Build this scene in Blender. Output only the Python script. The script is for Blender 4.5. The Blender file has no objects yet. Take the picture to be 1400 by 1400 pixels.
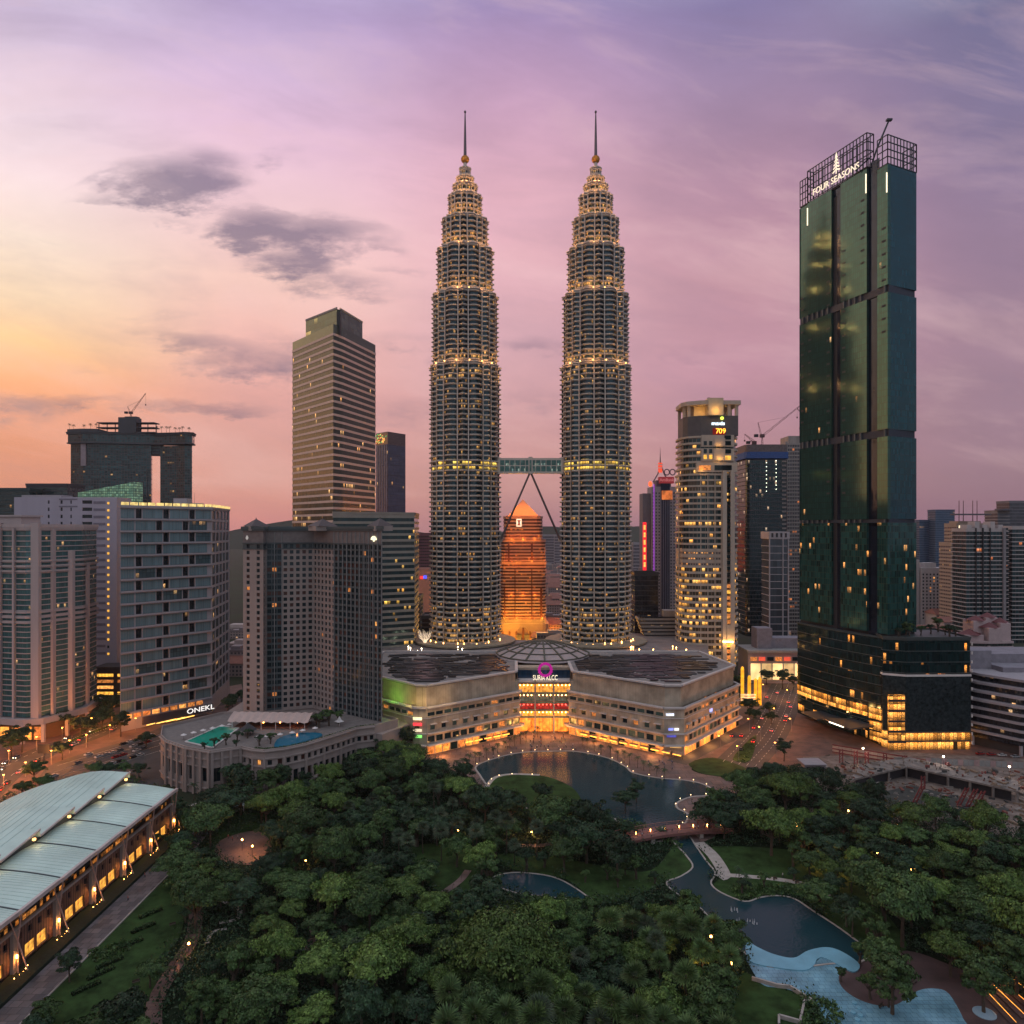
import bpy, math, random
from math import sin, cos, pi, radians, atan2, hypot, sqrt, floor
from mathutils import Vector, Matrix, noise
random.seed(7)
sc = bpy.context.scene
COL = sc.collection
EYE = 121.0          # height of the viewpoint over the park, metres
HZ = 722.0           # horizon line of the picture

# ------------------------------------------------------------------ camera
cd = bpy.data.cameras.new('camera'); cam = bpy.data.objects.new('camera', cd); COL.objects.link(cam)
cam.location = (0, 0, EYE); cam.rotation_euler = (pi/2, 0, 0)
cd.sensor_width = 36; cd.lens = 36*1000/1400.0; cd.shift_y = 22/1400.0
cd.clip_start = 1; cd.clip_end = 40000
sc.camera = cam

def lin(c):
    return tuple(((v/255)/12.92 if v/255 <= .04045 else ((v/255+.055)/1.055)**2.4) for v in c)

# ------------------------------------------------------------------ sky (world)
W = bpy.data.worlds.new("World"); sc.world = W; W.use_nodes = True
nt = W.node_tree; N = nt.nodes; L = nt.links
for n in list(N): N.remove(n)
def nd(t, **k):
    n = N.new(t)
    for a, b in k.items(): setattr(n, a, b)
    return n
def mth(op, a, b=None, c=None, clamp=False):
    n = nd('ShaderNodeMath', operation=op); n.use_clamp = clamp
    for i, v in enumerate((a, b, c)):
        if v is None: continue
        if isinstance(v, (int, float)): n.inputs[i].default_value = v
        else: L.new(v, n.inputs[i])
    return n.outputs[0]
def mixc(f, a, b, t='MIX'):
    n = nd('ShaderNodeMix', data_type='RGBA', blend_type=t)
    for i, v in ((0, f), (6, a), (7, b)):
        if isinstance(v, (int, float)): n.inputs[i].default_value = v
        elif isinstance(v, tuple): n.inputs[i].default_value = v+(1,)
        else: L.new(v, n.inputs[i])
    return n.outputs[2]
tc = nd('ShaderNodeTexCoord'); sep = nd('ShaderNodeSeparateXYZ'); L.new(tc.outputs['Generated'], sep.inputs[0])
sx, sy, sz = sep.outputs
az = mth('ARCTAN2', sx, sy)                                  # 0 = straight ahead, + = to the right
hor = mth('SQRT', mth('ADD', mth('MULTIPLY', sx, sx), mth('MULTIPLY', sy, sy)))
tel = mth('DIVIDE', sz, mth('MAXIMUM', hor, .02))
tpos = mth('MULTIPLY', tel, 1/1.2, clamp=True)
def ramp(stops):
    n = nd('ShaderNodeValToRGB'); L.new(tpos, n.inputs[0]); e = n.color_ramp.elements
    stops = sorted(stops)
    while len(e) < len(stops): e.new(.5)
    for i, (p, c) in enumerate(stops):
        e[i].position = min(1, max(0, p/1.2)); e[i].color = lin(c)+(1,)
    return n.outputs[0]
def col(azd, pts):   # pts = (picture row, colour)
    k = cos(radians(azd)); return ramp([((HZ-y)/1000*k, c) for y, c in pts])
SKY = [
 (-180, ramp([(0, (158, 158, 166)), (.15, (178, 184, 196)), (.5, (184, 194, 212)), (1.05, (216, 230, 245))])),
 (-110, ramp([(0, (150, 105, 100)), (.15, (190, 140, 130)), (.5, (195, 180, 192)), (1.05, (212, 220, 234))])),
 (-70, ramp([(0, (225, 130, 80)), (.1, (250, 175, 100)), (.3, (255, 222, 165)), (.6, (240, 215, 215)), (1.05, (222, 222, 232))])),
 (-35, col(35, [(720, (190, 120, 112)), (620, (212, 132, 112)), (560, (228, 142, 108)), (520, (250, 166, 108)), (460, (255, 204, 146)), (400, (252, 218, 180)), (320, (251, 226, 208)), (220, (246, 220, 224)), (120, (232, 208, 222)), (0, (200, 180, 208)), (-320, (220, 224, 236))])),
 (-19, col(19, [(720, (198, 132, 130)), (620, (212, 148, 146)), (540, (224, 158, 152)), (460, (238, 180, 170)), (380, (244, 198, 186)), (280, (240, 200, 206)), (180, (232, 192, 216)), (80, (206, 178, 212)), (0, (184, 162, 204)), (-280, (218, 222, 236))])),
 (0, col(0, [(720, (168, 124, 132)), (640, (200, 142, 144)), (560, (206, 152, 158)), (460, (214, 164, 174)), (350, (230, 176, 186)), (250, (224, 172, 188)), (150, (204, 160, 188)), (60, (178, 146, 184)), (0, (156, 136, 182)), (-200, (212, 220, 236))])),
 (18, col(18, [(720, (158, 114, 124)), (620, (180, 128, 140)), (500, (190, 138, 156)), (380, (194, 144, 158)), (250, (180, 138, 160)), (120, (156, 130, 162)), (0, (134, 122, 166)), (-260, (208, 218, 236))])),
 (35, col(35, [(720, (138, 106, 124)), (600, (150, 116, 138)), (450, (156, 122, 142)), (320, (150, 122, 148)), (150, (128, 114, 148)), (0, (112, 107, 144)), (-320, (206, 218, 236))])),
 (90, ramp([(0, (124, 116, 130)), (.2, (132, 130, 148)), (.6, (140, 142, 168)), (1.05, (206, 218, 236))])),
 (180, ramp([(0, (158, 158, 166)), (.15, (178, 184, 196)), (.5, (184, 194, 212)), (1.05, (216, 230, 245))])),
]
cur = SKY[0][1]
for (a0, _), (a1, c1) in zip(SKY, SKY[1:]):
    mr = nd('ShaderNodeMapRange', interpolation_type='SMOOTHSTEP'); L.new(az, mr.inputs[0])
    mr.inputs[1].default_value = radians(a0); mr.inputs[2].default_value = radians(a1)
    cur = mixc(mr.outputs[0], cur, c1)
# clouds: soft banks at their own bearing and elevation, broken up by stretched noise
ysafe = mth('MAXIMUM', sy, .05)
cu = mth('DIVIDE', sx, ysafe); cv = mth('DIVIDE', sz, ysafe)
cb = nd('ShaderNodeCombineXYZ'); L.new(cu, cb.inputs[0]); L.new(mth('MULTIPLY', cv, 2.6), cb.inputs[1])
def nz(scale, detail, off=0, rough=.6):
    m = nd('ShaderNodeMapping'); L.new(cb.outputs[0], m.inputs[0]); m.inputs[1].default_value = (off, off*.7, 0)
    n = nd('ShaderNodeTexNoise'); L.new(m.outputs[0], n.inputs['Vector'])
    n.inputs['Scale'].default_value = scale; n.inputs['Detail'].default_value = detail; n.inputs['Roughness'].default_value = rough
    return n.outputs[0]
n1 = nz(7, 9, 0, .66); n2 = nz(3, 4, 5.0); n3 = nz(19, 7, 9.0, .65)
wu = mth('ADD', cu, mth('ADD', mth('MULTIPLY', mth('SUBTRACT', n2, .5), .16), mth('MULTIPLY', mth('SUBTRACT', n3, .5), .07))); wv = mth('ADD', cv, mth('ADD', mth('MULTIPLY', mth('SUBTRACT', n1, .5), .07), mth('MULTIPLY', mth('SUBTRACT', n3, .5), .035)))
def bank(px, py, rx, ry, amt, slope=0):
    du = mth('MULTIPLY', mth('SUBTRACT', wu, (px-700)/1000), 1000/rx)
    dv = mth('MULTIPLY', mth('SUBTRACT', mth('SUBTRACT', wv, (HZ-py)/1000), mth('MULTIPLY', mth('SUBTRACT', cu, (px-700)/1000), slope)), 1000/ry)
    d = mth('ADD', mth('MULTIPLY', du, du), mth('MULTIPLY', dv, dv))
    g = mth('SUBTRACT', 1.0, d, clamp=True)
    return mth('MULTIPLY', g, amt)
mask = None
for b in [(235, 252, 135, 48, 1.25), (272, 228, 95, 38, .8), (150, 266, 80, 12, .55), (375, 210, 45, 22, .42), (345, 315, 90, 38, 1.25), (440, 326, 150, 44, 1.15, -.05), (415, 358, 100, 34, .95), (470, 388, 110, 28, .75),
          (300, 478, 160, 28, .8, -.18), (360, 500, 140, 36, .85), (30, 552, 90, 22, .8), (165, 238, 75, 13, .75, .1), (300, 292, 80, 16, .6, -.2), (525, 342, 70, 16, .75, -.1), (560, 372, 60, 12, .5), (215, 300, 60, 9, .45, -.1), (120, 270, 50, 8, .5, -.1), (420, 470, 120, 22, .5), (640, 480, 120, 30, .5), (100, 545, 120, 16, .6), (30, 566, 70, 28, .6), (260, 560, 170, 17, .75, -.05), (560, 470, 90, 26, .5), (725, 475, 75, 24, .6), (560, 560, 110, 26, .45), (735, 545, 90, 24, .4), (620, 400, 60, 20, .25), (200, 425, 120, 12, .3), (130, 500, 90, 10, .3),
          (940, 480, 130, 22, .3), (1330, 400, 160, 24, .26), (1300, 520, 170, 30, .3), (950, 340, 120, 26, .2), (640, 300, 100, 26, .16), (900, 215, 120, 22, .12)]:
    g = bank(*b); mask = g if mask is None else mth('MAXIMUM', mask, g)
wisp = mth('ADD', mth('MULTIPLY', n1, 2.6), mth('MULTIPLY', n3, 1.3))       # about .6 .. 2
cl = mth('ADD', mth('MULTIPLY', mask, 1.05), mth('MULTIPLY', mth('SUBTRACT', wisp, 1.95), .95)); cl = mth('SUBTRACT', cl, .17, clamp=True); cl = mth('MULTIPLY', cl, mth('MULTIPLY', mask, 1.6, clamp=True))
cl = mth('MULTIPLY', cl, 1.0, clamp=True)
front = mth('GREATER_THAN', sy, .06); cl = mth('MULTIPLY', cl, front)
cloudcol = mixc(.75, lin((112, 84, 118)), cur)
cloudcol = mixc(.72, cur, lin((84, 76, 112)))
cur = mixc(cl, cur, cloudcol)
# long thin veils of high cloud
c2_ = nd('ShaderNodeCombineXYZ'); L.new(mth('MULTIPLY', mth('ADD', cu, mth('MULTIPLY', cv, .5)), 1.6), c2_.inputs[0]); L.new(mth('ADD', mth('MULTIPLY', cv, 5.2), mth('MULTIPLY', cu, .8)), c2_.inputs[1])
n4 = nd('ShaderNodeTexNoise'); L.new(c2_.outputs[0], n4.inputs['Vector']); n4.inputs['Scale'].default_value = 1.5; n4.inputs['Detail'].default_value = 8; n4.inputs['Roughness'].default_value = .62; n4.inputs['Distortion'].default_value = .5
mrv = nd('ShaderNodeMapRange'); L.new(n4.outputs[0], mrv.inputs[0]); mrv.inputs[1].default_value = .5; mrv.inputs[2].default_value = .75; mrv.inputs[4].default_value = .34
cur = mixc(mth('MULTIPLY', mrv.outputs[0], front), cur, lin((246, 206, 204)))
mrd = nd('ShaderNodeMapRange'); L.new(n4.outputs[0], mrd.inputs[0]); mrd.inputs[1].default_value = .5; mrd.inputs[2].default_value = .27; mrd.inputs[4].default_value = .26
cur = mixc(mth('MULTIPLY', mrd.outputs[0], front), cur, lin((132, 108, 140)))
# broad faint mottling
mot = mth('MULTIPLY', mth('ADD', mth('SUBTRACT', n2, .5), mth('MULTIPLY', mth('SUBTRACT', n1, .5), .5)), .30); mot = mth('ADD', 1.0, mot)
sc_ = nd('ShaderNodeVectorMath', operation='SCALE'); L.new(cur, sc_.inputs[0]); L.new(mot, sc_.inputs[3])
skyt = nd('ShaderNodeTexSky'); skyt.sky_type = 'NISHITA'; skyt.sun_disc = False
SUN_AZ, SUN_EL = radians(-62), radians(4)
skyt.sun_elevation = radians(1.0); skyt.sun_rotation = SUN_AZ
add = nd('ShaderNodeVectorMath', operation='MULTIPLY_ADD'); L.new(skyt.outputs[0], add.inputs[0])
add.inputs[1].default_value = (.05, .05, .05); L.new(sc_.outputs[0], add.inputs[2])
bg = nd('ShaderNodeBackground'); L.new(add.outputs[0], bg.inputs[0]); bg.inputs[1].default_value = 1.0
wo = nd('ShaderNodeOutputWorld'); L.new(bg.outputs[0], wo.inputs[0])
W.cycles.sampling_method = 'MANUAL'; W.cycles.sample_map_resolution = 512

# ------------------------------------------------------------------ sun (just down behind the cloud, a broad warm glow)
sl = bpy.data.lights.new('sun', 'SUN'); so = bpy.data.objects.new('sun', sl); COL.objects.link(so)
sl.energy = .22; sl.angle = radians(40); sl.color = (1.0, .62, .45)
d = Vector((sin(SUN_AZ)*cos(SUN_EL), cos(SUN_AZ)*cos(SUN_EL), sin(SUN_EL)))
so.rotation_euler = d.to_track_quat('Z', 'Y').to_euler(); so.location = (-900, 300, 500)
vs = sc.view_settings; vs.view_transform = 'Standard'; vs.look = 'None'; vs.exposure = 0.0; vs.gamma = 1; vs.use_curve_mapping = False
sc.cycles.use_denoising = True; sc.cycles.max_bounces = 5; sc.cycles.diffuse_bounces = 2; sc.cycles.glossy_bounces = 3
sc.cycles.sample_clamp_indirect = 3; sc.cycles.sample_clamp_direct = 12; sc.cycles.caustics_reflective = False; sc.cycles.caustics_refractive = False

# ------------------------------------------------------------------ materials
MATS = {}
def mat(name, c, rough=.7, metal=0, var=.15, vs=.3, bump=0, emit=None, es=0, spec=.4, c2=None, streak=False):
    """plain material: base colour broken up by two scales of noise in object space"""
    if name in MATS: return MATS[name]
    m = bpy.data.materials.new(name); m.use_nodes = True; t = m.node_tree; b = t.nodes['Principled BSDF']
    b.inputs['Roughness'].default_value = rough; b.inputs['Metallic'].default_value = metal
    b.inputs['Specular IOR Level'].default_value = spec
    c = tuple(c)
    if var:
        tx = t.nodes.new('ShaderNodeTexCoord'); n = t.nodes.new('ShaderNodeTexNoise'); n.inputs['Scale'].default_value = vs
        n.inputs['Detail'].default_value = 6; n.inputs['Roughness'].default_value = .65
        mp = t.nodes.new('ShaderNodeMapping'); t.links.new(tx.outputs['Object'], mp.inputs[0]); t.links.new(mp.outputs[0], n.inputs['Vector'])
        if streak: mp.inputs[3].default_value = (1, 1, .12)
        r = t.nodes.new('ShaderNodeValToRGB'); t.links.new(n.outputs[0], r.inputs[0]); e = r.color_ramp.elements
        e[0].position = .3; e[1].position = .7
        e[0].color = tuple(v*(1-var) for v in c)+(1,); e[1].color = (tuple(c2) if c2 else tuple(min(1, v*(1+var)) for v in c))+(1,)
        t.links.new(r.outputs[0], b.inputs['Base Color'])
        if bump:
            bn = t.nodes.new('ShaderNodeBump'); bn.inputs['Strength'].default_value = bump; t.links.new(n.outputs[0], bn.inputs['Height']); t.links.new(bn.outputs[0], b.inputs['Normal'])
    else: b.inputs['Base Color'].default_value = c+(1,)
    if emit:
        b.inputs['Emission Color'].default_value = tuple(emit)+(1,); b.inputs['Emission Strength'].default_value = es
    MATS[name] = m; return m
def glow(name, c, s, var=.5, vs=1.2):
    """something that gives off light, uneven like a lit room"""
    if name in MATS: return MATS[name]
    m = bpy.data.materials.new(name); m.use_nodes = True; t = m.node_tree; b = t.nodes['Principled BSDF']
    b.inputs['Base Color'].default_value = tuple(v*.4 for v in c)+(1,); b.inputs['Roughness'].default_value = .4
    tx = t.nodes.new('ShaderNodeTexCoord'); n = t.nodes.new('ShaderNodeTexNoise'); n.inputs['Scale'].default_value = vs; n.inputs['Detail'].default_value = 3
    t.links.new(tx.outputs['Object'], n.inputs['Vector'])
    r = t.nodes.new('ShaderNodeMapRange'); t.links.new(n.outputs[0], r.inputs[0]); r.inputs[1].default_value = .32; r.inputs[2].default_value = .68
    r.inputs[3].default_value = s*(1-var); r.inputs[4].default_value = s*(1+var)
    b.inputs['Emission Color'].default_value = tuple(c)+(1,); t.links.new(r.outputs[0], b.inputs['Emission Strength'])
    MATS[name] = m; return m
def glass(name, tint, metal=.6, rough=.08, cw=3.0, ch=4.0, lit=.06, litc=(1, .62, .2), ls=1.2, mull=.06, pane=.25, wob=.012, mullc=None, grid=None, dark=.5, spec=.5):
    """facade glass in UV metres: panes of slightly different tone and tilt, thin mullions, some panes lit from inside"""
    if name in MATS: return MATS[name]
    m = bpy.data.materials.new(name); m.use_nodes = True; t = m.node_tree; b = t.nodes['Principled BSDF']; A = t.nodes.new; K = t.links.new
    def mm(op, a, bb=None, clamp=False):
        n = A('ShaderNodeMath'); n.operation = op; n.use_clamp = clamp
        for i, v in enumerate((a, bb)):
            if v is None: continue
            if isinstance(v, (int, float)): n.inputs[i].default_value = v
            else: K(v, n.inputs[i])
        return n.outputs[0]
    uv = A('ShaderNodeUVMap'); sp = A('ShaderNodeSeparateXYZ'); K(uv.outputs[0], sp.inputs[0])
    u = mm('DIVIDE', sp.outputs[0], cw); v = mm('DIVIDE', sp.outputs[1], ch)
    iu = mm('FLOOR', u); iv = mm('FLOOR', v); oi = A('ShaderNodeObjectInfo')
    cv_ = A('ShaderNodeCombineXYZ'); K(iu, cv_.inputs[0]); K(iv, cv_.inputs[1]); K(mm('MULTIPLY', oi.outputs['Random'], 97.0), cv_.inputs[2])
    wn = A('ShaderNodeTexWhiteNoise'); wn.noise_dimensions = '3D'; K(cv_.outputs[0], wn.inputs[0])
    # groups of rooms share being lit
    cg = A('ShaderNodeCombineXYZ'); K(mm('FLOOR', mm('DIVIDE', iu, 3.0)), cg.inputs[0]); K(iv, cg.inputs[1]); K(mm('MULTIPLY', oi.outputs['Random'], 31.0), cg.inputs[2])
    wg = A('ShaderNodeTexWhiteNoise'); wg.noise_dimensions = '3D'; K(cg.outputs[0], wg.inputs[0])
    val = mm('ADD', mm('MULTIPLY', wn.outputs[0], .55), mm('MULTIPLY', wg.outputs[0], .45))
    litc = (litc[0], litc[1]*.74, litc[2]*.7)
    on = mm('LESS_THAN', val, sqrt(max(lit, 0)*2*.55*.45) if lit < .5 else lit)
    fu = mm('FRACT', u); fv = mm('FRACT', v)
    eu = mm('MINIMUM', fu, mm('SUBTRACT', 1.0, fu)); ev = mm('MINIMUM', fv, mm('SUBTRACT', 1.0, fv))
    notm = mm('MULTIPLY', mm('GREATER_THAN', eu, mull/2), mm('GREATER_THAN', ev, mull/2*cw/ch))
    mx = A('ShaderNodeMix'); mx.data_type = 'RGBA'; K(notm, mx.inputs[0]); mc = mullc or tuple(x*.35 for x in tint); mx.inputs[6].default_value = tuple(mc)+(1,)
    mr = A('ShaderNodeMapRange'); K(wn.outputs[0], mr.inputs[0]); mr.inputs[3].default_value = 1-pane; mr.inputs[4].default_value = 1+pane
    sc2 = A('ShaderNodeVectorMath'); sc2.operation = 'SCALE'; sc2.inputs[0].default_value = tuple(tint); K(mr.outputs[0], sc2.inputs[3]); K(sc2.outputs[0], mx.inputs[7])
    K(mx.outputs[2], b.inputs['Base Color']); b.inputs['Roughness'].default_value = rough; b.inputs['Specular IOR Level'].default_value = spec
    K(mm('MULTIPLY', notm, metal), b.inputs['Metallic'])
    # every pane sits at a hair of an angle, and bows a little
    geo = A('ShaderNodeNewGeometry'); nv = A('ShaderNodeVectorMath'); nv.operation = 'SUBTRACT'; K(wn.outputs[1], nv.inputs[0]); nv.inputs[1].default_value = (.5, .5, .5)
    ns = A('ShaderNodeVectorMath'); ns.operation = 'SCALE'; K(nv.outputs[0], ns.inputs[0]); ns.inputs[3].default_value = wob*2
    tx = A('ShaderNodeTexCoord'); nn = A('ShaderNodeTexNoise'); nn.inputs['Scale'].default_value = .25; K(tx.outputs['Object'], nn.inputs['Vector'])
    nw = A('ShaderNodeVectorMath'); nw.operation = 'MULTIPLY_ADD'; K(nn.outputs[1], nw.inputs[0]); nw.inputs[1].default_value = (wob*2.2,)*3; K(ns.outputs[0], nw.inputs[2])
    na = A('ShaderNodeVectorMath'); na.operation = 'ADD'; K(geo.outputs['Normal'], na.inputs[0]); K(nw.outputs[0], na.inputs[1])
    nf = A('ShaderNodeVectorMath'); nf.operation = 'SUBTRACT'; K(na.outputs[0], nf.inputs[0]); nf.inputs[1].default_value = (wob*1.1,)*3
    nm = A('ShaderNodeVectorMath'); nm.operation = 'NORMALIZE'; K(nf.outputs[0], nm.inputs[0]); K(nm.outputs[0], b.inputs['Normal'])
    # light: brightness differs room by room and falls off inside the pane
    n3_ = A('ShaderNodeTexNoise'); n3_.inputs['Scale'].default_value = 1.7; n3_.inputs['Detail'].default_value = 3; K(uv.outputs[0], n3_.inputs['Vector'])
    br = mm('MULTIPLY', mm('ADD', .25, mm('MULTIPLY', wg.outputs[0], .0)), 1.0)
    fvv = A('ShaderNodeMapRange'); K(fv, fvv.inputs[0]); fvv.inputs[1].default_value = .15; fvv.inputs[2].default_value = .75; fvv.inputs[3].default_value = .25; fvv.inputs[4].default_value = 1.2
    br = mm('MULTIPLY', fvv.outputs[0], mm('MULTIPLY', mm('POWER', n3_.outputs[0], 2.6), 1.5))
    cr = A('ShaderNodeSeparateXYZ'); K(wn.outputs[1], cr.inputs[0])
    br = mm('MULTIPLY', mm('MULTIPLY', br, mm('ADD', .4, mm('MULTIPLY', cr.outputs[1], 2.6))), ls*1.6)
    K(mm('MULTIPLY', mm('MULTIPLY', on, notm), br), b.inputs['Emission Strength'])
    mc2 = A('ShaderNodeMix'); mc2.data_type = 'RGBA'; K(cr.outputs[2], mc2.inputs[0]); mc2.inputs[6].default_value = tuple(litc)+(1,)
    mc2.inputs[7].default_value = (min(1, litc[0]), min(1, litc[1]*1.3), min(1, litc[2]*1.6+.02), 1); K(mc2.outputs[2], b.inputs['Emission Color'])
    MATS[name] = m; return m

# ------------------------------------------------------------------ mesh builder
class MB:
    def __init__(s): s.v = []; s.f = []; s.m = []; s.uv = []
    def face(s, pts, m=0, uv=None):
        i = len(s.v); s.v += [tuple(p) for p in pts]; s.f.append(tuple(range(i, i+len(pts)))); s.m.append(m)
        s.uv += uv if uv else [(0, 0)]*len(pts)
    def quad(s, a, b, c, d, m=0, u0=0, u1=None, v0=None, v1=None):
        if u1 is None: u1 = u0+(Vector(b)-Vector(a)).length
        if v0 is None: v0 = a[2]; v1 = d[2]
        s.face((a, b, c, d), m, [(u0, v0), (u1, v0), (u1, v1), (u0, v1)])
    def prism(s, poly, z0, z1, m=0, mt=None, top=True, bot=True, u=0, open_=False):
        """poly anticlockwise from above"""
        n = len(poly); mt = m if mt is None else mt
        for i in range(n - (1 if open_ else 0)):
            a = poly[i]; b = poly[(i+1) % n]; l = hypot(b[0]-a[0], b[1]-a[1])
            s.face(((a[0], a[1], z0), (b[0], b[1], z0), (b[0], b[1], z1), (a[0], a[1], z1)), m, [(u, z0), (u+l, z0), (u+l, z1), (u, z1)]); u += l
        if top: s.face([(p[0], p[1], z1) for p in poly], mt, [(p[0], p[1]) for p in poly])
        if bot: s.face([(p[0], p[1], z0) for p in reversed(poly)], m, [(p[0], p[1]) for p in reversed(poly)])
        return s
    def box(s, x0, x1, y0, y1, z0, z1, m=0, rot=0, c=None):
        p = [(x0, y0), (x1, y0), (x1, y1), (x0, y1)]
        if rot:
            cx, cy = c if c else ((x0+x1)/2, (y0+y1)/2)
            p = [(cx+(x-cx)*cos(rot)-(y-cy)*sin(rot), cy+(x-cx)*sin(rot)+(y-cy)*cos(rot)) for x, y in p]
        return s.prism(p, z0, z1, m)
    def bar(s, a, b, w, h=None, m=0):
        a = Vector(a); b = Vector(b); d = (b-a); h = h or w
        if d.length < 1e-6: return s
        d.normalize(); up = Vector((0, 0, 1)) if abs(d.z) < .95 else Vector((0, 1, 0)); r = d.cross(up).normalized(); t = r.cross(d)
        q = [r*(-w/2)+t*(-h/2), r*(w/2)+t*(-h/2), r*(w/2)+t*(h/2), r*(-w/2)+t*(h/2)]
        for i in range(4): s.face((a+q[i], a+q[(i+1) % 4], b+q[(i+1) % 4], b+q[i]), m)
        s.face([a+x for x in reversed(q)], m); s.face([b+x for x in q], m); return s
    def lathe(s, prof, n=12, c=(0, 0), m=0, cap=True):
        for (r0, z0), (r1, z1) in zip(prof, prof[1:]):
            for k in range(n):
                a = 2*pi*k/n; b = 2*pi*(k+1)/n
                p = [(c[0]+r0*cos(a), c[1]+r0*sin(a), z0), (c[0]+r0*cos(b), c[1]+r0*sin(b), z0), (c[0]+r1*cos(b), c[1]+r1*sin(b), z1), (c[0]+r1*cos(a), c[1]+r1*sin(a), z1)]
                if r0 < 1e-4: p = p[1:] if False else [p[0], p[2], p[3]]
                elif r1 < 1e-4: p = p[:3]
                s.face(p, m)
        if cap and prof[0][0] > 1e-3: s.face([(c[0]+prof[0][0]*cos(2*pi*k/n), c[1]+prof[0][0]*sin(2*pi*k/n), prof[0][1]) for k in reversed(range(n))], m)
        if cap and prof[-1][0] > 1e-3: s.face([(c[0]+prof[-1][0]*cos(2*pi*k/n), c[1]+prof[-1][0]*sin(2*pi*k/n), prof[-1][1]) for k in range(n)], m)
        return s
    def tube(s, pts, r, n=6, m=0):
        pts = [Vector(p) for p in pts]; rs = r if isinstance(r, (list, tuple)) else [r]*len(pts); rings = []
        for i, p in enumerate(pts):
            d = (pts[min(i+1, len(pts)-1)]-pts[max(i-1, 0)]).normalized()
            up = Vector((0, 0, 1)) if abs(d.z) < .9 else Vector((0, 1, 0)); x = d.cross(up).normalized(); y = x.cross(d)
            rings.append([p+(x*cos(2*pi*k/n)+y*sin(2*pi*k/n))*rs[i] for k in range(n)])
        for a, b in zip(rings, rings[1:]):
            for k in range(n): s.face((a[k], b[k], b[(k+1) % n], a[(k+1) % n]), m)
        s.face(rings[0], m); s.face(rings[-1][::-1], m); return s
    def mesh(s, name, mats, smooth=False):
        me = bpy.data.meshes.new(name); me.from_pydata(s.v, [], s.f)
        for mt in (mats if isinstance(mats, (list, tuple)) else [mats]): me.materials.append(mt)
        me.polygons.foreach_set('material_index', s.m)
        ul = me.uv_layers.new(name='UVMap'); ul.data.foreach_set('uv', [c for p in s.uv for c in p])
        if smooth: me.polygons.foreach_set('use_smooth', [True]*len(s.f))
        me.update(); return me
    def build(s, name, mats, parent=None, smooth=False, loc=(0, 0, 0)):
        return put(s.mesh(name, mats, smooth), name, parent, loc)
def put(me, name, parent=None, loc=(0, 0, 0), rz=0):
    o = bpy.data.objects.new(name, me); COL.objects.link(o); o.location = loc
    if rz: o.rotation_euler = (0, 0, rz)
    if parent: o.parent = parent
    return o
def tag(o, label=None, cat=None, group=None, kind=None):
    if label: o['label'] = label
    if cat: o['category'] = cat
    if group: o['group'] = group
    if kind: o['kind'] = kind
    return o
def thing(name, label, cat, loc=(0, 0, 0), group=None, rz=0):
    o = bpy.data.objects.new(name, None); COL.objects.link(o); o.location = loc; o.rotation_euler = (0, 0, rz); o.empty_display_size = .5
    return tag(o, label, cat, group)
def dup(root, loc, rz=0, label=None, group=None, scale=None):
    r = root.copy(); COL.objects.link(r); r.location = loc; r.rotation_euler = (0, 0, rz)
    if scale: r.scale = scale if isinstance(scale, tuple) else (scale,)*3
    if label: r['label'] = label
    if group: r['group'] = group
    for ch in list(root.children):
        c = ch.copy(); COL.objects.link(c); c.parent = r
        for g in list(ch.children):
            e = g.copy(); COL.objects.link(e); e.parent = c
    return r
def struct(name, mb, mats, smooth=False):
    return tag(mb.build(name, mats, None, smooth), kind='structure')
def G(px, py, z=0):
    """ground point seen at that place in the photograph"""
    Y = (EYE-z)*1000/(py-HZ); return ((px-700)/1000*Y, Y)
def X(px, Y): return (px-700)/1000*Y
def Z(py, Y): return EYE+(HZ-py)/1000*Y
def offset(poly, d):
    """grow (d>0) a polygon that runs anticlockwise"""
    n = len(poly); out = []
    for i in range(n):
        a, b, c = poly[i-1], poly[i], poly[(i+1) % n]
        e1 = Vector((b[0]-a[0], b[1]-a[1])).normalized(); e2 = Vector((c[0]-b[0], c[1]-b[1])).normalized()
        n1 = Vector((e1.y, -e1.x)); n2 = Vector((e2.y, -e2.x)); k = max(.35, 1+n1.dot(n2))
        q = (n1+n2)/k*d; out.append((b[0]+q.x, b[1]+q.y))
    return out
def inside(p, poly):
    x, y = p; c = False; j = len(poly)-1
    for i in range(len(poly)):
        xi, yi = poly[i]; xj, yj = poly[j]
        if (yi > y) != (yj > y) and x < (xj-xi)*(y-yi)/(yj-yi)+xi: c = not c
        j = i
    return c
# ------------------------------------------------------------------ shared colours
M = {}
M['steel'] = mat('steel', (.52, .44, .38), .38, .3, var=.12, vs=.08, streak=True)
M['pet_glass'] = glass('tower_glass', (.016, .05, .065), .5, .12, 1.4, 2.4, lit=.06, litc=(1, .56, .12), ls=.6, mull=.12)
M['pet_lit'] = glass('tower_glass_lit', (.045, .06, .05), .4, .12, 3.0, 2.4, lit=.62, litc=(1, .74, .10), ls=1.4, mull=.12)
M['pet_warm'] = glass('tower_glass_warm', (.03, .05, .05), .4, .12, 1.4, 2.4, lit=.30, litc=(1, .56, .12), ls=.9, mull=.12)
M['concrete'] = mat('concrete', (.30, .26, .24), .85, var=.22, vs=.15, streak=True)
M['dark'] = mat('dark_metal', (.03, .03, .035), .6, .2, var=.2)
M['white'] = mat('white_paint', (.62, .56, .54), .6, var=.12, vs=.2, streak=True)
M['asphalt'] = mat('asphalt', (.055, .05, .05), .8, var=.3, vs=.12)
M['line'] = mat('road_paint', (.6, .56, .5), .7, var=.2, vs=2)
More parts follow.
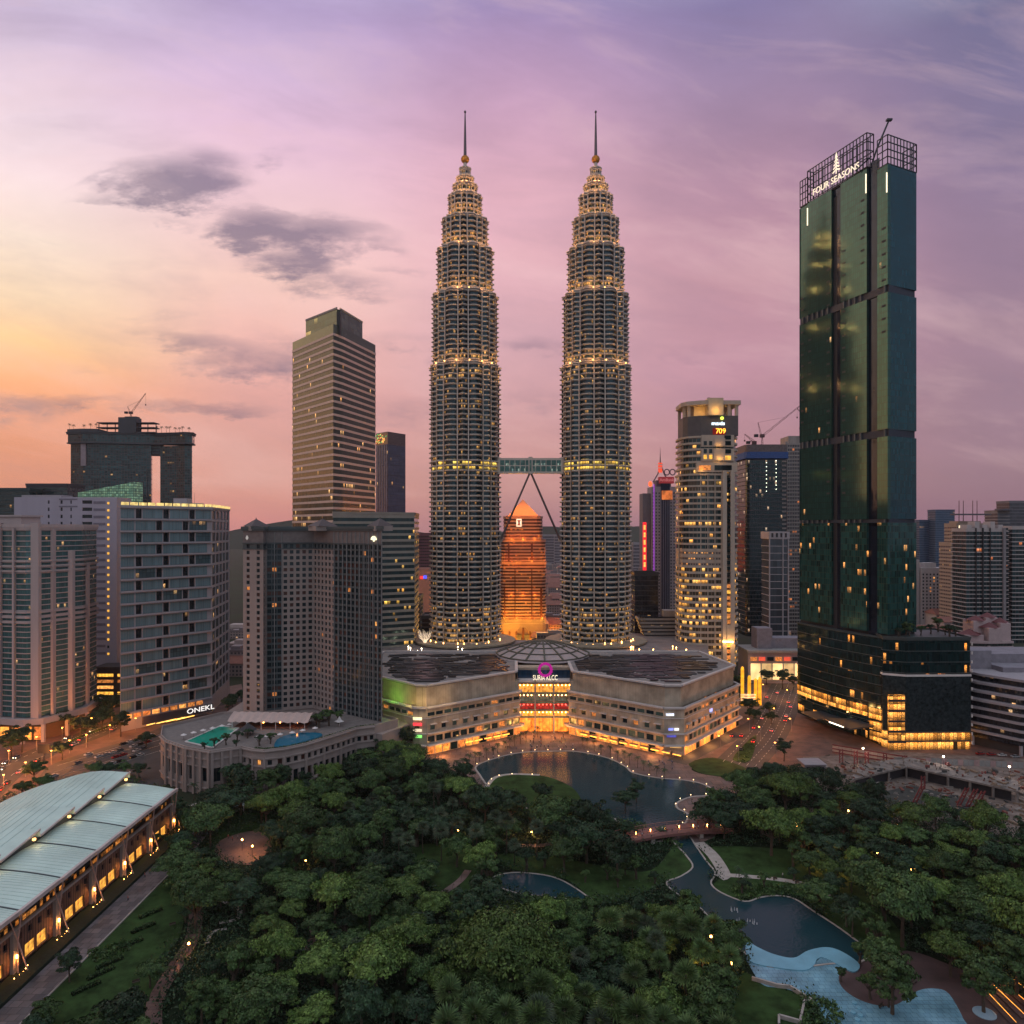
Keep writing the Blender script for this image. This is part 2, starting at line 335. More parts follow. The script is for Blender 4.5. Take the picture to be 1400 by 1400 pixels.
M['kerb'] = mat('kerb_stone', (.36, .31, .28), .8, var=.2, vs=.5)
M['grass'] = mat('lawn_grass', (.028, .055, .016), .9, var=.6, vs=.18, spec=.1)
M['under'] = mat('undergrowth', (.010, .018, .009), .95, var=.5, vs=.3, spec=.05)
M['tree_bark'] = mat('bark', (.075, .055, .04), .9, var=.3, vs=2)
M['lamp'] = glow('lamp_warm', (1, .42, .10), 26, .1)
M['lampw'] = glow('lamp_white', (1, .78, .5), 22, .1)
M['lampo'] = glow('lamp_orange', (1, .30, .05), 30, .1)

def paving(name, c1, c2, w=1.2, h=.6, mortar=.04, rough=.75):
    m = bpy.data.materials.new(name); m.use_nodes = True; t = m.node_tree; b = t.nodes['Principled BSDF']; b.inputs['Roughness'].default_value = rough
    tx = t.nodes.new('ShaderNodeTexCoord'); br = t.nodes.new('ShaderNodeTexBrick'); t.links.new(tx.outputs['Object'], br.inputs['Vector'])
    br.inputs['Color1'].default_value = c1+(1,); br.inputs['Color2'].default_value = c2+(1,); br.inputs['Mortar'].default_value = tuple(v*.4 for v in c1)+(1,)
    br.inputs['Scale'].default_value = 1; br.inputs['Brick Width'].default_value = w; br.inputs['Row Height'].default_value = h; br.inputs['Mortar Size'].default_value = mortar
    n = t.nodes.new('ShaderNodeTexNoise'); n.inputs['Scale'].default_value = .15; n.inputs['Detail'].default_value = 5; t.links.new(tx.outputs['Object'], n.inputs['Vector'])
    r = t.nodes.new('ShaderNodeMapRange'); t.links.new(n.outputs[0], r.inputs[0]); r.inputs[1].default_value = .3; r.inputs[2].default_value = .7; r.inputs[3].default_value = .6; r.inputs[4].default_value = 1.25
    v = t.nodes.new('ShaderNodeVectorMath'); v.operation = 'SCALE'; t.links.new(br.outputs[0], v.inputs[0]); t.links.new(r.outputs[0], v.inputs[3]); t.links.new(v.outputs[0], b.inputs['Base Color'])
    return m
M['brickpave'] = paving('brick_paving', (.17, .085, .065), (.12, .07, .06), 2.4, 1.2, .05)
M['plaza'] = paving('plaza_paving', (.20, .115, .095), (.13, .09, .085), 5, 5, .12)
M['tilepave'] = paving('tile_paving', (.17, .14, .145), (.08, .07, .075), 2.6, 2.6, .1)
M['deck'] = paving('terracotta_play_floor', (.085, .045, .042), (.075, .042, .04), 3, 3, .02)

def water_mat(name, c, rough=.05, bump=.05, vs=.9, spec=.7):
    m = bpy.data.materials.new(name); m.use_nodes = True; t = m.node_tree; b = t.nodes['Principled BSDF']
    b.inputs['Base Color'].default_value = c+(1,); b.inputs['Roughness'].default_value = rough; b.inputs['IOR'].default_value = 1.33; b.inputs['Specular IOR Level'].default_value = spec
    tx = t.nodes.new('ShaderNodeTexCoord'); n = t.nodes.new('ShaderNodeTexNoise'); n.inputs['Scale'].default_value = vs; n.inputs['Detail'].default_value = 4
    t.links.new(tx.outputs['Object'], n.inputs['Vector']); bn = t.nodes.new('ShaderNodeBump'); bn.inputs['Strength'].default_value = bump; bn.inputs['Distance'].default_value = .4
    t.links.new(n.outputs[0], bn.inputs['Height']); t.links.new(bn.outputs[0], b.inputs['Normal']); return m
M['water'] = water_mat('lake_water', (.014, .042, .052), .07, .16, .9, .32)
M['pool'] = water_mat('pool_water', (.02, .15, .24), .08, .08, 1.2)
M['poolgreen'] = water_mat('pool_water_green', (.0, .30, .20), .08, .08, 1.2)
M['wade'] = paving('wading_pool_floor', (.15, .30, .39), (.19, .36, .44), 1.6, 1.6, .04, .2)
M['wade2'] = mat('wading_pool_ledge', (.16, .36, .46), .3, var=.15, vs=.2, spec=.6)

def smooth(pts, k=4, closed=True):
    out = []; n = len(pts)
    for i in range(n if closed else n-1):
        if closed: p0, p1, p2, p3 = pts[i-1], pts[i], pts[(i+1) % n], pts[(i+2) % n]
        else: p0, p1, p2, p3 = pts[max(i-1, 0)], pts[i], pts[i+1], pts[min(i+2, n-1)]
        for j in range(k):
            t = j/k
            out.append(tuple(.5*((2*p1[a])+(-p0[a]+p2[a])*t+(2*p0[a]-5*p1[a]+4*p2[a]-p3[a])*t*t+(-p0[a]+3*p1[a]-3*p2[a]+p3[a])*t**3) for a in (0, 1)))
    if not closed: out.append(pts[-1])
    return out
def ccw(p):
    a = sum(p[i-1][0]*p[i][1]-p[i][0]*p[i-1][1] for i in range(len(p))); return p if a > 0 else p[::-1]
def area(pix, k=4, sm=True): return ccw([G(*p) for p in (smooth(pix, k) if sm else pix)])
def sheet(name, poly, z, m, th=.02, kind='structure'):
    b = MB(); b.prism(poly, z-th, z, 0, bot=False); o = b.build(name, m); tag(o, kind=kind); return o
def strip_pts(pts, w):
    L_, R_ = [], []
    for i, p in enumerate(pts):
        a = pts[max(i-1, 0)]; b = pts[min(i+1, len(pts)-1)]; d = Vector((b[0]-a[0], b[1]-a[1])).normalized()
        L_.append((p[0]-d.y*w/2, p[1]+d.x*w/2)); R_.append((p[0]+d.y*w/2, p[1]-d.x*w/2))
    return L_, R_
def strip(name, pts, w, z, m, kind='structure', th=.02):
    L_, R_ = strip_pts(pts, w); b = MB()
    for i in range(len(pts)-1):
        b.face([(R_[i][0], R_[i][1], z), (R_[i+1][0], R_[i+1][1], z), (L_[i+1][0], L_[i+1][1], z), (L_[i][0], L_[i][1], z)])
        for q in (R_, L_): b.face([(q[i][0], q[i][1], z-th), (q[i+1][0], q[i+1][1], z-th), (q[i+1][0], q[i+1][1], z), (q[i][0], q[i][1], z)])
    return tag(b.build(name, m), kind=kind)
def kerb(name, poly, w=.5, h=.3, z=0, closed=True, m=None):
    """raised stone edging that follows an outline"""
    b = MB(); n = len(poly); pts = poly+[poly[0]] if closed else poly; L_, R_ = strip_pts(pts, w)
    for i in range(len(pts)-1):
        b.face([(R_[i][0], R_[i][1], z+h), (R_[i+1][0], R_[i+1][1], z+h), (L_[i+1][0], L_[i+1][1], z+h), (L_[i][0], L_[i][1], z+h)])
        b.face([(R_[i][0], R_[i][1], z), (R_[i+1][0], R_[i+1][1], z), (R_[i+1][0], R_[i+1][1], z+h), (R_[i][0], R_[i][1], z+h)])
        b.face([(L_[i+1][0], L_[i+1][1], z), (L_[i][0], L_[i][1], z), (L_[i][0], L_[i][1], z+h), (L_[i+1][0], L_[i+1][1], z+h)])
    return tag(b.build(name, m or M['kerb']), kind='structure')

# ------------------------------------------------------------------ ground, hills
b = MB(); R_ = 5200
g_m = mat('city_ground', (.05, .045, .04), .9, var=.5, vs=.01, c2=(.03, .045, .022), spec=.1)
b.quad((-R_, -600, -.1), (R_, -600, -.1), (R_, R_, -.1), (-R_, R_, -.1)); struct('ground', b, g_m)
hb = MB(); prev = None
for i in range(121):
    x = -5100+i*85; h = 75+110*max(0, noise.noise(Vector((x*.0012, 3.1, 0)))+.35)+40*noise.noise(Vector((x*.003, 1, 0))); y = 4200+250*noise.noise(Vector((x*.0004, 7, 0)))
    if prev:
        hb.face([(prev[0], prev[1], 0), (x, y, 0), (x, y+300, h), (prev[0], prev[1]+300, prev[2])]); hb.face([(prev[0], prev[1]+300, prev[2]), (x, y+300, h), (x, y+800, 0), (prev[0], prev[1]+800, 0)])
    prev = (x, y, h)
struct('hills', hb, mat('hill_forest', (.03, .04, .03), .95, var=.3, vs=.002, spec=.05), True)

# park and its sheets, each a little above the one below
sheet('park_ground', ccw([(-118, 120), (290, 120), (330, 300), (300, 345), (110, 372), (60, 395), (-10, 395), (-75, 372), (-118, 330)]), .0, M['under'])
PX = dict(   # outlines read off the photograph, in its pixels
 plaza=[(500, 1000), (545, 1040), (600, 1052), (640, 1078), (760, 1085), (880, 1110), (915, 1150), (975, 1146), (985, 1110), (1000, 1092), (1020, 1082), (1005, 1066), (955, 1057), (950, 1045), (1010, 1012), (1085, 985), (1010, 965), (500, 965)],
 lake=[(652, 1047), (688, 1034), (720, 1028.5), (755, 1027.5), (790, 1028), (832, 1037), (856, 1049), (866, 1057), (900, 1064), (935, 1067), (960, 1072), (975, 1081), (969, 1088), (945, 1090), (926, 1098), (927, 1106), (940, 1113), (938, 1124), (925, 1135), (905, 1150), (870, 1145), (840, 1120), (800, 1112), (740, 1112), (700, 1095), (672, 1080), (656, 1060)],
 isle=[(667, 1074), (674, 1064), (698, 1059.5), (735, 1060), (765, 1068), (790, 1085), (800, 1120), (760, 1130), (700, 1105), (672, 1085)],
 pond=[(912, 1140), (938, 1140), (952, 1158), (966, 1178), (978, 1194), (972, 1208), (986, 1221), (1018, 1233), (1038, 1228), (1060, 1225), (1085, 1229), (1112, 1246), (1150, 1271), (1182, 1296), (1187, 1308), (1170, 1318), (1140, 1318), (1100, 1322), (1050, 1322), (1020, 1305), (985, 1272), (955, 1240), (925, 1222), (911, 1207), (930, 1199), (947, 1186), (938, 1170), (924, 1155)],
 pond_middle=[(672, 1203), (700, 1193.5), (745, 1197), (772, 1206), (800, 1224), (806, 1232), (760, 1228), (700, 1220)],
 wade_ledge=[(1020, 1288), (1035, 1296), (1058, 1306), (1085, 1311), (1105, 1301), (1130, 1296.5), (1152, 1303), (1175, 1320), (1165, 1330), (1130, 1312), (1118, 1312), (1112, 1322), (1098, 1328), (1060, 1324), (1025, 1315)],
 wade=[(1022, 1308), (1060, 1322), (1098, 1327), (1112, 1318), (1130, 1307), (1160, 1314), (1168, 1318), (1150, 1326), (1148, 1345), (1165, 1362), (1195, 1374), (1225, 1374), (1255, 1355), (1280, 1352), (1298, 1360), (1318, 1395), (1330, 1430), (1150, 1430), (1120, 1378), (1080, 1354), (1045, 1348), (1030, 1330)],
 play=[(1145, 1320), (1180, 1312), (1240, 1300), (1300, 1320), (1360, 1345), (1440, 1390), (1500, 1440), (1180, 1440), (1150, 1370)],
 lawn_a=[(226, 1168), (208, 1215), (140, 1285), (70, 1345), (30, 1420), (205, 1420), (214, 1330), (246, 1280), (252, 1230), (240, 1200)],
 lawn_b=[(560, 1160), (615, 1155), (655, 1180), (648, 1210), (620, 1225), (575, 1200)],
 lawn_c=[(680, 1168), (760, 1172), (830, 1185), (890, 1190), (930, 1150), (962, 1172), (972, 1190), (940, 1204), (910, 1205), (880, 1220), (820, 1235), (775, 1202), (700, 1188)],
 lawn_d=[(960, 1160), (1060, 1160), (1130, 1175), (1180, 1215), (1240, 1290), (1200, 1310), (1120, 1245), (1080, 1222), (1000, 1228), (975, 1212), (985, 1195)],
 lawn_e=[(1010, 1335), (1050, 1345), (1100, 1368), (1090, 1430), (1000, 1430)],
 lawn_f=[(262, 1128), (330, 1112), (395, 1120), (360, 1165), (290, 1170)],
 lawn_g=[(943, 1042), (975, 1036), (1010, 1046), (1022, 1054), (1000, 1062), (962, 1058), (946, 1050)],
 lawn_h=[(470, 1260), (520, 1245), (560, 1260), (520, 1290)],
 square=[(300, 1150), (352, 1136), (372, 1160), (352, 1182), (300, 1175)],
)
for k in 'abcdefh': sheet('lawn', area(PX['lawn_'+k]), .03, M['grass'])
sheet('plaza_pavement', area(PX['plaza']), .03, M['plaza'])
sheet('lawn', area(PX['lawn_g']), .06, M['grass'])
sheet('square_pavement', area(PX['square']), .06, M['brickpave'])
sheet('play_pavement', area(PX['play']), .06, M['deck'])
lake = area(PX['lake']); sheet('lake_water', lake, .10, M['water'])
isle = area(PX['isle']); sheet('lawn', isle, .16, M['grass']); kerb('lake_edge', lake, .9, .28)
strip('lake_path', [G(*p) for p in smooth([(660, 1084), (668, 1072), (678, 1063), (700, 1058.8), (738, 1060)], 4, False)], 2.2, .19, M['kerb'])
pond = area(PX['pond']); sheet('pond_water', pond, .08, M['water']); kerb('pond_edge', pond, .55, .25)
pm_ = area(PX['pond_middle']); sheet('pond_water', pm_, .08, M['water']); kerb('pond_edge', pm_, .5, .25)
wade = area(PX['wade'], 5); sheet('wading_pool_water', wade, .10, M['wade'])
wl = area(PX['wade_ledge'], 5); sheet('wading_pool_ledge', wl, .35, M['wade2'], .3)
# channel under the footbridge has a paved towpath
strip('canal_path', [G(*p) for p in smooth([(955, 1152), (975, 1170), (990, 1195), (983, 1200)], 4, False)], 4.5, .12, M['kerb'])
for pts, w, m in [
    ([(210, 1420), (212, 1370), (240, 1320), (262, 1285), (268, 1240), (262, 1200)], 4.0, 'brickpave'),
    ([(985, 1196), (1040, 1200), (1080, 1205), (1110, 1212), (1135, 1225)], 2.6, 'kerb'),
    ([(600, 1225), (628, 1205), (640, 1190)], 2.5, 'plaza'),
    ([(420, 1300), (430, 1275), (420, 1262)], 2.5, 'brickpave'),
    ([(300, 1262), (325, 1256), (325, 1240), (300, 1232)], 1.5, 'kerb'),
    ([(283, 1290), (290, 1275), (310, 1270)], 1.2, 'kerb'),
    ([(670, 1145), (700, 1155), (740, 1156), (790, 1150), (850, 1158)], 3.0, 'plaza'),
    ([(262, 1100), (300, 1112), (345, 1100), (400, 1085)], 5.0, 'kerb')]:
    strip('path', [G(*p) for p in smooth(pts, 4, False)], w, .10, M[m])
# walk beside the convention hall
sheet('walk_pavement', [(-128.6, 150), (-120.0, 150), (-120.0, 296), (-128.6, 296)], .05, M['tilepave'])
b = MB(); b.box(-120.0, -119.6, 150, 285, 0, .35); struct('walk_kerb', b, M['kerb'])
b = MB(); b.box(-132.4, -128.8, 150, 280, 0, .9); tag(b.build('hedge', mat('hedge_leaf', (.012, .02, .012), .95, var=.5, vs=1.5)), 'dark clipped hedge along the foot of the brick hall', 'hedge')

# roads
road_a = [(-60, 1120), (0, 1062), (55, 1030), (110, 1010), (160, 990), (215, 976), (330, 955)]
RA = [G(*p) for p in smooth(road_a, 5, False)]
sheet('pavement', ccw([G(-80, 1200), G(-80, 1000), G(60, 985), G(200, 960), G(330, 935), G(340, 975), G(225, 1075), G(100, 1080)]), .01, M['brickpave'])
strip('road', RA, 19, .05, M['asphalt'])
for off in (-4.6, 4.6):
    L_, R2 = strip_pts(RA, off*2)
    b = MB(); acc = 0
    for p, q in zip(L_, L_[1:]):
        v = Vector(q)-Vector(p); l = v.length; n = int(l/6)
        for i in range(n):
            s0 = Vector(p)+v*(i/n); s1 = Vector(p)+v*((i+.5)/n); dd = v.normalized()*.12; nn = Vector((-dd.y, dd.x))
            b.face([(s0.x-nn.x, s0.y-nn.y, .06), (s1.x-nn.x, s1.y-nn.y, .06), (s1.x+nn.x, s1.y+nn.y, .06), (s0.x+nn.x, s0.y+nn.y, .06)])
    struct('road_marking', b, M['line'])
# central reservation with grass
med = [G(*p) for p in smooth([(82, 1021), (110, 1008), (150, 993), (190, 981)], 4, False)]
strip('verge', med, 3.5, .2, M['grass'], th=.15)
L_, R2 = strip_pts(med, 3.9); b = MB()
for q in (L_, R2):
    for i, (p0, p1) in enumerate(zip(q, q[1:])):
        n = 6
        for j in range(n):
            a = Vector(p0).lerp(Vector(p1), j/n); c = Vector(p0).lerp(Vector(p1), (j+1)/n); b.bar((a.x, a.y, .13), (c.x, c.y, .13), .3, .26, (i*n+j) % 2)
tag(b.build('kerb', [M['line'], M['dark']]), kind='structure')
# car park
cp = area([(62, 1050), (120, 1028), (190, 1008), (240, 985), (262, 990), (240, 1070), (130, 1082), (60, 1075)], 2)
sheet('car_park_asphalt', cp, .04, M['asphalt'])
b = MB()
for row in range(4):
    for i in range(16):
        x, y = G(78+i*9.5-row*5, 1047+row*9-i*2.9)
        b.bar((x, y, .065), (x+2.2, y+4.6, .065), .14, .03)
struct('road_marking', b, M['line'])
# road at the east side of the mall
RB = [G(*p) for p in smooth([(985, 1075), (1010, 1045), (1042, 1010), (1062, 975), (1072, 950), (1082, 925)], 5, False)]
sheet('pavement', ccw([G(935, 1040), G(1075, 1048), G(1140, 1030), G(1130, 910), G(1020, 905), G(1005, 985), G(930, 1025)]), .02, M['brickpave'])
sheet('pavement', ccw([G(1132, 985), G(1135, 1040), G(1400, 1052), G(1460, 1040), G(1330, 985), G(1310, 1000), G(1205, 1020)]), .012, M['brickpave'])
strip('road', RB[4:], 24, .05, M['asphalt'])
RC = [G(*p) for p in smooth([(925, 1043), (965, 1022), (1010, 1002), (1040, 985)], 4, False)]
strip('road', RC, 11, .07, M['asphalt'])
for off in (-16, -8, 0.01, 8, 16):
    L_, R2 = strip_pts(RB[5:], off); b = MB()
    for p, q in zip(L_, L_[1:]):
        v = Vector(q)-Vector(p); n = max(1, int(v.length/5)); dd = v.normalized()*.1
        for i in range(n):
            s0 = Vector(p)+v*(i/n); s1 = Vector(p)+v*((i+(.45 if off else 1))/n)
            b.face([(s0.x+dd.y, s0.y-dd.x, .08), (s1.x+dd.y, s1.y-dd.x, .08), (s1.x-dd.y, s1.y+dd.x, .08), (s0.x-dd.y, s0.y+dd.x, .08)])
    struct('road_marking', b, M['line'])
isl = area([(1002, 1038), (1018, 1018), (1032, 1006), (1034, 1012), (1030, 1030), (1022, 1042)], 3)
sheet('verge', isl, .25, M['grass'], .2)
# ------------------------------------------------------------------ the twin towers
def star(R):
    """eight points and eight round bays"""
    pts = []
    for k in range(8):
        a = k*pi/4; ri = .765*R; c = a+pi/8
        cx, cy = ri*cos(c), ri*sin(c); rr = .215*R
        pts.append((R*cos(a), R*sin(a)))
        for j in range(7):
            t = c+radians(-66+22*j); pts.append((cx+rr*cos(t), cy+rr*sin(t)))
    return pts
def loft(polys_z, m=0, mb=None, cap=True):
    b = mb or MB(); n = len(polys_z[0][0])
    for (p, z0), (q, z1) in zip(polys_z, polys_z[1:]):
        u = 0
        for i in range(n):
            j = (i+1) % n; l = hypot(p[j][0]-p[i][0], p[j][1]-p[i][1])
            b.face([(p[i][0], p[i][1], z0), (p[j][0], p[j][1], z0), (q[j][0], q[j][1], z1), (q[i][0], q[i][1], z1)], m, [(u, z0), (u+l, z0), (u+l, z1), (u, z1)]); u += l
    if cap:
        p, z = polys_z[-1]; b.face([(x, y, z) for x, y in p], m); p, z = polys_z[0]; b.face([(x, y, z) for x, y in reversed(p)], m)
    return b
M['flood'] = glow('floodlight', (1, .46, .12), 11, .2)
M['gold'] = mat('gold_ball', (.75, .36, .07), .4, .5, var=.2)
TIERS = [(-.5, 247, 28.2), (247, 303, 26.4), (303, 339, 22.8), (339, 363, 18.6), (363, 382, 13.6), (382, 391, 9.8), (391, 397.5, 6.8), (397.5, 405, 4.3)]
FH = 3.86
def sun_band(R, h=1.75, pr=.55):
    s = star(R); return loft([(star(R-1.6), 0), (star(R-.2), 0), (star(R+pr), .35*h), (star(R+pr), .6*h), (star(R-.1), .9*h), (star(R-1.6), h)])
TIERM = []
for k, (z0, z1, R) in enumerate(TIERS):
    n = max(2, round((z1-z0)/FH)); fh = (z1-z0)/n
    if k >= 5: n = 2; fh = (z1-z0)/n
    wb = loft([(star(R-1.15), 0), (star(R-1.15), fh)], cap=False).mesh('window_band', M['pet_glass'])
    sb = sun_band(R, fh*.42).mesh('sunshade', M['steel'])
    TIERM.append((n, fh, wb, sb))
rl_ = random.Random(1)
def petronas(x, y, label, skip):
    t = thing('tower', label, 'skyscraper', (x, y, 0), 'matching twin towers with spires')
    for k, (z0, z1, R) in enumerate(TIERS):
        n, fh, wb, sb = TIERM[k]
        # ledge and cornice over the tier
        b = loft([(star(R-.4), z1-.1), (star(R+.7), z1+.25), (star(R+.7), z1+1.1), (star(R-.8), z1+1.5)]); b.build('cornice', M['steel'], t)
        if k == 0: loft([(star(R+1.2), 28.5), (star(R+1.2), 31.6)]).build('plinth', M['concrete'], t)
        for i in range(n):
            z = z0+i*fh
            if z < 22: continue
            o = put(wb, 'window_band', t, (0, 0, z))
            if k == 0 and abs(z-168) < 5.0: o.data = wb_lit
            elif (k >= 1 and i < 3) or (k == 0 and 242 > z > 232) or (k == 0 and z < 60): o.data = warm[k]
            put(sb, 'sunshade', t, (0, 0, z+fh*.56))
        # upright fins where the bays meet
        for q in range(8):
            a0 = q*pi/4
            for sgn in (-1, 1):
                a = a0+sgn*radians(9.3); r = .90*R+.35
                p = (r*cos(a), r*sin(a))
                b = MB(); w = .42 if k < 5 else .25; b.box(p[0]-w, p[0]+w, p[1]-w, p[1]+w, max(z0, 24), z1, rot=a, c=p); b.build('fin', M['steel'], t)
        # floodlights stand on the ledge at the foot of each tier and wash it
        if k > 0 and k < 7:
            rl = R*1.02+.9
            for q in range(16):
                a = q*pi/8+pi/16
                if sin(a) > .35: continue
                rr = R*(.93)+1.3
                b = MB(); b.box(-.45, .45, -.25, .25, 0, .5, rot=a); b.build('floodlight', M['flood'], t, loc=(rr*cos(a), rr*sin(a), z0+1.5))
                if q % 2 == 1: fl = bpy.data.lights.new('flood_light', 'POINT'); fl.energy = 5200*(1.0 if k < 5 else .55); fl.color = (1, .46, .13); fl.shadow_soft_size = .5; fo = bpy.data.objects.new('flood_light', fl); COL.objects.link(fo); fo.location = ((rr+3.2)*cos(a), (rr+3.2)*sin(a), z0+2.8); fo.parent = t
    # pinnacle: cone, ball of rings, mast
    b = MB(); b.lathe([(3.0, 405), (2.2, 407), (1.5, 408), (1.2, 411)], 16); b.build('pinnacle', M['steel'], t)
    b = MB(); b.lathe([(3.05*sin(pi*i/12)+.001, 413.3-3.05*cos(pi*i/12)) for i in range(13)], 20)
    for i in range(-3, 4):
        r = sqrt(max(0, 3.1**2-(i*.85)**2)); b.lathe([(r, 413.3+i*.85-.12), (r+.22, 413.3+i*.85), (r, 413.3+i*.85+.12)], 20, cap=False)
    b.build('ring_ball', M['gold'], t, True)
    b = MB(); b.lathe([(1.25, 416), (1.1, 424), (.9, 434), (.65, 444), (.45, 450)], 10); b.lathe([(.45, 450), (.9, 450.6), (.9, 451.4), (.3, 452.2)], 10); b.build('spire', mat('spire_metal', (.12, .10, .11), .4, .7), t)
    # lobby columns of light at the foot
    for q in range(12):
        hh_ = rl_.uniform(1.2, 3.6)
        a = radians(200+q*12.7+rl_.uniform(-4, 4)); b = MB(); b.box(-.3, .3, -.2, .2, 0, hh_, rot=a); b.build('entrance_light', M['flood'], t, loc=((R0+1.6)*cos(a), (R0+1.6)*sin(a), 31.7))
    return t
R0 = 28.2
n0, fh0 = TIERM[0][0], TIERM[0][1]
wb_lit = loft([(star(R0-1.15), 0), (star(R0-1.15), fh0)], cap=False).mesh('window_band', M['pet_lit'])
warm = []
for k, (z0, z1, R) in enumerate(TIERS):
    fh = TIERM[k][1]; warm.append(loft([(star(R-1.15), 0), (star(R-1.15), fh)], cap=False).mesh('window_band', M['pet_warm']))
PY = 580
T1 = petronas(-37.2, PY, 'tall steel ribbed tower standing at the other end of the skybridge from the white lit clock tower', 0)
T1['label'] = 'spired steel tower of the pair, the one beside the banded pink and green office tower'
T2 = petronas(66.4, PY, 'spired steel tower of the pair, the one beside the round tower with the clock sign', 0)

# skybridge
br = thing('skybridge', 'two storey glazed skybridge joining the twin towers on slanting legs', 'skybridge', (14.6, PY, 0))
xa, xb = -25.5, 25.5; zt, zb = 174.6, 165.6; wy = 3.2
b = MB(); b.box(xa, xb, -wy, wy, zt, zt+1.0); b.box(xa, xb, -wy*.7, wy*.7, zt+1.0, zt+1.8); b.build('roof', M['steel'], br)
b = MB(); b.box(xa, xb, -wy, wy, zb-1.3, zb); b.build('floor_beam', M['steel'], br)
b = MB(); b.box(xa, xb, -wy-.1, wy+.1, 169.9, 170.5); b.build('middle_beam', M['steel'], br)
gm = glass('bridge_glass', (.05, .13, .12), .5, .1, 1.2, 4.2, lit=.2, litc=(.6, .9, .7), ls=.35, mull=.12)
for z0, z1 in ((zb, 169.9), (170.5, zt)):
    b = MB(); b.quad((xa, -wy+.3, z0), (xb, -wy+.3, z0), (xb, -wy+.3, z1), (xa, -wy+.3, z1)); b.quad((xb, wy-.3, z0), (xa, wy-.3, z0), (xa, wy-.3, z1), (xb, wy-.3, z1)); b.build('window_band', gm, br)
for i in range(13):
    x = xa+1+(xb-xa-2)*i/12; b = MB(); b.box(x-.22, x+.22, -wy-.05, -wy+.35, zb, zt); b.build('mullion', M['steel'], br)
b = MB(); b.box(-1.6, 1.6, -wy-.5, wy+.5, zb-1.8, zt+2.6); b.build('centre_frame', M['steel'], br)
b = MB(); b.box(-.8, .8, -wy-.7, -wy-.52, zb, zt); b.build('centre_window', gm, br)
for s in (-1, 1):
    for yy in (-1.2, 1.2):
        b = MB(); b.tube([(s*.8, yy, zb-1.6), (s*23.4, yy*1.6, 112)], [.75, .75], 8); b.build('leg', mat('bridge_leg', (.16, .12, .12), .4, .6), br, True)
    b = MB(); b.lathe([(1.4, 110), (1.6, 112), (1.2, 113.2)], 10, (s*23.6, 0)); b.build('leg_bearing', M['steel'], br)
    b = MB(); b.box(s*25.5-1.5, s*25.5+1.5, -wy-.8, wy+.8, zb-2, zt+1.6); b.build('end_frame', M['steel'], br)
# ------------------------------------------------------------------ tools for buildings
def ribbon(poly, z0, z1, closed=True): 
    b = MB(); b.prism(poly, z0, z1, 0, top=False, bot=False, open_=not closed); return b
def floors(root, poly, z0, z1, fh, bh, out, gm, bm, inset=0, lits=None, names=('window_band', 'floor_band')):
    """one glass ribbon and one solid band for every storey"""
    n = max(1, round((z1-z0)/fh)); fh = (z1-z0)/n
    g = ribbon(offset(poly, -inset), 0, fh).mesh(names[0], gm); b = MB(); b.prism(offset(poly, out), 0, bh); s = b.mesh(names[1], bm)
    gl = {}
    for i in range(n):
        me = g
        if lits and i in lits:
            k = lits[i]
            if k not in gl: gl[k] = ribbon(offset(poly, -inset), 0, fh).mesh(names[0], k)
            me = gl[k]
        put(me, names[0], root, (0, 0, z0+i*fh)); put(s, names[1], root, (0, 0, z0+(i+1)*fh-bh))
def cap(root, poly, z, h, m, out=.5, name='roof'):
    b = MB(); b.prism(offset(poly, out), z, z+h*.35); b.prism(offset(poly, out-.9), z+h*.35, z+h*.5)
    q = offset(poly, out)
    for i in range(len(q)):
        a, c = q[i], q[(i+1) % len(q)]; b.bar((a[0], a[1], z+h*.7), (c[0], c[1], z+h*.7), .5, h*.6)
    return b.build(name, m, root)
def wing(A, B): 
    d = Vector((B[0]-A[0], B[1]-A[1])); l = d.length; d.normalize(); return d, Vector((d.y, -d.x)), l
def rects_facade(wall, A, B, z0, z1, rects, depth=.5, m=0):
    """wall skin between A and B with real openings: rects are (u0,u1,v0,v1) on a regular grid of rows"""
    d, n, l = wing(A, B)
    rows = sorted({(r[2], r[3]) for r in rects}); z = z0
    def P(u, v, o=0): return (A[0]+d.x*u-n.x*o, A[1]+d.y*u-n.y*o, v)
    def Q(u0, u1, v0, v1):
        if u1-u0 > 1e-3 and v1-v0 > 1e-3: wall.quad(P(u0, v0), P(u1, v0), P(u1, v1), P(u0, v1), m, u0)
    for v0, v1 in rows:
        Q(0, l, z, v0); u = 0
        for r in sorted(r for r in rects if (r[2], r[3]) == (v0, v1)):
            Q(u, r[0], v0, v1); u = r[1]
            for a, b_ in (((r[0], v0), (r[1], v0)), ((r[1], v0), (r[1], v1)), ((r[1], v1), (r[0], v1)), ((r[0], v1), (r[0], v0))):
                wall.face((P(*a), P(*b_), P(*b_, depth), P(*a, depth)), m)
        Q(u, l, v0, v1); z = v1
    Q(0, l, z, z1)
def grid(A, B, z0, z1, fh, bay, ww, wh, sill=.9, skip=None, u_pad=0):
    d, n, l = wing(A, B); nb = max(1, int((l-2*u_pad)/bay+.3)); bay = (l-2*u_pad)/nb; nf = max(1, round((z1-z0)/fh)); fh = (z1-z0)/nf; out = []
    for j in range(nf):
        for i in range(nb):
            if skip and skip(i, j): continue
            u = u_pad+bay*(i+.5); out.append((u-ww/2, u+ww/2, z0+j*fh+sill, z0+j*fh+sill+wh))
    return out
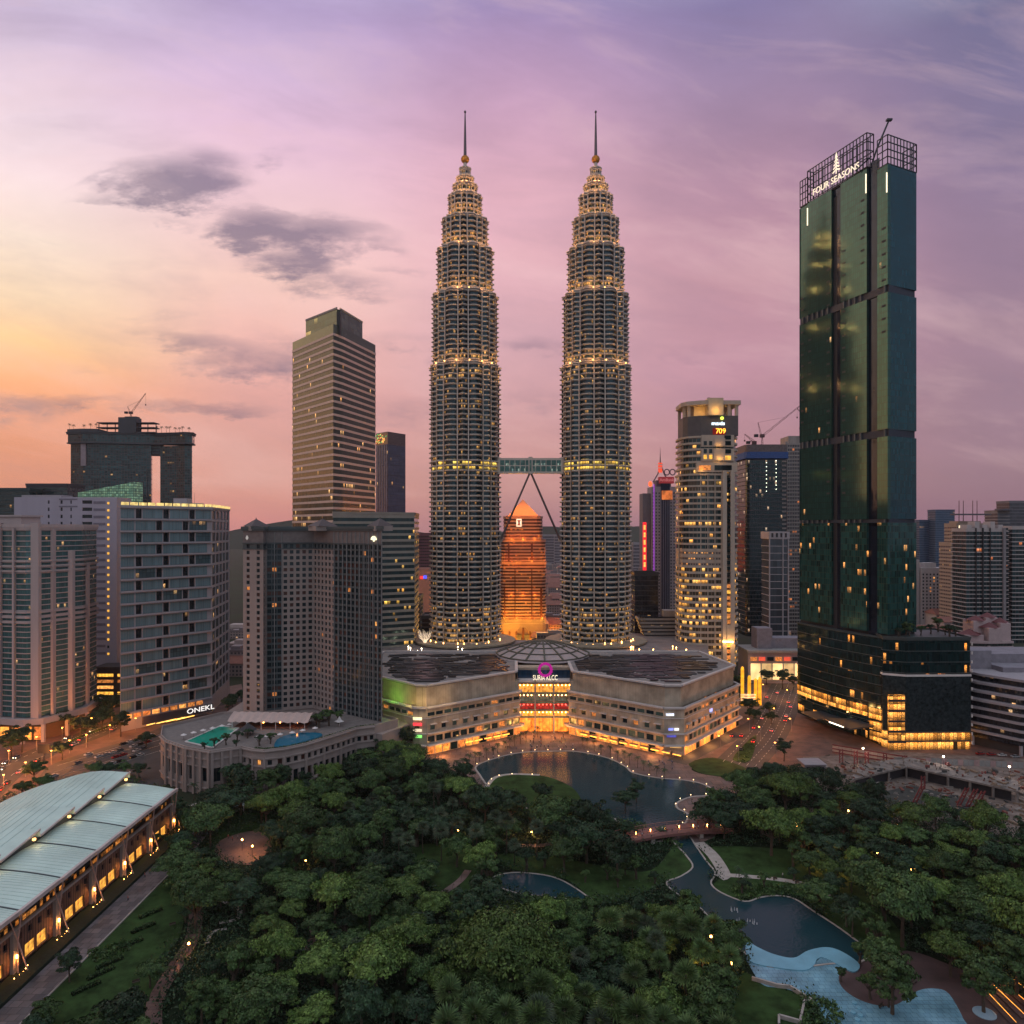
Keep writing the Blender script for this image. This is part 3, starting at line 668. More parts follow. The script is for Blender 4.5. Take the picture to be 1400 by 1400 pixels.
class Wins:
    """the windows of one building: the hundred nearest are parts, the rest one part"""
    def __init__(s, root, name='window'): s.r = root; s.n = name; s.w = []
    def add(s, A, B, rects, depth, pick):
        d, n, l = wing(A, B)
        for k, r in enumerate(rects):
            c = ((r[0]+r[1])/2, r[2]); p = (A[0]+d.x*c[0]-n.x*depth, A[1]+d.y*c[0]-n.y*depth, c[1]); s.w.append((p, atan2(d.y, d.x), round(r[1]-r[0], 2), round(r[3]-r[2], 2), pick(k, r)))
    def done(s, most=100):
        s.w.sort(key=lambda w: hypot(w[0][0], w[0][1])); cache = {}
        def quads(b, w, h, M_=None, mi=0, mi2=0):
            f = .12
            pts = [(-w/2, 0, 0), (w/2, 0, 0), (w/2, 0, h), (-w/2, 0, h)]
            fr = [((-w/2, -f, 0), (w/2, -f, 0), (w/2, -f, .14), (-w/2, -f, .14)), ((-.06, -f, .14), (.06, -f, .14), (.06, -f, h), (-.06, -f, h))]
            T = M_ or Matrix.Identity(4)
            b.face([T@Vector(p) for p in pts], mi, [(0, 0), (w, 0), (w, h), (0, h)])
            for q in fr: b.face([T@Vector(p) for p in q], mi2)
        for p, a, w, h, m in s.w[:most]:
            k = (w, h, m.name)
            if k not in cache:
                b = MB(); quads(b, w, h, None, 0, 1); g_ = MB(); f_ = MB(); n4 = 4; g_.face(b.v[:4], 0, b.uv[:4])
                for q in range(1, len(b.f)): f_.face([b.v[i] for i in b.f[q]])
                cache[k] = (g_.mesh(s.n, m), f_.mesh('frame', M['dark']))
            put(cache[k][1], 'frame', put(cache[k][0], s.n, s.r, p, a))
        if len(s.w) > most:
            b = MB(); ms = [M['dark']]
            for p, a, w, h, m in s.w[most:]:
                if m not in ms: ms.append(m)
                quads(b, w, h, Matrix.Translation(p)@Matrix.Rotation(a, 4, 'Z'), ms.index(m), 0)
            tag(b.build(s.n, ms, s.r), kind='stuff')
def text(s, size, m, parent, loc, rz=0, ext=.15, name='lettering', align='CENTER', bold=.0, font_w=1.0):
    c = bpy.data.curves.new('t', 'FONT'); c.body = s; c.size = size; c.extrude = ext; c.align_x = align; c.align_y = 'CENTER'; c.offset = bold; c.resolution_u = 3
    o = bpy.data.objects.new('t', c); COL.objects.link(o); bpy.context.view_layer.update()
    me = bpy.data.meshes.new_from_object(o.evaluated_get(bpy.context.evaluated_depsgraph_get())); bpy.data.objects.remove(o)
    me.transform(Matrix.Rotation(pi/2, 4, 'X')@Matrix.Diagonal((font_w, 1, 1, 1))); me.materials.clear(); me.materials.append(m); me.name = name
    return put(me, name, parent, loc, rz)
rng = random.Random(11)
# window glass kinds
M['w_dark'] = glass('window_dark', (.012, .032, .04), .35, .1, 50, 50, lit=0, mull=.0, pane=.4)
M['w_red'] = glass('window_curtain', (.07, .022, .016), .1, .35, 50, 50, lit=0, mull=0, pane=.4)
M['w_lit'] = glow('window_lit', (1, .34, .08), .5, .85, .8)
M['w_litb'] = glow('window_lit_bright', (1, .42, .10), 1.05, .7, .8)
M['w_teal'] = glass('window_teal', (.10, .17, .15), .3, .2, 50, 50, lit=0, mull=0, pane=.4)
M['w_yel'] = glow('window_lit_yellow', (1, .50, .07), 1.1, .6, .7)
def pickw(lit=.03, red=.15):
    def f(k, r):
        x = rng.random()
        return M['w_litb'] if x < lit*.4 else M['w_lit'] if x < lit else M['w_red'] if x < lit+red else M['w_dark']
    return f
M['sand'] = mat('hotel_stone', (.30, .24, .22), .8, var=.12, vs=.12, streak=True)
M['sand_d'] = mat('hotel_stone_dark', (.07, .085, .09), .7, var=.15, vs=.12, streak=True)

# ------------------------------------------------------------------ banded office tower
t = thing('office_tower', 'office tower banded in pink spandrels and green glass, with a glass box on its top', 'skyscraper', (-150, 640, 0))
def loc(poly, c): return [(x-c[0], y-c[1]) for x, y in poly]
c0 = (-150, 640)
P = loc([(-146.5, 599.5), (-141.6, 611), (-125, 669.5), (-181, 730), (-198, 660)], c0)
g3 = glass('banded_tower_glass', (.035, .05, .042), .15, .22, 1.6, 4, spec=.25, lit=.012, ls=1.3, mull=.08)
g3b = glass('banded_tower_glass_lit', (.035, .05, .042), .15, .22, 1.6, 4, spec=.25, lit=.07, ls=1.3, mull=.08)
M['pinkband'] = mat('pink_spandrel', (.56, .42, .38), .55, .1, var=.08, vs=.2)
floors(t, P, 100, 281, 5.48, 1.9, .35, g3, M['pinkband'], lits={k: g3b for k in (0, 1, 2, 4, 5, 9, 10, 13, 16)})
ribbon(P, 281, 288.5).build('parapet_glass', glass('banded_tower_parapet', (.06, .09, .07), .5, .12, 2.2, 2.2, lit=0, mull=.1), t)
b = MB(); b.prism(offset(P, -.4), 279, 284.5); b.build('roof', M['concrete'], t)
B2 = loc([(-145, 606), (-143, 608), (-132.5, 648), (-172, 690), (-181, 642)], c0)
ribbon(B2, 284.5, 302.5).build('roof_box', glass('banded_tower_box', (.08, .11, .09), .5, .15, 5.5, 4.5, lit=.10, litc=(1, .75, .2), ls=.45, mull=.04), t)
b = MB(); b.prism(offset(B2, -.3), 284.5, 300.5); b.build('roof_box_core', M['dark'], t)
for a, c in ((0, 4), (1, 2)):
    b = MB(); p, q = B2[a], B2[c]; b.bar((p[0], p[1], 303.3), (q[0], q[1], 303.3), .8, 1.6); b.build('parapet_rail', M['concrete'], t)
b = MB(); b.box(B2[0][0]-.2, B2[1][0]+.8, B2[0][1]-.4, B2[1][1]+1, 281, 300); b.build('corner_slot', M['dark'], t)
# its lower wing
t = thing('office_block', 'long lower office block banded in grey, joined to the pink and green tower', 'office block', (-100, 570, 0))
P = loc([(-130, 532), (-112.5, 541), (-75, 561), (-78, 610), (-140, 610)], (-100, 570))
g4 = glass('block_glass', (.025, .06, .065), .5, .12, 1.8, 4.4, lit=.05, litc=(1, .6, .1), ls=1.6, mull=.08); g4b = glass('block_glass_busy', (.05, .065, .06), .5, .12, 2.4, 4.4, lit=.25, litc=(1, .66, .08), ls=2.0, mull=.12)
M['greyband'] = mat('grey_spandrel', (.26, .235, .20), .6, var=.12, vs=.15)
floors(t, P, 10, 130.5, 4.42, 1.9, .5, g4, M['greyband'], lits={22: g4b, 12: g4b, 3: g4b, 4: g4b}); cap(t, P, 130.5, 2.5, M['greyband'])
for q in range(6):
    u = q/5; b = MB(); b.lathe([(.2, 0), (1.0, .3), (1.0, .9), (.2, 1.2)], 8); b.build('entrance_lamp', M['lampo'], t, loc=(P[1][0]+(P[2][0]-P[1][0])*u, P[1][1]+(P[2][1]-P[1][1])*u-2.2, 26+rng.random()*4))
for u in (.15, .5, .85): l_ = bpy.data.lights.new('wash_light', 'POINT'); l_.energy = 5000; l_.color = (1, .4, .1); l_.shadow_soft_size = .5; lo_ = bpy.data.objects.new('wash_light', l_); COL.objects.link(lo_); lo_.parent = t; lo_.location = (P[1][0]+(P[2][0]-P[1][0])*u+1, P[1][1]+(P[2][1]-P[1][1])*u-5, 27)
# slim tower behind
t = thing('office_tower', 'slim dark tower with a lattice of coloured lights at its top, behind the banded tower', 'skyscraper', (-170, 1000, 0))
P = [(-20, 22), (0, 0), (20, 30), (0, 60)]; g5 = glass('slim_glass', (.07, .08, .13), .6, .12, 2.5, 5, lit=.01, ls=.6, mull=.2)
floors(t, P, 110, 236, 14, .6, .15, g5, mat('slim_band', (.07, .05, .06), .7))
floors(t, P, 236, 253, 17, .8, .2, glass('slim_top', (.12, .08, .08), .4, .2, 2, 2, lit=0, mull=.2), mat('slim_band', (.07, .05, .06), .7))
for k in range(7):
    b = MB(); x = -19+k*2.9; y = 21-k*3.2; b.box(x-.3, x+.3, y-1, y-.4, 100, 236); b.build('fin', mat('slim_fin', (.14, .17, .30), .5, .3), t)
for k in range(40):
    u = rng.random(); b = MB(); x = -20+18*u; y = 22-20*u-1.0; z = 239+rng.random()*12; b.bar((x-.8, y, z-.8), (x+.8, y, z+.8), .5)
    b.build('light_strip', rng.choice([glow('led_orange', (1, .28, .05), 1.6), glow('led_amber', (1, .5, .15), 1.8), glow('led_green', (.1, .9, .25), .9)]), t)

# ------------------------------------------------------------------ stone hotel
t = thing('hotel', 'pinkish stone hotel of angled wings with pyramid roofs and a lit fan emblem', 'hotel', (-110, 420, 0)); hc = (-110, 420); HT = t
def hp(x, y): return (x-hc[0], y-hc[1])
zt_ = 119.5
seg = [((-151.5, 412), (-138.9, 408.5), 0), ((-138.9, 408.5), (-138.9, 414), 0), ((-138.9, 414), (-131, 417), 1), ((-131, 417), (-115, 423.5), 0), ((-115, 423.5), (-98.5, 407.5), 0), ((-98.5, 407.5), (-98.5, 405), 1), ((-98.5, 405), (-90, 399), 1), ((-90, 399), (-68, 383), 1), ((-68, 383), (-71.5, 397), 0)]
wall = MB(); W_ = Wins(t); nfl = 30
for A, B, dk in seg:
    A = hp(*A); B = hp(*B); d, n, l = wing(A, B)
    if l < 3: wall.quad((*A, 12), (*B, 12), (*B, zt_), (*A, zt_), dk); continue
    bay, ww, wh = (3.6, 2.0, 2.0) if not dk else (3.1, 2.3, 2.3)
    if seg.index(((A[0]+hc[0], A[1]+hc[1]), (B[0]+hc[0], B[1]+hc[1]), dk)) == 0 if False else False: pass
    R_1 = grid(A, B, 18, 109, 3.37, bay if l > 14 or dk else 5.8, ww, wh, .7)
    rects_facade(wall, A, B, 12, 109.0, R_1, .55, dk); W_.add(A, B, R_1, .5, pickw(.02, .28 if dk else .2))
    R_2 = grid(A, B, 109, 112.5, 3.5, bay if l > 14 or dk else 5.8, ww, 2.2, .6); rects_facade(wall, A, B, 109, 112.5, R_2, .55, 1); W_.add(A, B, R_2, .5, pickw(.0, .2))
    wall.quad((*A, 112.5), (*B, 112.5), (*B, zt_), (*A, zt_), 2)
F_ = [hp(*s[0]) for s in seg]+[hp(*seg[-1][1])]+[hp(-92, 436), hp(-115, 452), hp(-152, 440)]
for i in (9, 10, 11): 
    a, c = F_[i], F_[(i+1) % 12]; wall.quad((*a, 12), (*c, 12), (*c, zt_), (*a, zt_), 0)
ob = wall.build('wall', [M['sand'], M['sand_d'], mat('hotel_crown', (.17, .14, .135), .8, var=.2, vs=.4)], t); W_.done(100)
cap(t, F_, zt_, 2.4, M['sand_d'], .8)
for z, o in ((112.2, .5), (109, .35), (17, .5)):
    b = MB(); b.prism(offset(F_, o), z, z+.6); b.build('cornice', M['sand_d'] if z > 20 else M['sand'], t)
for A, B, dk in seg:     # thin vertical ribs on the darker glazed bays
    if dk:
        A = hp(*A); B = hp(*B); d, n, l = wing(A, B)
        if l < 4: continue
        for k in range(int(l/3.1)+1):
            u = min(l-.2, k*l/max(1, int(l/3.1))); x, y = A[0]+d.x*u+n.x*.15, A[1]+d.y*u+n.y*.15
            b = MB(); b.box(x-.22, x+.22, y-.22, y+.22, 12, zt_-.5); b.build('rib', mat('hotel_rib', (.20, .19, .19), .6), t)
for (x, y), r in ((hp(-145.5, 416), 5.2), (hp(-108, 417), 6.2), (hp(-70.5, 391), 5)):
    b = MB(); b.box(x-r, x+r, y-r, y+r, zt_, zt_+2.6, rot=.6, c=(x, y)); b.build('roof_pavilion', M['sand'], t)
    b = MB(); b.lathe([(r*1.45, zt_+2.6), (r*1.2, zt_+3.4), (.35, zt_+6.6), (.1, zt_+7.6)], 4, (x, y)); b.build('pyramid_roof', mat('hotel_roof', (.07, .055, .06), .7, var=.2), t)
# fan emblem (lit) and drop emblem
def fan(parent, x, y, z, rz, r, m):
    b = MB()
    for k in range(9):
        a = pi*(.06+.88*k/9); c = pi*(.06+.88*(k+.82)/9)
        b.face([(0, -.25, 0), (r*cos(c), -.25, r*sin(c)), (r*cos((a+c)/2)*1.06, -.25, r*sin((a+c)/2)*1.06), (r*cos(a), -.25, r*sin(a))][::-1])
    b.box(-.4, .4, -.3, 0, -.5, .1); b.build('fan_emblem', m, parent, loc=(x, y, z)).rotation_euler = (0, 0, rz)
d, n, l = wing(hp(-90, 399), hp(-68, 383)); q = Vector(hp(-90, 399))+d*(l*.80)+n*.6
fan(t, q.x, q.y, 114.4, atan2(d.y, d.x), 2.4, glow('emblem_light', (1, .93, .6), 1.6, .1))
d, n, l = wing(hp(-151.5, 412), hp(-138.9, 408.5)); q = Vector(hp(-151.5, 412))+d*(l*.22)+n*.4
b = MB(); b.face([(0, 0, -1.3), (1.0, 0, -.1), (.6, 0, .8), (0, 0, 1.6), (-.6, 0, .8), (-1.0, 0, -.1)]); b.build('drop_emblem', glow('emblem_pale', (.8, .75, .7), .35, .1), t, loc=(q.x, q.y, 115.5)).rotation_euler = (0, 0, atan2(d.y, d.x))
# hotel garden terrace at the foot
b = MB(); F2 = [hp(*p) for p in [(-163, 396), (-140, 389), (-112, 397), (-96, 388), (-66, 372), (-55, 392), (-90, 440), (-118, 460), (-163, 448)]]; b.prism(F2, 0, 16); b.build('terrace_wall', M['sand'], t)

# ------------------------------------------------------------------ hotel pool podium
t = thing('podium', 'stone terrace building with arched glazing that carries the hotel pools and marquee', 'podium', (-120, 350, 0)); pc = (-120, 350); POD = t
front = [(-171, 356), (-164, 347), (-150, 336.5), (-136, 330), (-124.7, 337), (-118, 333)]+[(-112, 331.5), (-104, 335), (-96, 342), (-90, 351), (-84, 360), (-78.6, 369), (-70, 373)]
PF = [(x-pc[0], y-pc[1]) for x, y in front]; back = [(-60-pc[0], 386-pc[1]), (-75-pc[0], 400-pc[1]), (-158-pc[0], 400-pc[1]), (-178-pc[0], 372-pc[1])]
wall = MB(); W_ = Wins(t)
FULL = PF+back
for i in range(len(FULL)):
    A, B = FULL[i], FULL[(i+1) % len(FULL)]; d, n, l = wing(A, B)
    if i >= len(PF)-1: wall.quad((*A, 0), (*B, 0), (*B, 20), (*A, 20)); continue
    if 1 <= i <= 3: R_1 = [(l*.5+o-1.9, l*.5+o+1.9, 6.0, 12.4) for o in ((-4.8, 0, 4.8) if l > 16 else (-4, 4) if l > 12 else (0,))]
    elif i == 0: R_1 = [(l*.5-1.3, l*.5+1.3, 6.5, 13.5)]
    else:
        k = max(1, int(l/3.1)); R_1 = [(l*(j+.5)/k-1.15, l*(j+.5)/k+1.15, 4.0, 9.6) for j in range(k)]+[(l*(j+.5)/k-.95, l*(j+.5)/k+.95, 13.2, 15.6) for j in range(k)]
    rects_facade(wall, A, B, 0, 20, R_1, .9); W_.add(A, B, R_1, .85, pickw(.02, .05))
wall.build('wall', M['sand'], t); W_.done()
b = MB(); b.prism(offset(FULL, -.2), 18.6, 19.3); b.build('roof_terrace', mat('terrace_paving', (.19, .16, .15), .8, var=.2, vs=.4), t)
for z, o in ((19.8, .6), (16.4, .35), (11.4+1.4, .3), (3.2, .4)):
    b = MB(); q = offset(FULL, o)
    for i in range(len(PF)-1): b.bar((*q[i], z), (*q[i+1], z), .7, .55)
    b.build('cornice', M['sand'], t)
b = MB(); q = offset(FULL, -.2)
for i in range(len(q)): b.bar((*q[i], 19.9), (*q[(i+1) % len(q)], 19.9), .5, 1.4)
b.build('parapet', M['sand'], t)
for i in (1, 2, 3):
    A, B = PF[i], PF[i+1]; d, n, l = wing(A, B)
    for u in ([.04, .36, .64, .96]):
        x, y = A[0]+d.x*l*u+n.x*.5, A[1]+d.y*l*u+n.y*.5; b = MB(); b.box(x-.6, x+.6, y-.6, y+.6, 0, 19.4, rot=atan2(d.y, d.x), c=(x, y)); b.build('pilaster', M['sand'], t)
for i in range(5, 11):
    A = PF[i]; b = MB(); b.box(A[0]-.5, A[0]+.5, A[1]-.9, A[1]+.1, 3, 16.2); b.build('pilaster', M['sand'], t)
pw = [(x-pc[0], y-pc[1]) for x, y in [G(255, 1014, 19.6), G(290, 1022, 19.6), G(325, 996, 19.6), G(302, 993, 19.6)]]
b = MB(); b.prism(ccw(pw), 19.3, 19.75); b.build('pool', M['poolgreen'], t)
kb = MB(); q = offset(ccw(pw), .4)
for i in range(4): kb.bar((*q[i], 19.7), (*q[(i+1) % 4], 19.7), .7, .5)
kb.build('pool_edge', M['white'], t)
pw2 = [(x-pc[0], y-pc[1]) for x, y in [G(*p, 19.6) for p in smooth([(375, 1021), (390, 1023), (412, 1015), (440, 1006), (432, 1002), (405, 1003), (382, 1009)], 4)]]
b = MB(); b.prism(ccw(pw2), 19.3, 19.8); b.build('pool', M['pool'], t)
# marquee, parasol, huts stand on the terrace: their own things
tm = thing('marquee', 'long peach coloured marquee with scalloped roof on the hotel pool terrace', 'marquee', (-123, 377, 19.3))
b = MB(); seg_ = 10
for k in range(seg_):
    x0 = -17+34*k/seg_; x1 = x0+34/seg_; xm = (x0+x1)/2
    for s in (-1, 1):
        for (a0, h0), (a1, h1) in zip([(0, 6.4), (.5, 5.3), (1, 3.6)], [(.5, 5.3), (1, 3.6)]):
            b.face([(x0, s*a0*6, h0), (xm, s*a0*6, h0-.5), (xm, s*a1*6, h1-.5), (x0, s*a1*6, h1)]); b.face([(xm, s*a0*6, h0-.5), (x1, s*a0*6, h0), (x1, s*a1*6, h1), (xm, s*a1*6, h1-.5)])
b.face([(-17, -6, 3.6), (-17, 6, 3.6), (-17, 0, 6.4)]); b.face([(17, 6, 3.6), (17, -6, 3.6), (17, 0, 6.4)])
b.build('canopy', mat('marquee_cloth', (.50, .36, .32), .8, var=.1, vs=.4), tm).rotation_euler = (0, 0, -.05)
tm.scale = (1.22, 1.35, 1.1)
for k in range(6):
    for s in (-1, 1): b = MB(); b.box(-15+k*6-.1, -15+k*6+.1, s*5.7-.1, s*5.7+.1, 0, 3.7); b.build('post', M['white'], tm)
b = MB(); b.box(-15, 15, -4, 4, 0, .6); b.build('seating', mat('marquee_floor', (.2, .09, .06), .8), tm)
for k in range(3): b = MB(); b.lathe([(.05, 3.0), (.25, 3.1), (.25, 3.4), (.05, 3.5)], 6, (-2+7*k, -5.9)); b.build('lamp', M['lampo'], tm)
tm = thing('parasol', 'white peaked canopy at the far end of the hotel pool terrace', 'parasol', (-88.5, 375, 19.3))
b = MB(); b.lathe([(2.6, 2.6), (1.2, 3.2), (.15, 5.2)], 4); b.build('canopy', mat('canvas_white', (.6, .55, .53), .8), tm); b = MB(); b.lathe([(.09, 0), (.09, 2.8)], 6); b.build('pole', M['white'], tm)
for j, (x, y, lb) in enumerate([(-100, 386, 'small dark pagoda roofed pavilion behind the marquee'), (-130, 360, 'grey thatched hut between the two hotel pools')]):
    tm = thing('garden_pavilion', lb, 'pavilion', (x, y, 19.3)); b = MB(); b.lathe([(4.4, 2.6), (2.4, 4.0), (.3, 5.6)], 8); b.build('roof', mat('pavilion_roof', (.05, .045, .05), .8, var=.2), tm)
    for k in range(4): b = MB(); b.lathe([(.15, 0), (.15, 2.8)], 6, (2.6*cos(pi/4+k*pi/2), 2.6*sin(pi/4+k*pi/2))); b.build('post', M['dark'], tm)

# ------------------------------------------------------------------ glass apartment block with staggered panels
t = thing('apartment_block', 'teal glass apartment block with staggered panels and a yellow lit roof edge', 'apartment block', (-215, 480, 0))
c1 = (-215, 480); A = (-232.5-c1[0], 434-c1[1]); B = (-196.5-c1[0], 479-c1[1]); C_ = (-207-c1[0], 536-c1[1]); D = (-262-c1[0], 500-c1[1])
M['lav'] = mat('apartment_frame', (.33, .30, .32), .7, var=.1, vs=.1, streak=True)
gt = glass('apartment_glass', (.17, .27, .30), .25, .2, 1.5, 6, lit=.0, mull=.1, pane=.12, mullc=(.20, .21, .23)); gt2 = glass('apartment_glass_rooms', (.08, .14, .16), .3, .15, 2.2, 3.2, lit=.12, ls=.7, mull=.12)
gd = glass('apartment_recess', (.015, .035, .045), .4, .15, 2.0, 3, lit=.02, ls=.8, mull=.1)
wall = MB(); W_ = Wins(t); rows = 17; z0 = 10; fh = 7.25
d, n, l = wing(A, B); allr = []
for j in range(rows):
    z = z0+j*fh; o = 0 if j % 2 else 5.0
    W_.add(A, B, [(.4, 8.2, z+.9, z+fh-.7)], .3, lambda k, r: gt); allr.append((.4, 8.2, z+.9, z+fh-.7)); u = 8.9+o*.9
    if o: W_.add(A, B, [(9.1, 12.6, z+.9, z+fh-.7)], 1.2, lambda k, r: gd); allr.append((9.1, 12.6, z+.9, z+fh-.7)); u = 13.2
    while u < l-4:
        e = min(u+12.0, l-.8); W_.add(A, B, [(u, e, z+.9, z+fh-.7)], .15, lambda k, r: gt2 if rng.random() < .2 else gt); allr.append((u, e, z+.9, z+fh-.7)); u = e+.5
        if u < l-4.5: W_.add(A, B, [(u, u+3.6, z+.9, z+fh-.7)], 1.4, lambda k, r: gd); allr.append((u, u+3.6, z+.9, z+fh-.7)); u += 4.2
rects_facade(wall, A, B, 0, z0+rows*fh, allr, .9)
zt = z0+rows*fh
d2, n2, l2 = wing(B, C_); R_1 = [(1.5+k*11, 10.5+k*11, z0+j*fh+.9, z0+j*fh+fh-.7) for j in range(rows) for k in range(5)]
rects_facade(wall, B, C_, 0, zt, R_1, .6); W_.add(B, C_, R_1, .5, lambda k, r: gt2 if rng.random() < .25 else gd)
for p, q in ((C_, D), (D, A)): wall.quad((*p, 0), (*q, 0), (*q, zt), (*p, zt))
wall.build('wall', M['lav'], t); W_.done(100)
for j in range(rows+1):
    b = MB(); z = z0+j*fh; a_ = Vector(A)+n*.7; b_ = Vector(B)+n*.7; o = .0
    b.bar((a_.x, a_.y, z+.2), (b_.x, b_.y, z+.2), 1.2, .7); b.build('floor_ledge', M['lav'], t)
cap(t, [A, B, C_, D], zt, 1.5, M['lav'], .3)
for p, q in ((A, B), (B, C_)):
    dd, nn, ll = wing(p, q); k = int(ll/5)
    for i in range(k):
        u0 = Vector(p)+dd*(ll*i/k+.4); u1 = Vector(p)+dd*(ll*(i+1)/k-.4); b = MB(); b.bar((u0.x+nn.x*.3, u0.y+nn.y*.3, zt+2.2), (u1.x+nn.x*.3, u1.y+nn.y*.3, zt+2.2), .3, 2.2); b.build('roof_light', glow('roof_edge_light', (1, .72, .25), .85, .5, .5), t)
for x0, x1, y0, h in ((-6, 3, 20, 7.5), (4, 9, 25, 4.5), (10, 15, 30, 3)): b = MB(); b.box(x0-4, x1-4, y0-14, y0-6, zt, zt+h); b.build('lift_house', M['lav'], t)
b = MB(); b.lathe([(.12, zt), (.06, zt+12)], 6, (-2, 20)); b.build('mast', M['dark'], t)
# street level: lit lobby, name board and canopy
dd, nn, ll = wing(A, B); rz_ = atan2(dd.y, dd.x)
for i in range(9):
    u0 = Vector(A)+dd*(2+i*5.6)+nn*.35; b = MB(); u1 = u0+dd*4.4; b.quad((u0.x, u0.y, 7.0), (u1.x, u1.y, 7.0), (u1.x, u1.y, 9.6), (u0.x, u0.y, 9.6)); b.build('lobby_window', [M['w_lit'], M['w_litb']][i % 3 == 0], t)
p0 = Vector(A)+dd*12+nn*2.2; p1 = Vector(A)+dd*(ll-1)+nn*2.2; b = MB(); b.bar((p0.x, p0.y, 4.4), (p1.x, p1.y, 4.4), 1.2, 4.6); b.build('name_board', mat('board_dark', (.05, .045, .06), .5), t)
pt = Vector(A)+dd*(ll*.84)+nn*2.95; text('ONEKL', 4.4, glow('letter_white', (1, .95, .9), 1.1, .1), t, (pt.x, pt.y, 4.6), rz_, font_w=1.3)
for i in range(4): p0 = Vector(A)+dd*(14+i*6)+nn*3.2; p1 = p0+dd*(5 if i < 1 else 12); b = MB(); b.bar((p0.x, p0.y, 1.6-.15*i), (p1.x, p1.y, 1.8-.1*i), .3, .35); b.build('light_strip', glow('strip_amber', (1, .5, .1), 3.5, .2), t)

# ------------------------------------------------------------------ lavender slab and its dark base block
t = thing('apartment_block', 'flat lavender slab block striped in darker bands with a dotted column of yellow windows', 'apartment block', (-318, 520, 0))
x0, x1 = -36, 37
wall = MB(); W_ = Wins(t); A, B = (x0, 0), (x1, 0); R_1 = []; R_2 = []
for j in range(22):
    z = 30+j*5.1; R_1.append((48.5-0, 55.5, z+1.2, z+3.6)); R_2.append((66.3, 67.7, z+.6, z+2.4))
    if j > 17: R_1 += [(33, 34.5, z+1.2, z+3.6), (24, 25.2, z+1.2, z+3.6), (40, 41, z+1.2, z+3.6)]
rows = sorted({(r[2], r[3]) for r in R_1}); rects_facade(wall, A, B, 0, 143, R_1, .5); W_.add(A, B, R_1, .45, lambda k, r: M['w_yel'] if (r[0] > 45 and r[2] < 75 and rng.random() < .75) else M['w_dark']); W_.add(A, B, R_2, -.08, lambda k, r: M['w_yel'] if rng.random() < .9 else M['w_dark'])
wall.quad((x1, 0, 0), (x1, 20, 0), (x1, 20, 143), (x1, 0, 143)); wall.quad((x0, 20, 0), (x0, 0, 0), (x0, 0, 143), (x0, 20, 143)); wall.quad((x1, 20, 0), (x0, 20, 0), (x0, 20, 143), (x1, 20, 143)); wall.face([(x0, 0, 142.6), (x1, 0, 142.6), (x1, 20, 142.6), (x0, 20, 142.6)])
wall.build('wall', mat('lavender_render', (.38, .34, .40), .75, var=.08, vs=.08, streak=True), t); W_.done()
for j in range(22):
    z = 30+j*5.1; b = MB(); b.box(56.5+x0, 65+x0, -.18, 0, z+1.2, z+3.0); b.build('panel', mat('slab_panel', (.18, .16, .20), .6), t)
    if j > 19: b = MB(); b.box(2+x0+30, 45+x0, -.16, 0, z+3.9, z+4.9); b.build('panel', mat('slab_panel', (.18, .16, .20), .6), t)
b = MB(); b.box(x0+4, x0+32, 2, 16, 143, 144.6); b.build('roof', M['lav'], t)
t = thing('office_block', 'low dark block with rows of amber lit floors between the two big apartment blocks', 'office block', (-272, 500, 0))
b = MB(); b.box(-14, 16, 0, 16, 0, 26); b.build('wall', mat('dark_cladding', (.03, .03, .035), .5, var=.3), t)
for j in range(5):
    for i in range(2):
        if rng.random() < .9: b = MB(); b.box(-11.5+i*14, -.5+i*13.2-0, -.25, 0, 3+j*4.1, 5+j*4.1); b.build('window', [M['w_lit'], M['w_yel'], M['w_litb']][j % 3], t)
t = thing('glass_hall', 'green glass wedge roof lit from inside, rising behind the lavender slab', 'building', (-345, 640, 0))
b = MB(); P = [(-35, 0), (17, -6), (19, 6), (-35, 12)]; hz = [152, 161, 161, 152]
for i in range(4):
    a, c = P[i], P[(i+1) % 4]; ha, hc_ = hz[i], hz[(i+1) % 4]; l = hypot(c[0]-a[0], c[1]-a[1]); b.face([(*a, 100), (*c, 100), (*c, hc_), (*a, ha)], 0, [(0, 0), (l, 0), (l, hc_-100), (0, ha-100)])
b.face([(P[i][0], P[i][1], hz[i]) for i in range(4)], 0, [(P[i][0], P[i][1]) for i in range(4)])
b.build('glass_wall', glass('hall_glass', (.10, .26, .20), .4, .2, 2.0, 2.2, lit=.95, litc=(.22, .42, .22), ls=.55, mull=.14), t)
b = MB(); b.lathe([(.5, 100), (.3, 158), (.1, 174)], 6, (26, 0)); b.build('mast', M['dark'], t)
for j, (xa_, xb_, y, zt, lb) in enumerate([(-50, 92, 760, 160, 'dark teal slab roof at the picture edge behind the lavender block'), (-590+600-10, 30, 700, 153, '')][:1]):
    pass
for lb, pxa, pxb, Y, yt, mcol in [('dark low office roof with a raised frame, behind the lavender slab', 36, 92, 760, 661, (.045, .05, .06)), ('dark teal office roof on the skyline beyond the ribbed apartments', -30, 40, 740, 667, (.03, .06, .065))]:
    t = thing('office_block', lb, 'office block', (X(pxa, Y), Y, 0)); w_ = X(pxb, Y)-X(pxa, Y); zt = Z(yt, Y); P = [(0, 0), (w_, 0), (w_, 30), (0, 30)]
    floors(t, P, 90, zt-3, 4.2, 1.2, .2, glass('far_office_glass', (.04, .07, .075), .5, .15, 2, 4, lit=.01, ls=.7), mat('off_'+str(pxa), mcol, .6)); cap(t, P, zt-3, 3, mat('off_'+str(pxa), mcol, .6))

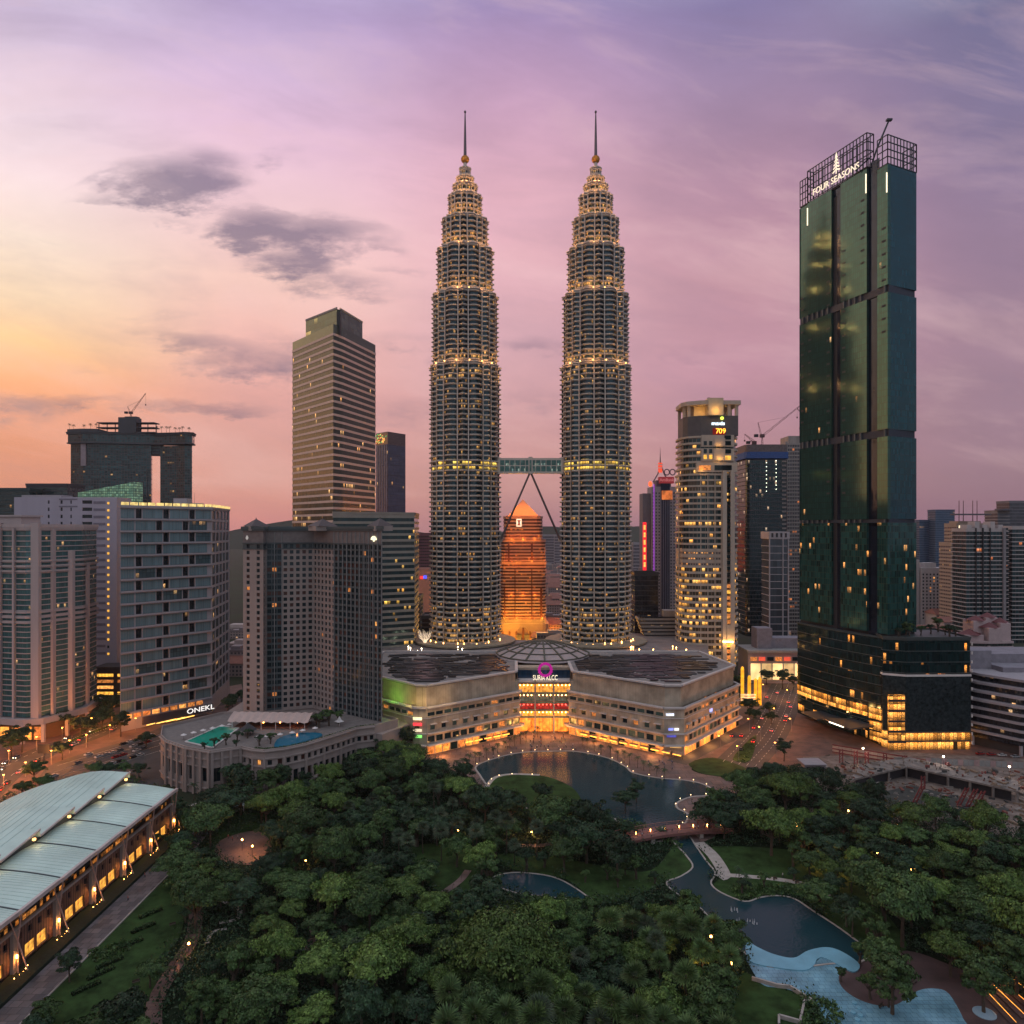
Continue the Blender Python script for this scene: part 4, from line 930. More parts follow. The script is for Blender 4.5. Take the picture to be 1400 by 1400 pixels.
# ------------------------------------------------------------------ ribbed apartment tower at the picture edge
t = thing('apartment_tower', 'ribbed pinkish apartment tower with green glass bays over an arcade, beside the tree lined road', 'apartment tower', (-292.5, 425, 0)); c1 = (-280, 425)
P = loc([(-318, 421), (-300, 417), (-283, 415), (-279, 417), (-262, 413), (-255, 416), (-250, 428), (-246, 440), (-250, 462), (-318, 462)], c1)
gl = glass('ribbed_glass', (.07, .17, .18), .35, .18, 1.4, 2.2, lit=.02, ls=.6, mull=.1); M['rib'] = mat('ribbed_render', (.42, .345, .34), .75, var=.12, vs=.1, streak=True)
floors(t, P, 14, 120, 3.0, .55, .3, gl, M['rib'])
for i, (x, y, w, h) in enumerate([(-318, 420, .8, 122), (-301, 416.4, .7, 118), (-283, 414.4, 1.1, 124), (-278.5, 416, .8, 124), (-269, 413.6, .5, 121), (-257, 414, 2.2, 124), (-252.5, 422, 1.0, 121), (-248, 432, 1.6, 108), (-247, 446, 1.2, 100)]):
    b = MB(); b.box(x-w-c1[0], x+w-c1[0], y-1.2-c1[1], y+1.5-c1[1], 10, h); b.build('pier', M['rib'], t)
b = MB(); b.box(-1.6, 1.6, -11.2, -8, 14, 118, c=(0, 0)); b.build('recess', M['dark'], t, loc=(-1.5, 2.5, 0))
cap(t, P, 120, 3.2, M['rib'], .8)
b = MB(); b.prism(loc([(-305, 421), (-268, 418), (-266, 432), (-305, 432)], c1), 121, 127.5); b.prism(loc([(-306, 420), (-267, 417), (-265, 433), (-306, 433)], c1), 127.5, 128.5); b.build('roof_deck', M['rib'], t)
for z in (96, 67): 
    b = MB()
    for k in range(3): b.prism(offset(P, 1.0), z+k*2.9, z+k*2.9+1.1)
    b.build('floor_band', M['rib'], t)
P2 = offset(P, 3.0); b = MB(); b.prism(P2, 10, 13.5); b.build('podium_beam', M['rib'], t)
for i, q in enumerate(P2[:8]): b = MB(); b.box(q[0]-.9, q[0]+.9, q[1]-.6, q[1]+.9, 0, 10); b.build('column', M['rib'], t)
b = MB(); b.prism(offset(P, -2), 0, 10); b.build('lobby_wall', mat('lobby_dark', (.08, .05, .045), .7), t)
for i in range(10):
    x = -36+i*6.4; b = MB(); b.box(x, x+4.6, -10.4+.35*0, -9.9, 1, 8.2); o_ = b.build('lobby_window', [glow('lobby_orange', (1, .36, .06), 1.3, .5, .6), M['w_lit']][i % 2], t); 

# ------------------------------------------------------------------ twin towers joined by a sky deck
t = thing('residential_towers', 'dark curved towers joined by a sky deck with a tall opening between them', 'towers', (-470, 900, 0))
def arc(xa, xb, ya, yb, dip, n=8): return [(xa+(xb-xa)*i/n, ya+(yb-ya)*i/n-dip*sin(pi*i/n)) for i in range(n+1)]
gs = glass('deck_tower_glass', (.02, .065, .075), .4, .15, 3.2, 3.4, lit=.015, ls=.5, mull=.3, pane=.6, mullc=(.05, .045, .05)); ds = mat('deck_tower_frame', (.06, .065, .075), .7, var=.15, vs=.05)
fr = [(-79, 10), (-60, 4), (-40, 6), (-10, 14), (17, 18)]; pl = fr+[(14, 27), (-79, 22)]
floors(t, pl, 100, 227, 6.4, .5, .2, gs, ds)
fr2 = [(28, 19), (50, 16), (62, 11), (70, 14)]; pr = fr2+[(66, 24), (31, 28)]
floors(t, pr, 100, 224, 6.4, .5, .2, gs, ds)
dk = [(-81, 6), (-60, 0), (-40, 2), (-10, 10), (22, 16), (50, 12), (64, 7), (72, 11), (68, 28), (-81, 26)]
for z0, z1, o, m in ((227, 237, -.6, gs), (237, 239, .8, ds), (225.5, 227, .4, ds)):
    b = MB(); b.prism(offset(dk, o), z0, z1); b.build('sky_deck', m, t)
b = MB(); b.prism(offset(dk, 1.3), 239, 240.2); b.prism([(-81, 6), (-60, 0), (-40, 2), (-42, 30), (-81, 30)], 240, 243.5); b.build('deck_edge', ds, t)
b = MB(); b.box(16, 29, 20, 26, 212, 226); b.build('link_bridge', ds, t)
for z in (214, 218, 222): b = MB(); b.box(16.8, 28.2, 19, 20, z, z+1.4); b.build('link_window', gs, t)
for z in (240, 246, 252): b = MB(); b.box(-48, 24, 12, 26, z, z+1.1); b.build('roof_storey', ds, t)
for k in range(8): b = MB(); b.box(-47+k*10.2, -46.2+k*10.2, 14.5, 15.3, 240, 252); b.build('column', ds, t)
b = MB(); b.box(-20, 2, 10, 24, 240, 259); b.prism([(-14, 14), (1, 14), (1, 22), (-14, 22)], 259, 260.5); b.build('roof_core', ds, t)
b = MB(); b.box(-62, -56, 2.2, 4.4, 198, 226); b.build('balcony_column', mat('pale_panel', (.3, .24, .26), .7), t)

def crane(x, y, z, jib, ang, label, h=12, mast_h=0, col_=(.10, .05, .05)):
    t = thing('tower_crane', label, 'crane', (x, y, z)); m = mat('crane_paint', col_, .6)
    def lattice(a, b_, w, name, n=8):
        a = Vector(a); b_ = Vector(b_); B_ = MB(); d = (b_-a).normalized(); s = d.cross(Vector((0, 1, 0))).normalized()*w
        for o in (s, -s): B_.bar(a+o, b_+o*.4, w*.3)
        for i in range(n):
            p = a.lerp(b_, i/n); q = a.lerp(b_, (i+1)/n); k = 1 if i % 2 else -1; B_.bar(p+s*k*(1-.6*i/n), q-s*k*(1-.6*(i+1)/n), w*.22)
        B_.build(name, m, t)
    lattice((0, 0, 0), (0, 0, h), 1.1, 'mast', 5)
    b = MB(); b.box(-2, 2, -1.5, 1.5, h, h+3); b.build('cab', m, t)
    e = (jib*cos(ang), 0, h+2+jib*sin(ang)); lattice((1, 0, h+2), e, .9, 'jib', 10)
    top = (-4, 0, h+14*jib/45); lattice((-1, 0, h+2), top, .7, 'back_frame', 4)
    b = MB(); b.bar(top, (e[0]*.62, 0, h+2+(e[2]-h-2)*.62+.0), .16); b.build('stay', m, t)
    b = MB(); b.bar(e, (e[0], 0, e[2]-jib*.45), .14); b.box(e[0]-.6, e[0]+.6, -.4, .4, e[2]-jib*.45-1.6, e[2]-jib*.45); b.build('hook_line', m, t)
    b = MB(); b.box(-7.5, -4, -1.4, 1.4, h+.4, h+3); b.build('counterweight', M['dark'], t)
crane(X(176, 905), 910, 260, 30, radians(52), 'luffing crane on top of the sky deck towers', 3)
# ------------------------------------------------------------------ orange floodlit bank tower seen under the skybridge
t = thing('bank_tower', 'round cornered tower floodlit orange with a pyramid roof, below the skybridge', 'skyscraper', (11.5, 775, 0))
def rrect(w, d, r, n=3, cx=0, cy=0):
    out = []
    for sx_, sy_, a0 in ((1, -1, -90), (1, 1, 0), (-1, 1, 90), (-1, -1, 180)):
        for k in range(n+1):
            a = radians(a0+90*k/n); out.append((cx+sx_*(w/2-r)+r*cos(a), cy+sy_*(d/2-r)+r*sin(a)))
    return out
og = glass('bank_glass', (.12, .035, .025), .4, .15, 2.2, 4, lit=.08, litc=(1, .3, .04), ls=1.0, mull=.15)
bm_ = mat('bank_band', (.38, .21, .17), .7, var=.1)
for w, d_, z0, z1, n_ in ((47, 44, 23, 85, 19), (46, 42, 85, 108, 7), (40, 38, 108, 132, 7)):
    P = rrect(w, d_, 5, 3, 0, 0); floors(t, P, z0, z1, (z1-z0)/n_, (z1-z0)/n_*.45, .6, og, bm_); cap(t, P, z1, 1.2, bm_, .6)
b = MB(); b.prism(rrect(36, 34, 4), 132, 134); b.build('parapet', bm_, t)
b = MB()
for k in range(4):
    a = [(-15.5, -15.5), (15.5, -15.5), (15.5, 15.5), (-15.5, 15.5)]; p, q = a[k], a[(k+1) % 4]; b.face([(*p, 134), (*q, 134), (0, 0, 151.5)])
b.build('pyramid_roof', mat('bank_roof', (.42, .22, .12), .6, var=.1), t)
b = MB(); b.prism(rrect(53, 50, 6), 0, 23); b.prism(rrect(48, 46, 6), 23, 27); b.build('podium_wall', mat('bank_podium', (.40, .25, .15), .7, var=.1), t)
for i in range(7):
    x = -21+i*7; h = 14 if i != 3 else 19; b = MB(); b.box(x-1.0, x+1.0, -25.4, -25.05, 3, h)
    for q in range(5): b.box(x-1.0+q*.12, x+1.0-q*.12, -25.4, -25.05, h+q*.3, h+.3+q*.3) if q < 4 else None
    b.build('arch_window', mat('arch_dark', (.10, .03, .01), .5), t)
def washlight(parent, loc_, e, c_, r=.6):
    l = bpy.data.lights.new('wash_light', 'POINT'); l.energy = e; l.color = c_; l.shadow_soft_size = r; o = bpy.data.objects.new('wash_light', l); COL.objects.link(o); o.location = loc_; o.parent = parent; return o
oc = (1, .25, .02)
for x in (-20, -7, 7, 20): washlight(t, (x, -31, 3), 60000, (1, .40, .04)); washlight(t, (x, -26, 28), 60000, (1, .50, .06)); washlight(t, (x, -27.5, 87), 10000, (1, .33, .03))
for x in (-12, 0, 12): washlight(t, (x, -24.5, 110), 6500, (1, .32, .03)); washlight(t, (x, -25, 52), 2500, oc)
for x, y in ((-10, -24), (10, -24)): washlight(t, (x, y, 139), 45000, (1, .30, .03))
for z, e in ((8, 16000), (28, 14000), (88, 7000)): washlight(t, (31, -12, z), e, oc)
for x0, x1, z0, z1 in ((17.4, 19.6, 27, 60), (-19.6, -18.4, 27, 60), (8.4, 9.4, 27, 80), (-8.8, -8, 27, 80), (8, 10, 86, 106), (-15.5, -14, 86, 106)): b = MB(); y_ = -23 if z1 < 85 else -22; b.box(x0, x1, y_, y_+1, z0, z1); b.build('dark_recess', og, t)
for x in (-4.2, 3.6): b = MB(); b.box(x-2.6, x+2.6, -26.2, -25, 4, 12); b.build('portal', M['dark'], t)
b = MB(); b.tube([(5.2*cos(pi*k/10), -25.6, 14+5.6*sin(pi*k/10)) for k in range(11)], .6, 6); b.build('portal_arch', MATS['bank_podium'], t)
b = MB(); b.box(-7, -1.6, -20.9, -20.2, 122.5, 130.5); b.build('sign_board', glow('bank_sign', (1, .85, .6), 1.1, .05), t)
b = MB(); b.lathe([(1.3, 0), (.8, 1.9), (1.3, 3.8)], 8); b.box(-1.8, 1.8, -.6, .4, -.8, 0); b.box(-1.8, 1.8, -.6, .4, 3.8, 4.6); b.build('emblem', mat('bank_emblem', (.25, .03, .02), .6), t, loc=(-4.3, -20.6, 124.6))
for i in range(5): b = MB(); b.lathe([(.3, 0), (.9, .3), (.9, .9), (.3, 1.2)], 8); b.build('floodlight', M['lamp'], t, loc=(-22+i*8, -31, 2))

# ------------------------------------------------------------------ towers around the round clock tower
t = thing('bank_tower', 'grey tower with a dark glazed centre, red sign box and a small spire', 'skyscraper', (186, 900, 0))
wall = MB(); W_ = Wins(t); A, B = (-23, 0), (20, 0)
for A, B, z1 in (((-14, 0), (-3, 0), 172), ((8, 0), (19, 0), 172)):
    R_1 = grid(A, B, 0, 166, 4.0, 3.2, 1.5, 1.9, 1); rects_facade(wall, A, B, 0, z1, R_1, .4); W_.add(A, B, R_1, .35, lambda k, r: M['w_dark'])
    wall.quad((*B, 0), (B[0], 30, 0), (B[0], 30, z1), (*B, z1)); wall.quad((A[0], 30, 0), (*A, 0), (*A, z1), (A[0], 30, z1)); wall.face([(*A, z1), (*B, z1), (B[0], 30, z1), (A[0], 30, z1)])
wall.build('wall', [mat('bank_grey', (.27, .24, .26), .7, var=.1, vs=.05)], t); W_.done()
b = MB(); b.box(-3, 8, -1, 30, 0, 176); b.build('glazed_shaft', mat('shaft_glass', (.04, .05, .09), .15, .6), t)
for k in range(5): b = MB(); b.box(-2.2+k*2.2, -1.7+k*2.2, -1.5, -1, 0, 158); b.build('fin', mat('shaft_fin', (.20, .20, .26), .5), t)
b = MB(); b.box(-24, -14.5, 6, 30, 0, 164); b.build('side_wing', mat('side_grey', (.13, .12, .14), .6, var=.15), t)
b = MB(); b.box(-12, -10.8, -.6, -.1, 60, 175); b.build('neon_tube', glow('neon_violet', (.5, .1, .75), .6), t)
b = MB(); b.box(19, 23, 4, 20, 60, 168); b.build('neon_wing', mat('violet_wing', (.10, .05, .13), .5, emit=(.35, .05, .5), es=.15), t)
b = MB(); b.box(-5, 13, -1.8, 8, 176, 184); b.build('sign_box', mat('sign_red', (.22, .02, .03), .5, emit=(.6, .05, .06), es=.25), t)
text('AmBank', 5.2, mat('sign_red_letter', (.55, .2, .2), .5, emit=(1, .3, .3), es=.35), t, (4, -2.1, 180), 0)
b = MB(); b.box(-2, 11, -2.2, -1.1, 156, 167); b.build('screen', glow('screen_orange', (.9, .22, .05), .55, .6, .25), t)
b = MB(); b.prism([(-8, 2), (10, 2), (10, 20), (-8, 20)], 172, 180); b.build('crown', mat('crown_violet', (.10, .07, .10), .6), t)
b = MB()
for s in (-1, 1): b.tube([(-1+s*10, 8, 178), (-1+s*4, 8, 188), (-1+s*1, 8, 197)], .8, 6)
b.build('crown_rib', mat('side_grey', (.13, .12, .14)), t)
for s in (0, 1): 
    b = MB(); b.tube([(5.0+s*7+3.2*cos(a*pi/8), 2, 190+3.6*sin(a*pi/8)) for a in range(17)], .7, 5); b.build('ring_emblem', mat('crown_violet', (.10, .07, .10)), t)
b = MB(); b.lathe([(2.6, 190), (2.6, 202)], 8, (-2, 8)); b.build('lantern', mat('lantern_red', (.3, .03, .02), .5, emit=(1, .1, .04), es=.9), t)
for z in (195, 199): b = MB(); b.lathe([(3.2, z), (3.2, z+1)], 8, (-2, 8)); b.build('lantern_ring', M['white'], t)
b = MB(); b.lathe([(.8, 202), (.3, 214), (.1, 221)], 6, (-2, 8)); b.build('spire', M['dark'], t)
b = MB(); b.lathe([(.5, 0), (2.2, 1.5), (2.2, 5), (.5, 7)], 8); b.build('beacon', glow('beacon_red', (1, .12, .03), 1.6), t, loc=(-15.5, 2, 172))
t = thing('neon_sign', 'tall glowing red vertical neon sign on the roof edge beside the grey bank tower', 'sign', (160, 885, 0))
b = MB(); b.box(-1.6, 2.6, 0, 1, 70, 128); b.build('backing', mat('sign_back', (.3, .01, .01), .5, emit=(1, .02, .03), es=1.3), t)
for k in range(6): b = MB(); z = 74+k*9; b.box(-.7, 1.6, -.5, -.05, z, z+5.6); b.build('letter', glow('neon_orange', (1, .3, .06), 2.2, .3, .6), t)
b = MB(); b.box(-2, 3, .6, 30, 0, 72); b.build('support_block', mat('side_grey', (.13, .12, .14)), t)

# round clock tower
t = thing('office_tower', 'round balconied tower lit amber with an open crown and a red digital clock', 'skyscraper', (154.5, 583, 0)); 
def clockpoly(r): 
    out = []
    for k in range(24):
        a = -pi/2+2*pi*k/24; ex = 1/ (abs(cos(a))**3.2+abs(sin(a))**3.2)**(1/3.2); out.append((r*ex*cos(a), r*.92*ex*sin(a)))
    return out
M['cream'] = mat('cream_stone', (.46, .38, .31), .7, var=.12, vs=.12, streak=True)
cg_ = glass('clock_tower_glass', (.02, .055, .06), .4, .12, 3.1, 3.0, lit=.08, litc=(1, .55, .1), ls=1.4, mull=.14, mullc=(.22, .18, .15)); cg2 = glass('clock_tower_glass_lit', (.08, .07, .05), .3, .15, 2.4, 3.0, lit=.40, litc=(1, .56, .10), ls=1.5, mull=.14, mullc=(.3, .22, .15))
P = clockpoly(22.3)
floors(t, P, 14, 92, 4.55, 1.7, .9, cg2, M['cream']); 
A = offset(P, .1)
floors(t, P, 92, 105, 4.4, 2.2, .4, glass('clock_tower_rooms', (.05, .045, .05), .2, .3, 2.0, 2.2, lit=.18, litc=(1, .5, .1), ls=1.2, mull=.5, mullc=(.32, .25, .21)), M['cream'])
floors(t, P, 105, 163, 4.55, 1.35, 1.0, cg_, M['cream'], lits={4: cg2, 10: cg2, 11: glass('clock_tower_mid', (.08, .07, .05), .3, .15, 2.4, 3.0, lit=.3, litc=(1, .6, .1), ls=1.5, mull=.14)})
for x in (8.5, 14.5): b = MB(); b.box(x-1.6, x+1.6, -23.0, -14, 12, 165); b.build('pier', M['cream'], t)
for k in range(8): b = MB(); a = radians(-165+k*13); b.box(-.3, .3, -.3, .3, 14, 163, rot=a); b.build('mullion', M['cream'], t, loc=(23.2*cos(a)*1.02, 21.4*sin(a)*1.02, 0))
for k in range(32): b = MB(); b.box(10, 13, -22.4, -21.6, 16+k*4.55, 18.6+k*4.55); b.build('stair_window', [M['w_lit'], M['w_litb'], M['w_dark'], M['w_yel']][0 if k < 14 and k % 3 else 3 if k < 14 else 2], t)
P2 = clockpoly(21.4)
floors(t, P2, 163, 192, 4.8, 1.5, 1.4, cg_, M['cream'], lits={0: cg2})
for x0, x1, z0, z1, m in ((-13, 18.5, 164, 171, 'cream'), (-9, 16, 172.5, 182, 'cream'), (-9, 16, 183.5, 192.5, 'cream')):
    b = MB(); b.box(x0, x1, -21.6, -12, z0, z1); b.build('front_panel', M[m], t)
for x, z in ((-6.2, 174), (-6.2, 178.5), (-2, 174), (-2, 178.5), (11, 173.4), (11, 178.3), (11, 184.6), (11, 189), (-6.2, 184.6), (-2, 184.6)):
    w_ = 4 if x > 5 else 1.4; b = MB(); b.box(x-w_/2-.5, x+w_/2+.5, -21.9, -21.55, z, z+3.2); b.build('window', M['w_dark'] if z > 175 else M['w_yel'], t)
for x0, x1 in ((-11, -2), (1, 14)): b = MB(); b.box(x0, x1, -21.95, -21.58, 165.5, 169.2); b.build('window', [M['w_lit'], M['w_dark']][x0 > 0], t)
b = MB(); b.box(.5, 9, -22.2, -21.5, 173, 182); b.build('lit_panel', M['cream'], t)
b = MB(); b.box(.5, 9, -22.2, -21.5, 184, 190); b.build('lit_panel', M['cream'], t)
CR = [(-20.5, -9), (-18, -15), (-9, -20.5), (19.5, -20.5), (20.5, 14), (-12, 18), (-20, 10)]
b = MB(); b.prism(CR, 192, 207.5); b.build('plant_storey', mat('plant_grey', (.10, .09, .09), .6, var=.15, vs=.3), t)
b = MB(); b.box(-1.5, 9, -20.6, -12, 192.5, 208.5); b.build('sign_wall', mat('plant_grey', (.10, .09, .09)), t)
b = MB(); b.box(-.2, 9.4, -21.1, -20.55, 192.8, 197.9); b.build('clock_face', mat('clock_back', (.06, .004, .004), .4, emit=(.5, .01, .0), es=.3), t)
text('7', 5.6, glow('clock_digit', (1, .40, .04), 3.2, .1), t, (3.2, -21.4, 195.4)); text('09', 5.6, MATS['clock_digit'], t, (7.0, -21.4, 195.4))
text('maxis', 3.9, glow('sign_white', (.75, .9, 1), 2.2, .1), t, (3.9, -21.2, 201.4), bold=.06, font_w=1.15)
b = MB(); b.lathe([(.01, -.3), (1.3, -.3), (1.3, .3), (.01, .3)], 14); o_ = b.build('sign_dot', glow('dot_yellow', (.8, 1, .1), 1.6, .1), t, loc=(6.8, -21.2, 205.4)); o_.rotation_euler = (pi/2, 0, 0)
# open crown: ring beam on posts round a floodlit core
b = MB(); b.prism(offset(CR, 1.6), 215.8, 219.0); b.build('crown_beam', M['cream'], t)
for px_, py_ in ((-19.4, -9), (-17, -14), (18.5, -19.4), (12.5, -19.4), (19.4, 0), (19.4, 13), (-11, 16.8), (-19, 9)): b = MB(); b.box(-1.1, 1.1, -1.1, 1.1, 207.5, 215.8); b.build('crown_post', M['cream'], t, loc=(px_, py_, 0))
b = MB(); b.box(-13, -4, -14, 8, 207.5, 215.8); b.box(-4, 7.5, -22.9, 4, 207.5, 220.8); b.build('crown_core', mat('crown_core', (.5, .42, .3), .7, var=.1), t)
for p_, e_ in (((4.5, -24.2, 174), 700), ((4, -24, 184.5), 300), ((-8.5, -17.5, 210), 1500), ((1.5, -26, 211), 1500), ((10, -12, 210), 900), ((-9, -23.5, 165.5), 500)): washlight(t, p_, e_, (1, .5, .1), .4)
b = MB(); b.box(0, 2, -6, -4, 220.5, 224); b.build('mast', M['dark'], t)
for i in range(5): b = MB(); b.lathe([(.2, 0), (.8, .3), (.8, .9), (.2, 1.2)], 8); b.build('floodlight', M['lamp'], t, loc=(7.5+i*1.6, -23.2-.3*i, 33.5))
b = MB(); b.box(9.8, 13.2, -23.6, -22.9, 33, 47); b.build('pier_foot', M['cream'], t); washlight(t, (11.5, -27, 34), 2600, (1, .6, .2), .4)

# dark tower being built, with crane
t = thing('office_tower', 'dark glass tower under construction with blue netting round its top', 'skyscraper', (238, 700, 0))
P = rrect(39, 36, 3, 2); gk = glass('dark_tower_glass', (.015, .04, .05), .5, .12, 1.8, 3.9, lit=.03, litc=(.9, .7, .4), ls=.8, mull=.18)
floors(t, P, 20, 185, 3.9, .7, .3, gk, mat('dark_tower_band', (.06, .06, .07), .6))
b = MB(); b.prism(offset(P, 1.2), 186, 192); b.build('safety_net', mat('net_blue', (.04, .09, .26), .8, var=.3, vs=1), t)
b = MB(); b.prism(offset(P, .4), 192, 199); b.build('formwork', mat('form_grey', (.14, .11, .11), .8, var=.3, vs=.5), t)
for k in range(18): b = MB(); z = 120+k*3.9; b.box(13.6, 17.6, -18.6, -18.2, z, z+1.6); b.build('balcony', mat('balcony_grey', (.22, .18, .17), .7), t)
for k in range(16): b = MB(); b.lathe([(.1, 0), (.5, .3), (.1, .8)], 6); b.build('work_lamp', glow('work_lamp', (.9, .95, .7), 4), t, loc=(-1+(k % 2)*9, -18.8, 155+k*1.9))
crane(X(1043, 700), 702, 199, 46, radians(38), 'tower crane with its jib raised, on top of the blue netted tower', 9, col_=(.16, .11, .10))
crane(X(1032, 705), 707, 199, 12, radians(140), 'short stub crane on the roof of the blue netted tower', 3, col_=(.06, .06, .06))
crane(X(1101, 800), 790, 225, 20, radians(130), 'far crane arm that shows beside the green glass tower', 8, col_=(.16, .11, .10))
t = thing('apartment_tower', 'slim white framed tower in front of the dark tower under construction', 'apartment tower', (225, 620, 0))
P = [(-6.5, 0), (9, 0), (9, 20), (-6.5, 20)]
floors(t, P, 10, 112, 6.0, .5, .3, glass('slim_white_glass', (.07, .09, .11), .4, .15, 3, 6, lit=.0, mull=.1), mat('slim_white', (.42, .38, .40), .7))
for x in (-6.8, 4.5, 9): b = MB(); b.box(x-.4, x+.4, -.8, 0, 10, 113); b.build('pier', mat('slim_white', (.42, .38, .40)), t)
b = MB(); b.box(-7.5, 10, -1, 20, 112, 118); b.build('roof_frame', mat('slim_white', (.42, .38, .40)), t)
for k in range(4): b = MB(); b.box(-5.5+k*3.8, -3.8+k*3.8, -1.15, -.95, 113.2, 116.8); b.build('slot', M['dark'], t)
t = thing('apartment_tower', 'stepped greyish apartment tower partly hidden by the green glass tower', 'apartment tower', (288, 720, 0))
floors(t, [(-17, 0), (18, 0), (18, 26), (-17, 26)], 20, 204, 3.7, 1.1, .5, glass('stepped_glass', (.07, .07, .08), .35, .2, 2.4, 3.7, lit=.04, litc=(1, .35, .08), ls=.9, mull=.3, mullc=(.2, .16, .15)), M['concrete'])
b = MB(); b.box(-15, 18, 2, 24, 204, 212); b.box(-19, -16.8, -1, 3, 160, 206); b.build('roof_house', M['concrete'], t)

# ------------------------------------------------------------------ tall green glass hotel
FS = thing('hotel_tower', 'tallest green glass tower with dark vertical slots and a lattice crown with lit lettering', 'skyscraper', (208, 440, 0)); t = FS; fc = (208, 440)
dl = Vector((-.342, 1))/sqrt(1+.342**2)*sqrt(1+.342**2); Pc = Vector((208-fc[0], 405-fc[1])); dr = Vector((2.02, 1)).normalized()*24.5
def L0(tt, o=0): p = Pc+Vector((-.342, 1))*tt; n = Vector((-1, -.342)).normalized(); return (p.x+n.x*o, p.y+n.y*o)
fg = glass('green_tower_glass', (.03, .105, .09), .55, .09, 1.5, 3.6, lit=.004, litc=(1, .6, .2), ls=.8, mull=.2, pane=.16, wob=.0011, mullc=(.015, .03, .025)); fg2 = glass('green_tower_glass_rooms', (.022, .10, .095), .55, .09, 1.5, 3.6, lit=.04, litc=(1, .5, .12), ls=1.1, mull=.14, pane=.55, wob=.004, mullc=(.04, .06, .04))
fd = glass('green_tower_slot', (.015, .025, .05), .6, .1, 1.5, 3.6, lit=0, mull=.1)
lev = [(62, 124, fg2), (126, 172, fg), (176, 252, fg), (256, 327, fg)]
b = MB(); back = [(Pc.x+dr.x-.342*67, Pc.y+dr.y+67)]
core = [(Pc.x+.6, Pc.y+.8), (Pc.x+dr.x-.6, Pc.y+dr.y+1), (back[0][0]-.5, back[0][1]-.6), L0(66.5, -1.2), L0(8, -2.2)]
b.prism(ccw(core), 20, 322); b.build('core', M['dark'], t)
for z0, z1, g in lev:
    for a, c, ot in ((0, 6.8, 323), (14, 33, 400), (40, 59.5, 400), (60.2, 67, 400)):
        z1_ = min(z1, ot); o = 0 if a < 60 else -1
        b = MB(); A, B = L0(c, o), L0(a, o); b.quad((*A, z0), (*B, z0), (*B, z1_), (*A, z1_), 0, 100-c, 100-a)
        Ai, Bi = L0(c, -2), L0(a, -2); b.quad((*Ai, z0), (*A, z0), (*A, z1_), (*Ai, z1_)); b.quad((*B, z0), (*Bi, z0), (*Bi, z1_), (*B, z1_)); b.build('curtain_wall', g, t)
    for a, c in ((6.8, 14), (33, 40)):
        b = MB(); A, B = L0(c, -1.7), L0(a, -1.7); b.quad((*A, z0-4), (*B, z0-4), (*B, z1 if a > 20 or z1 < 300 else 330), (*A, z1 if a > 20 or z1 < 300 else 330)); b.build('slot_glass', fd, t)
    b = MB(); A = (Pc.x, Pc.y); B = (Pc.x+dr.x, Pc.y+dr.y); b.quad((*A, z0), (*B, z0), (*B, min(z1, 323)), (*A, min(z1, 323))); C2 = back[0]; b.quad((*B, z0), (*C2, z0), (*C2, min(z1, 323)), (*B, min(z1, 323))); b.quad((*C2, z0), (*L0(67, -.5), z0), (*L0(67, -.5), min(z1, 327)), (*C2, min(z1, 327)))
    b.build('curtain_wall', glass('green_tower_side', (.01, .085, .11), .6, .08, 1.5, 3.6, lit=.0, mull=.2, pane=.2, wob=.003) if z0 > 100 else fg2, t)
for z0, z1 in ((252, 256), (172, 176), (124, 126)):
    b = MB(); q = [L0(67, -.8), L0(14.2, -.8), L0(0, -.6), (Pc.x+.3, Pc.y+.8), (Pc.x+dr.x-.5, Pc.y+dr.y+.8), back[0]]; b.prism(ccw([L0(66.8, -.9), L0(0, -.9), (Pc.x+dr.x-.6, Pc.y+dr.y+.7), back[0]]), z0, z1); b.build('refuge_floor', mat('refuge_dark', (.02, .03, .05), .5), t)
    for k in range(16):
        tt = 2+k*4.1
        if 6 < tt < 15 or 32 < tt < 41: continue
        p = L0(tt, -.3); b = MB(); b.box(p[0]-.5, p[0]+.5, p[1]-.5, p[1]+.5, z0, z1, rot=.33, c=p); b.build('louvre', mat('louvre_grey', (.10, .11, .11), .6), t)
# small opening balconies: dark notches in columns
for tt, zs in ((2.6, range(9)), (30.5, range(22)), (42.5, range(20)), (57.5, range(5)), (64, range(12)), (17, range(6))):
    for k in zs:
        z = (310 if tt not in (30.5, 42.5, 64, 57.5) else {30.5: 286, 42.5: 279, 64: 268, 57.5: 240}[tt])-k*7.2 if tt != 2.6 else 288-k*7.2
        if 250 < z < 257 or 170 < z < 177 or z < 135: continue
        p = L0(tt+1.2, .06); q = L0(tt-1.2, .06); b = MB(); b.bar((*p, z), (*q, z), .12, 1.2); b.build('vent_window', M['dark'], t)
for a in (14.3, 59.2, .3):
    b = MB(); p = L0(a, .3); z1 = 324 if a > 1 else 318; b.box(p[0]-.25, p[0]+.25, p[1]-.25, p[1]+.25, z1-11, z1); b.build('edge_light', glow('edge_light', (1, .85, .6), 1.6, .2), t)
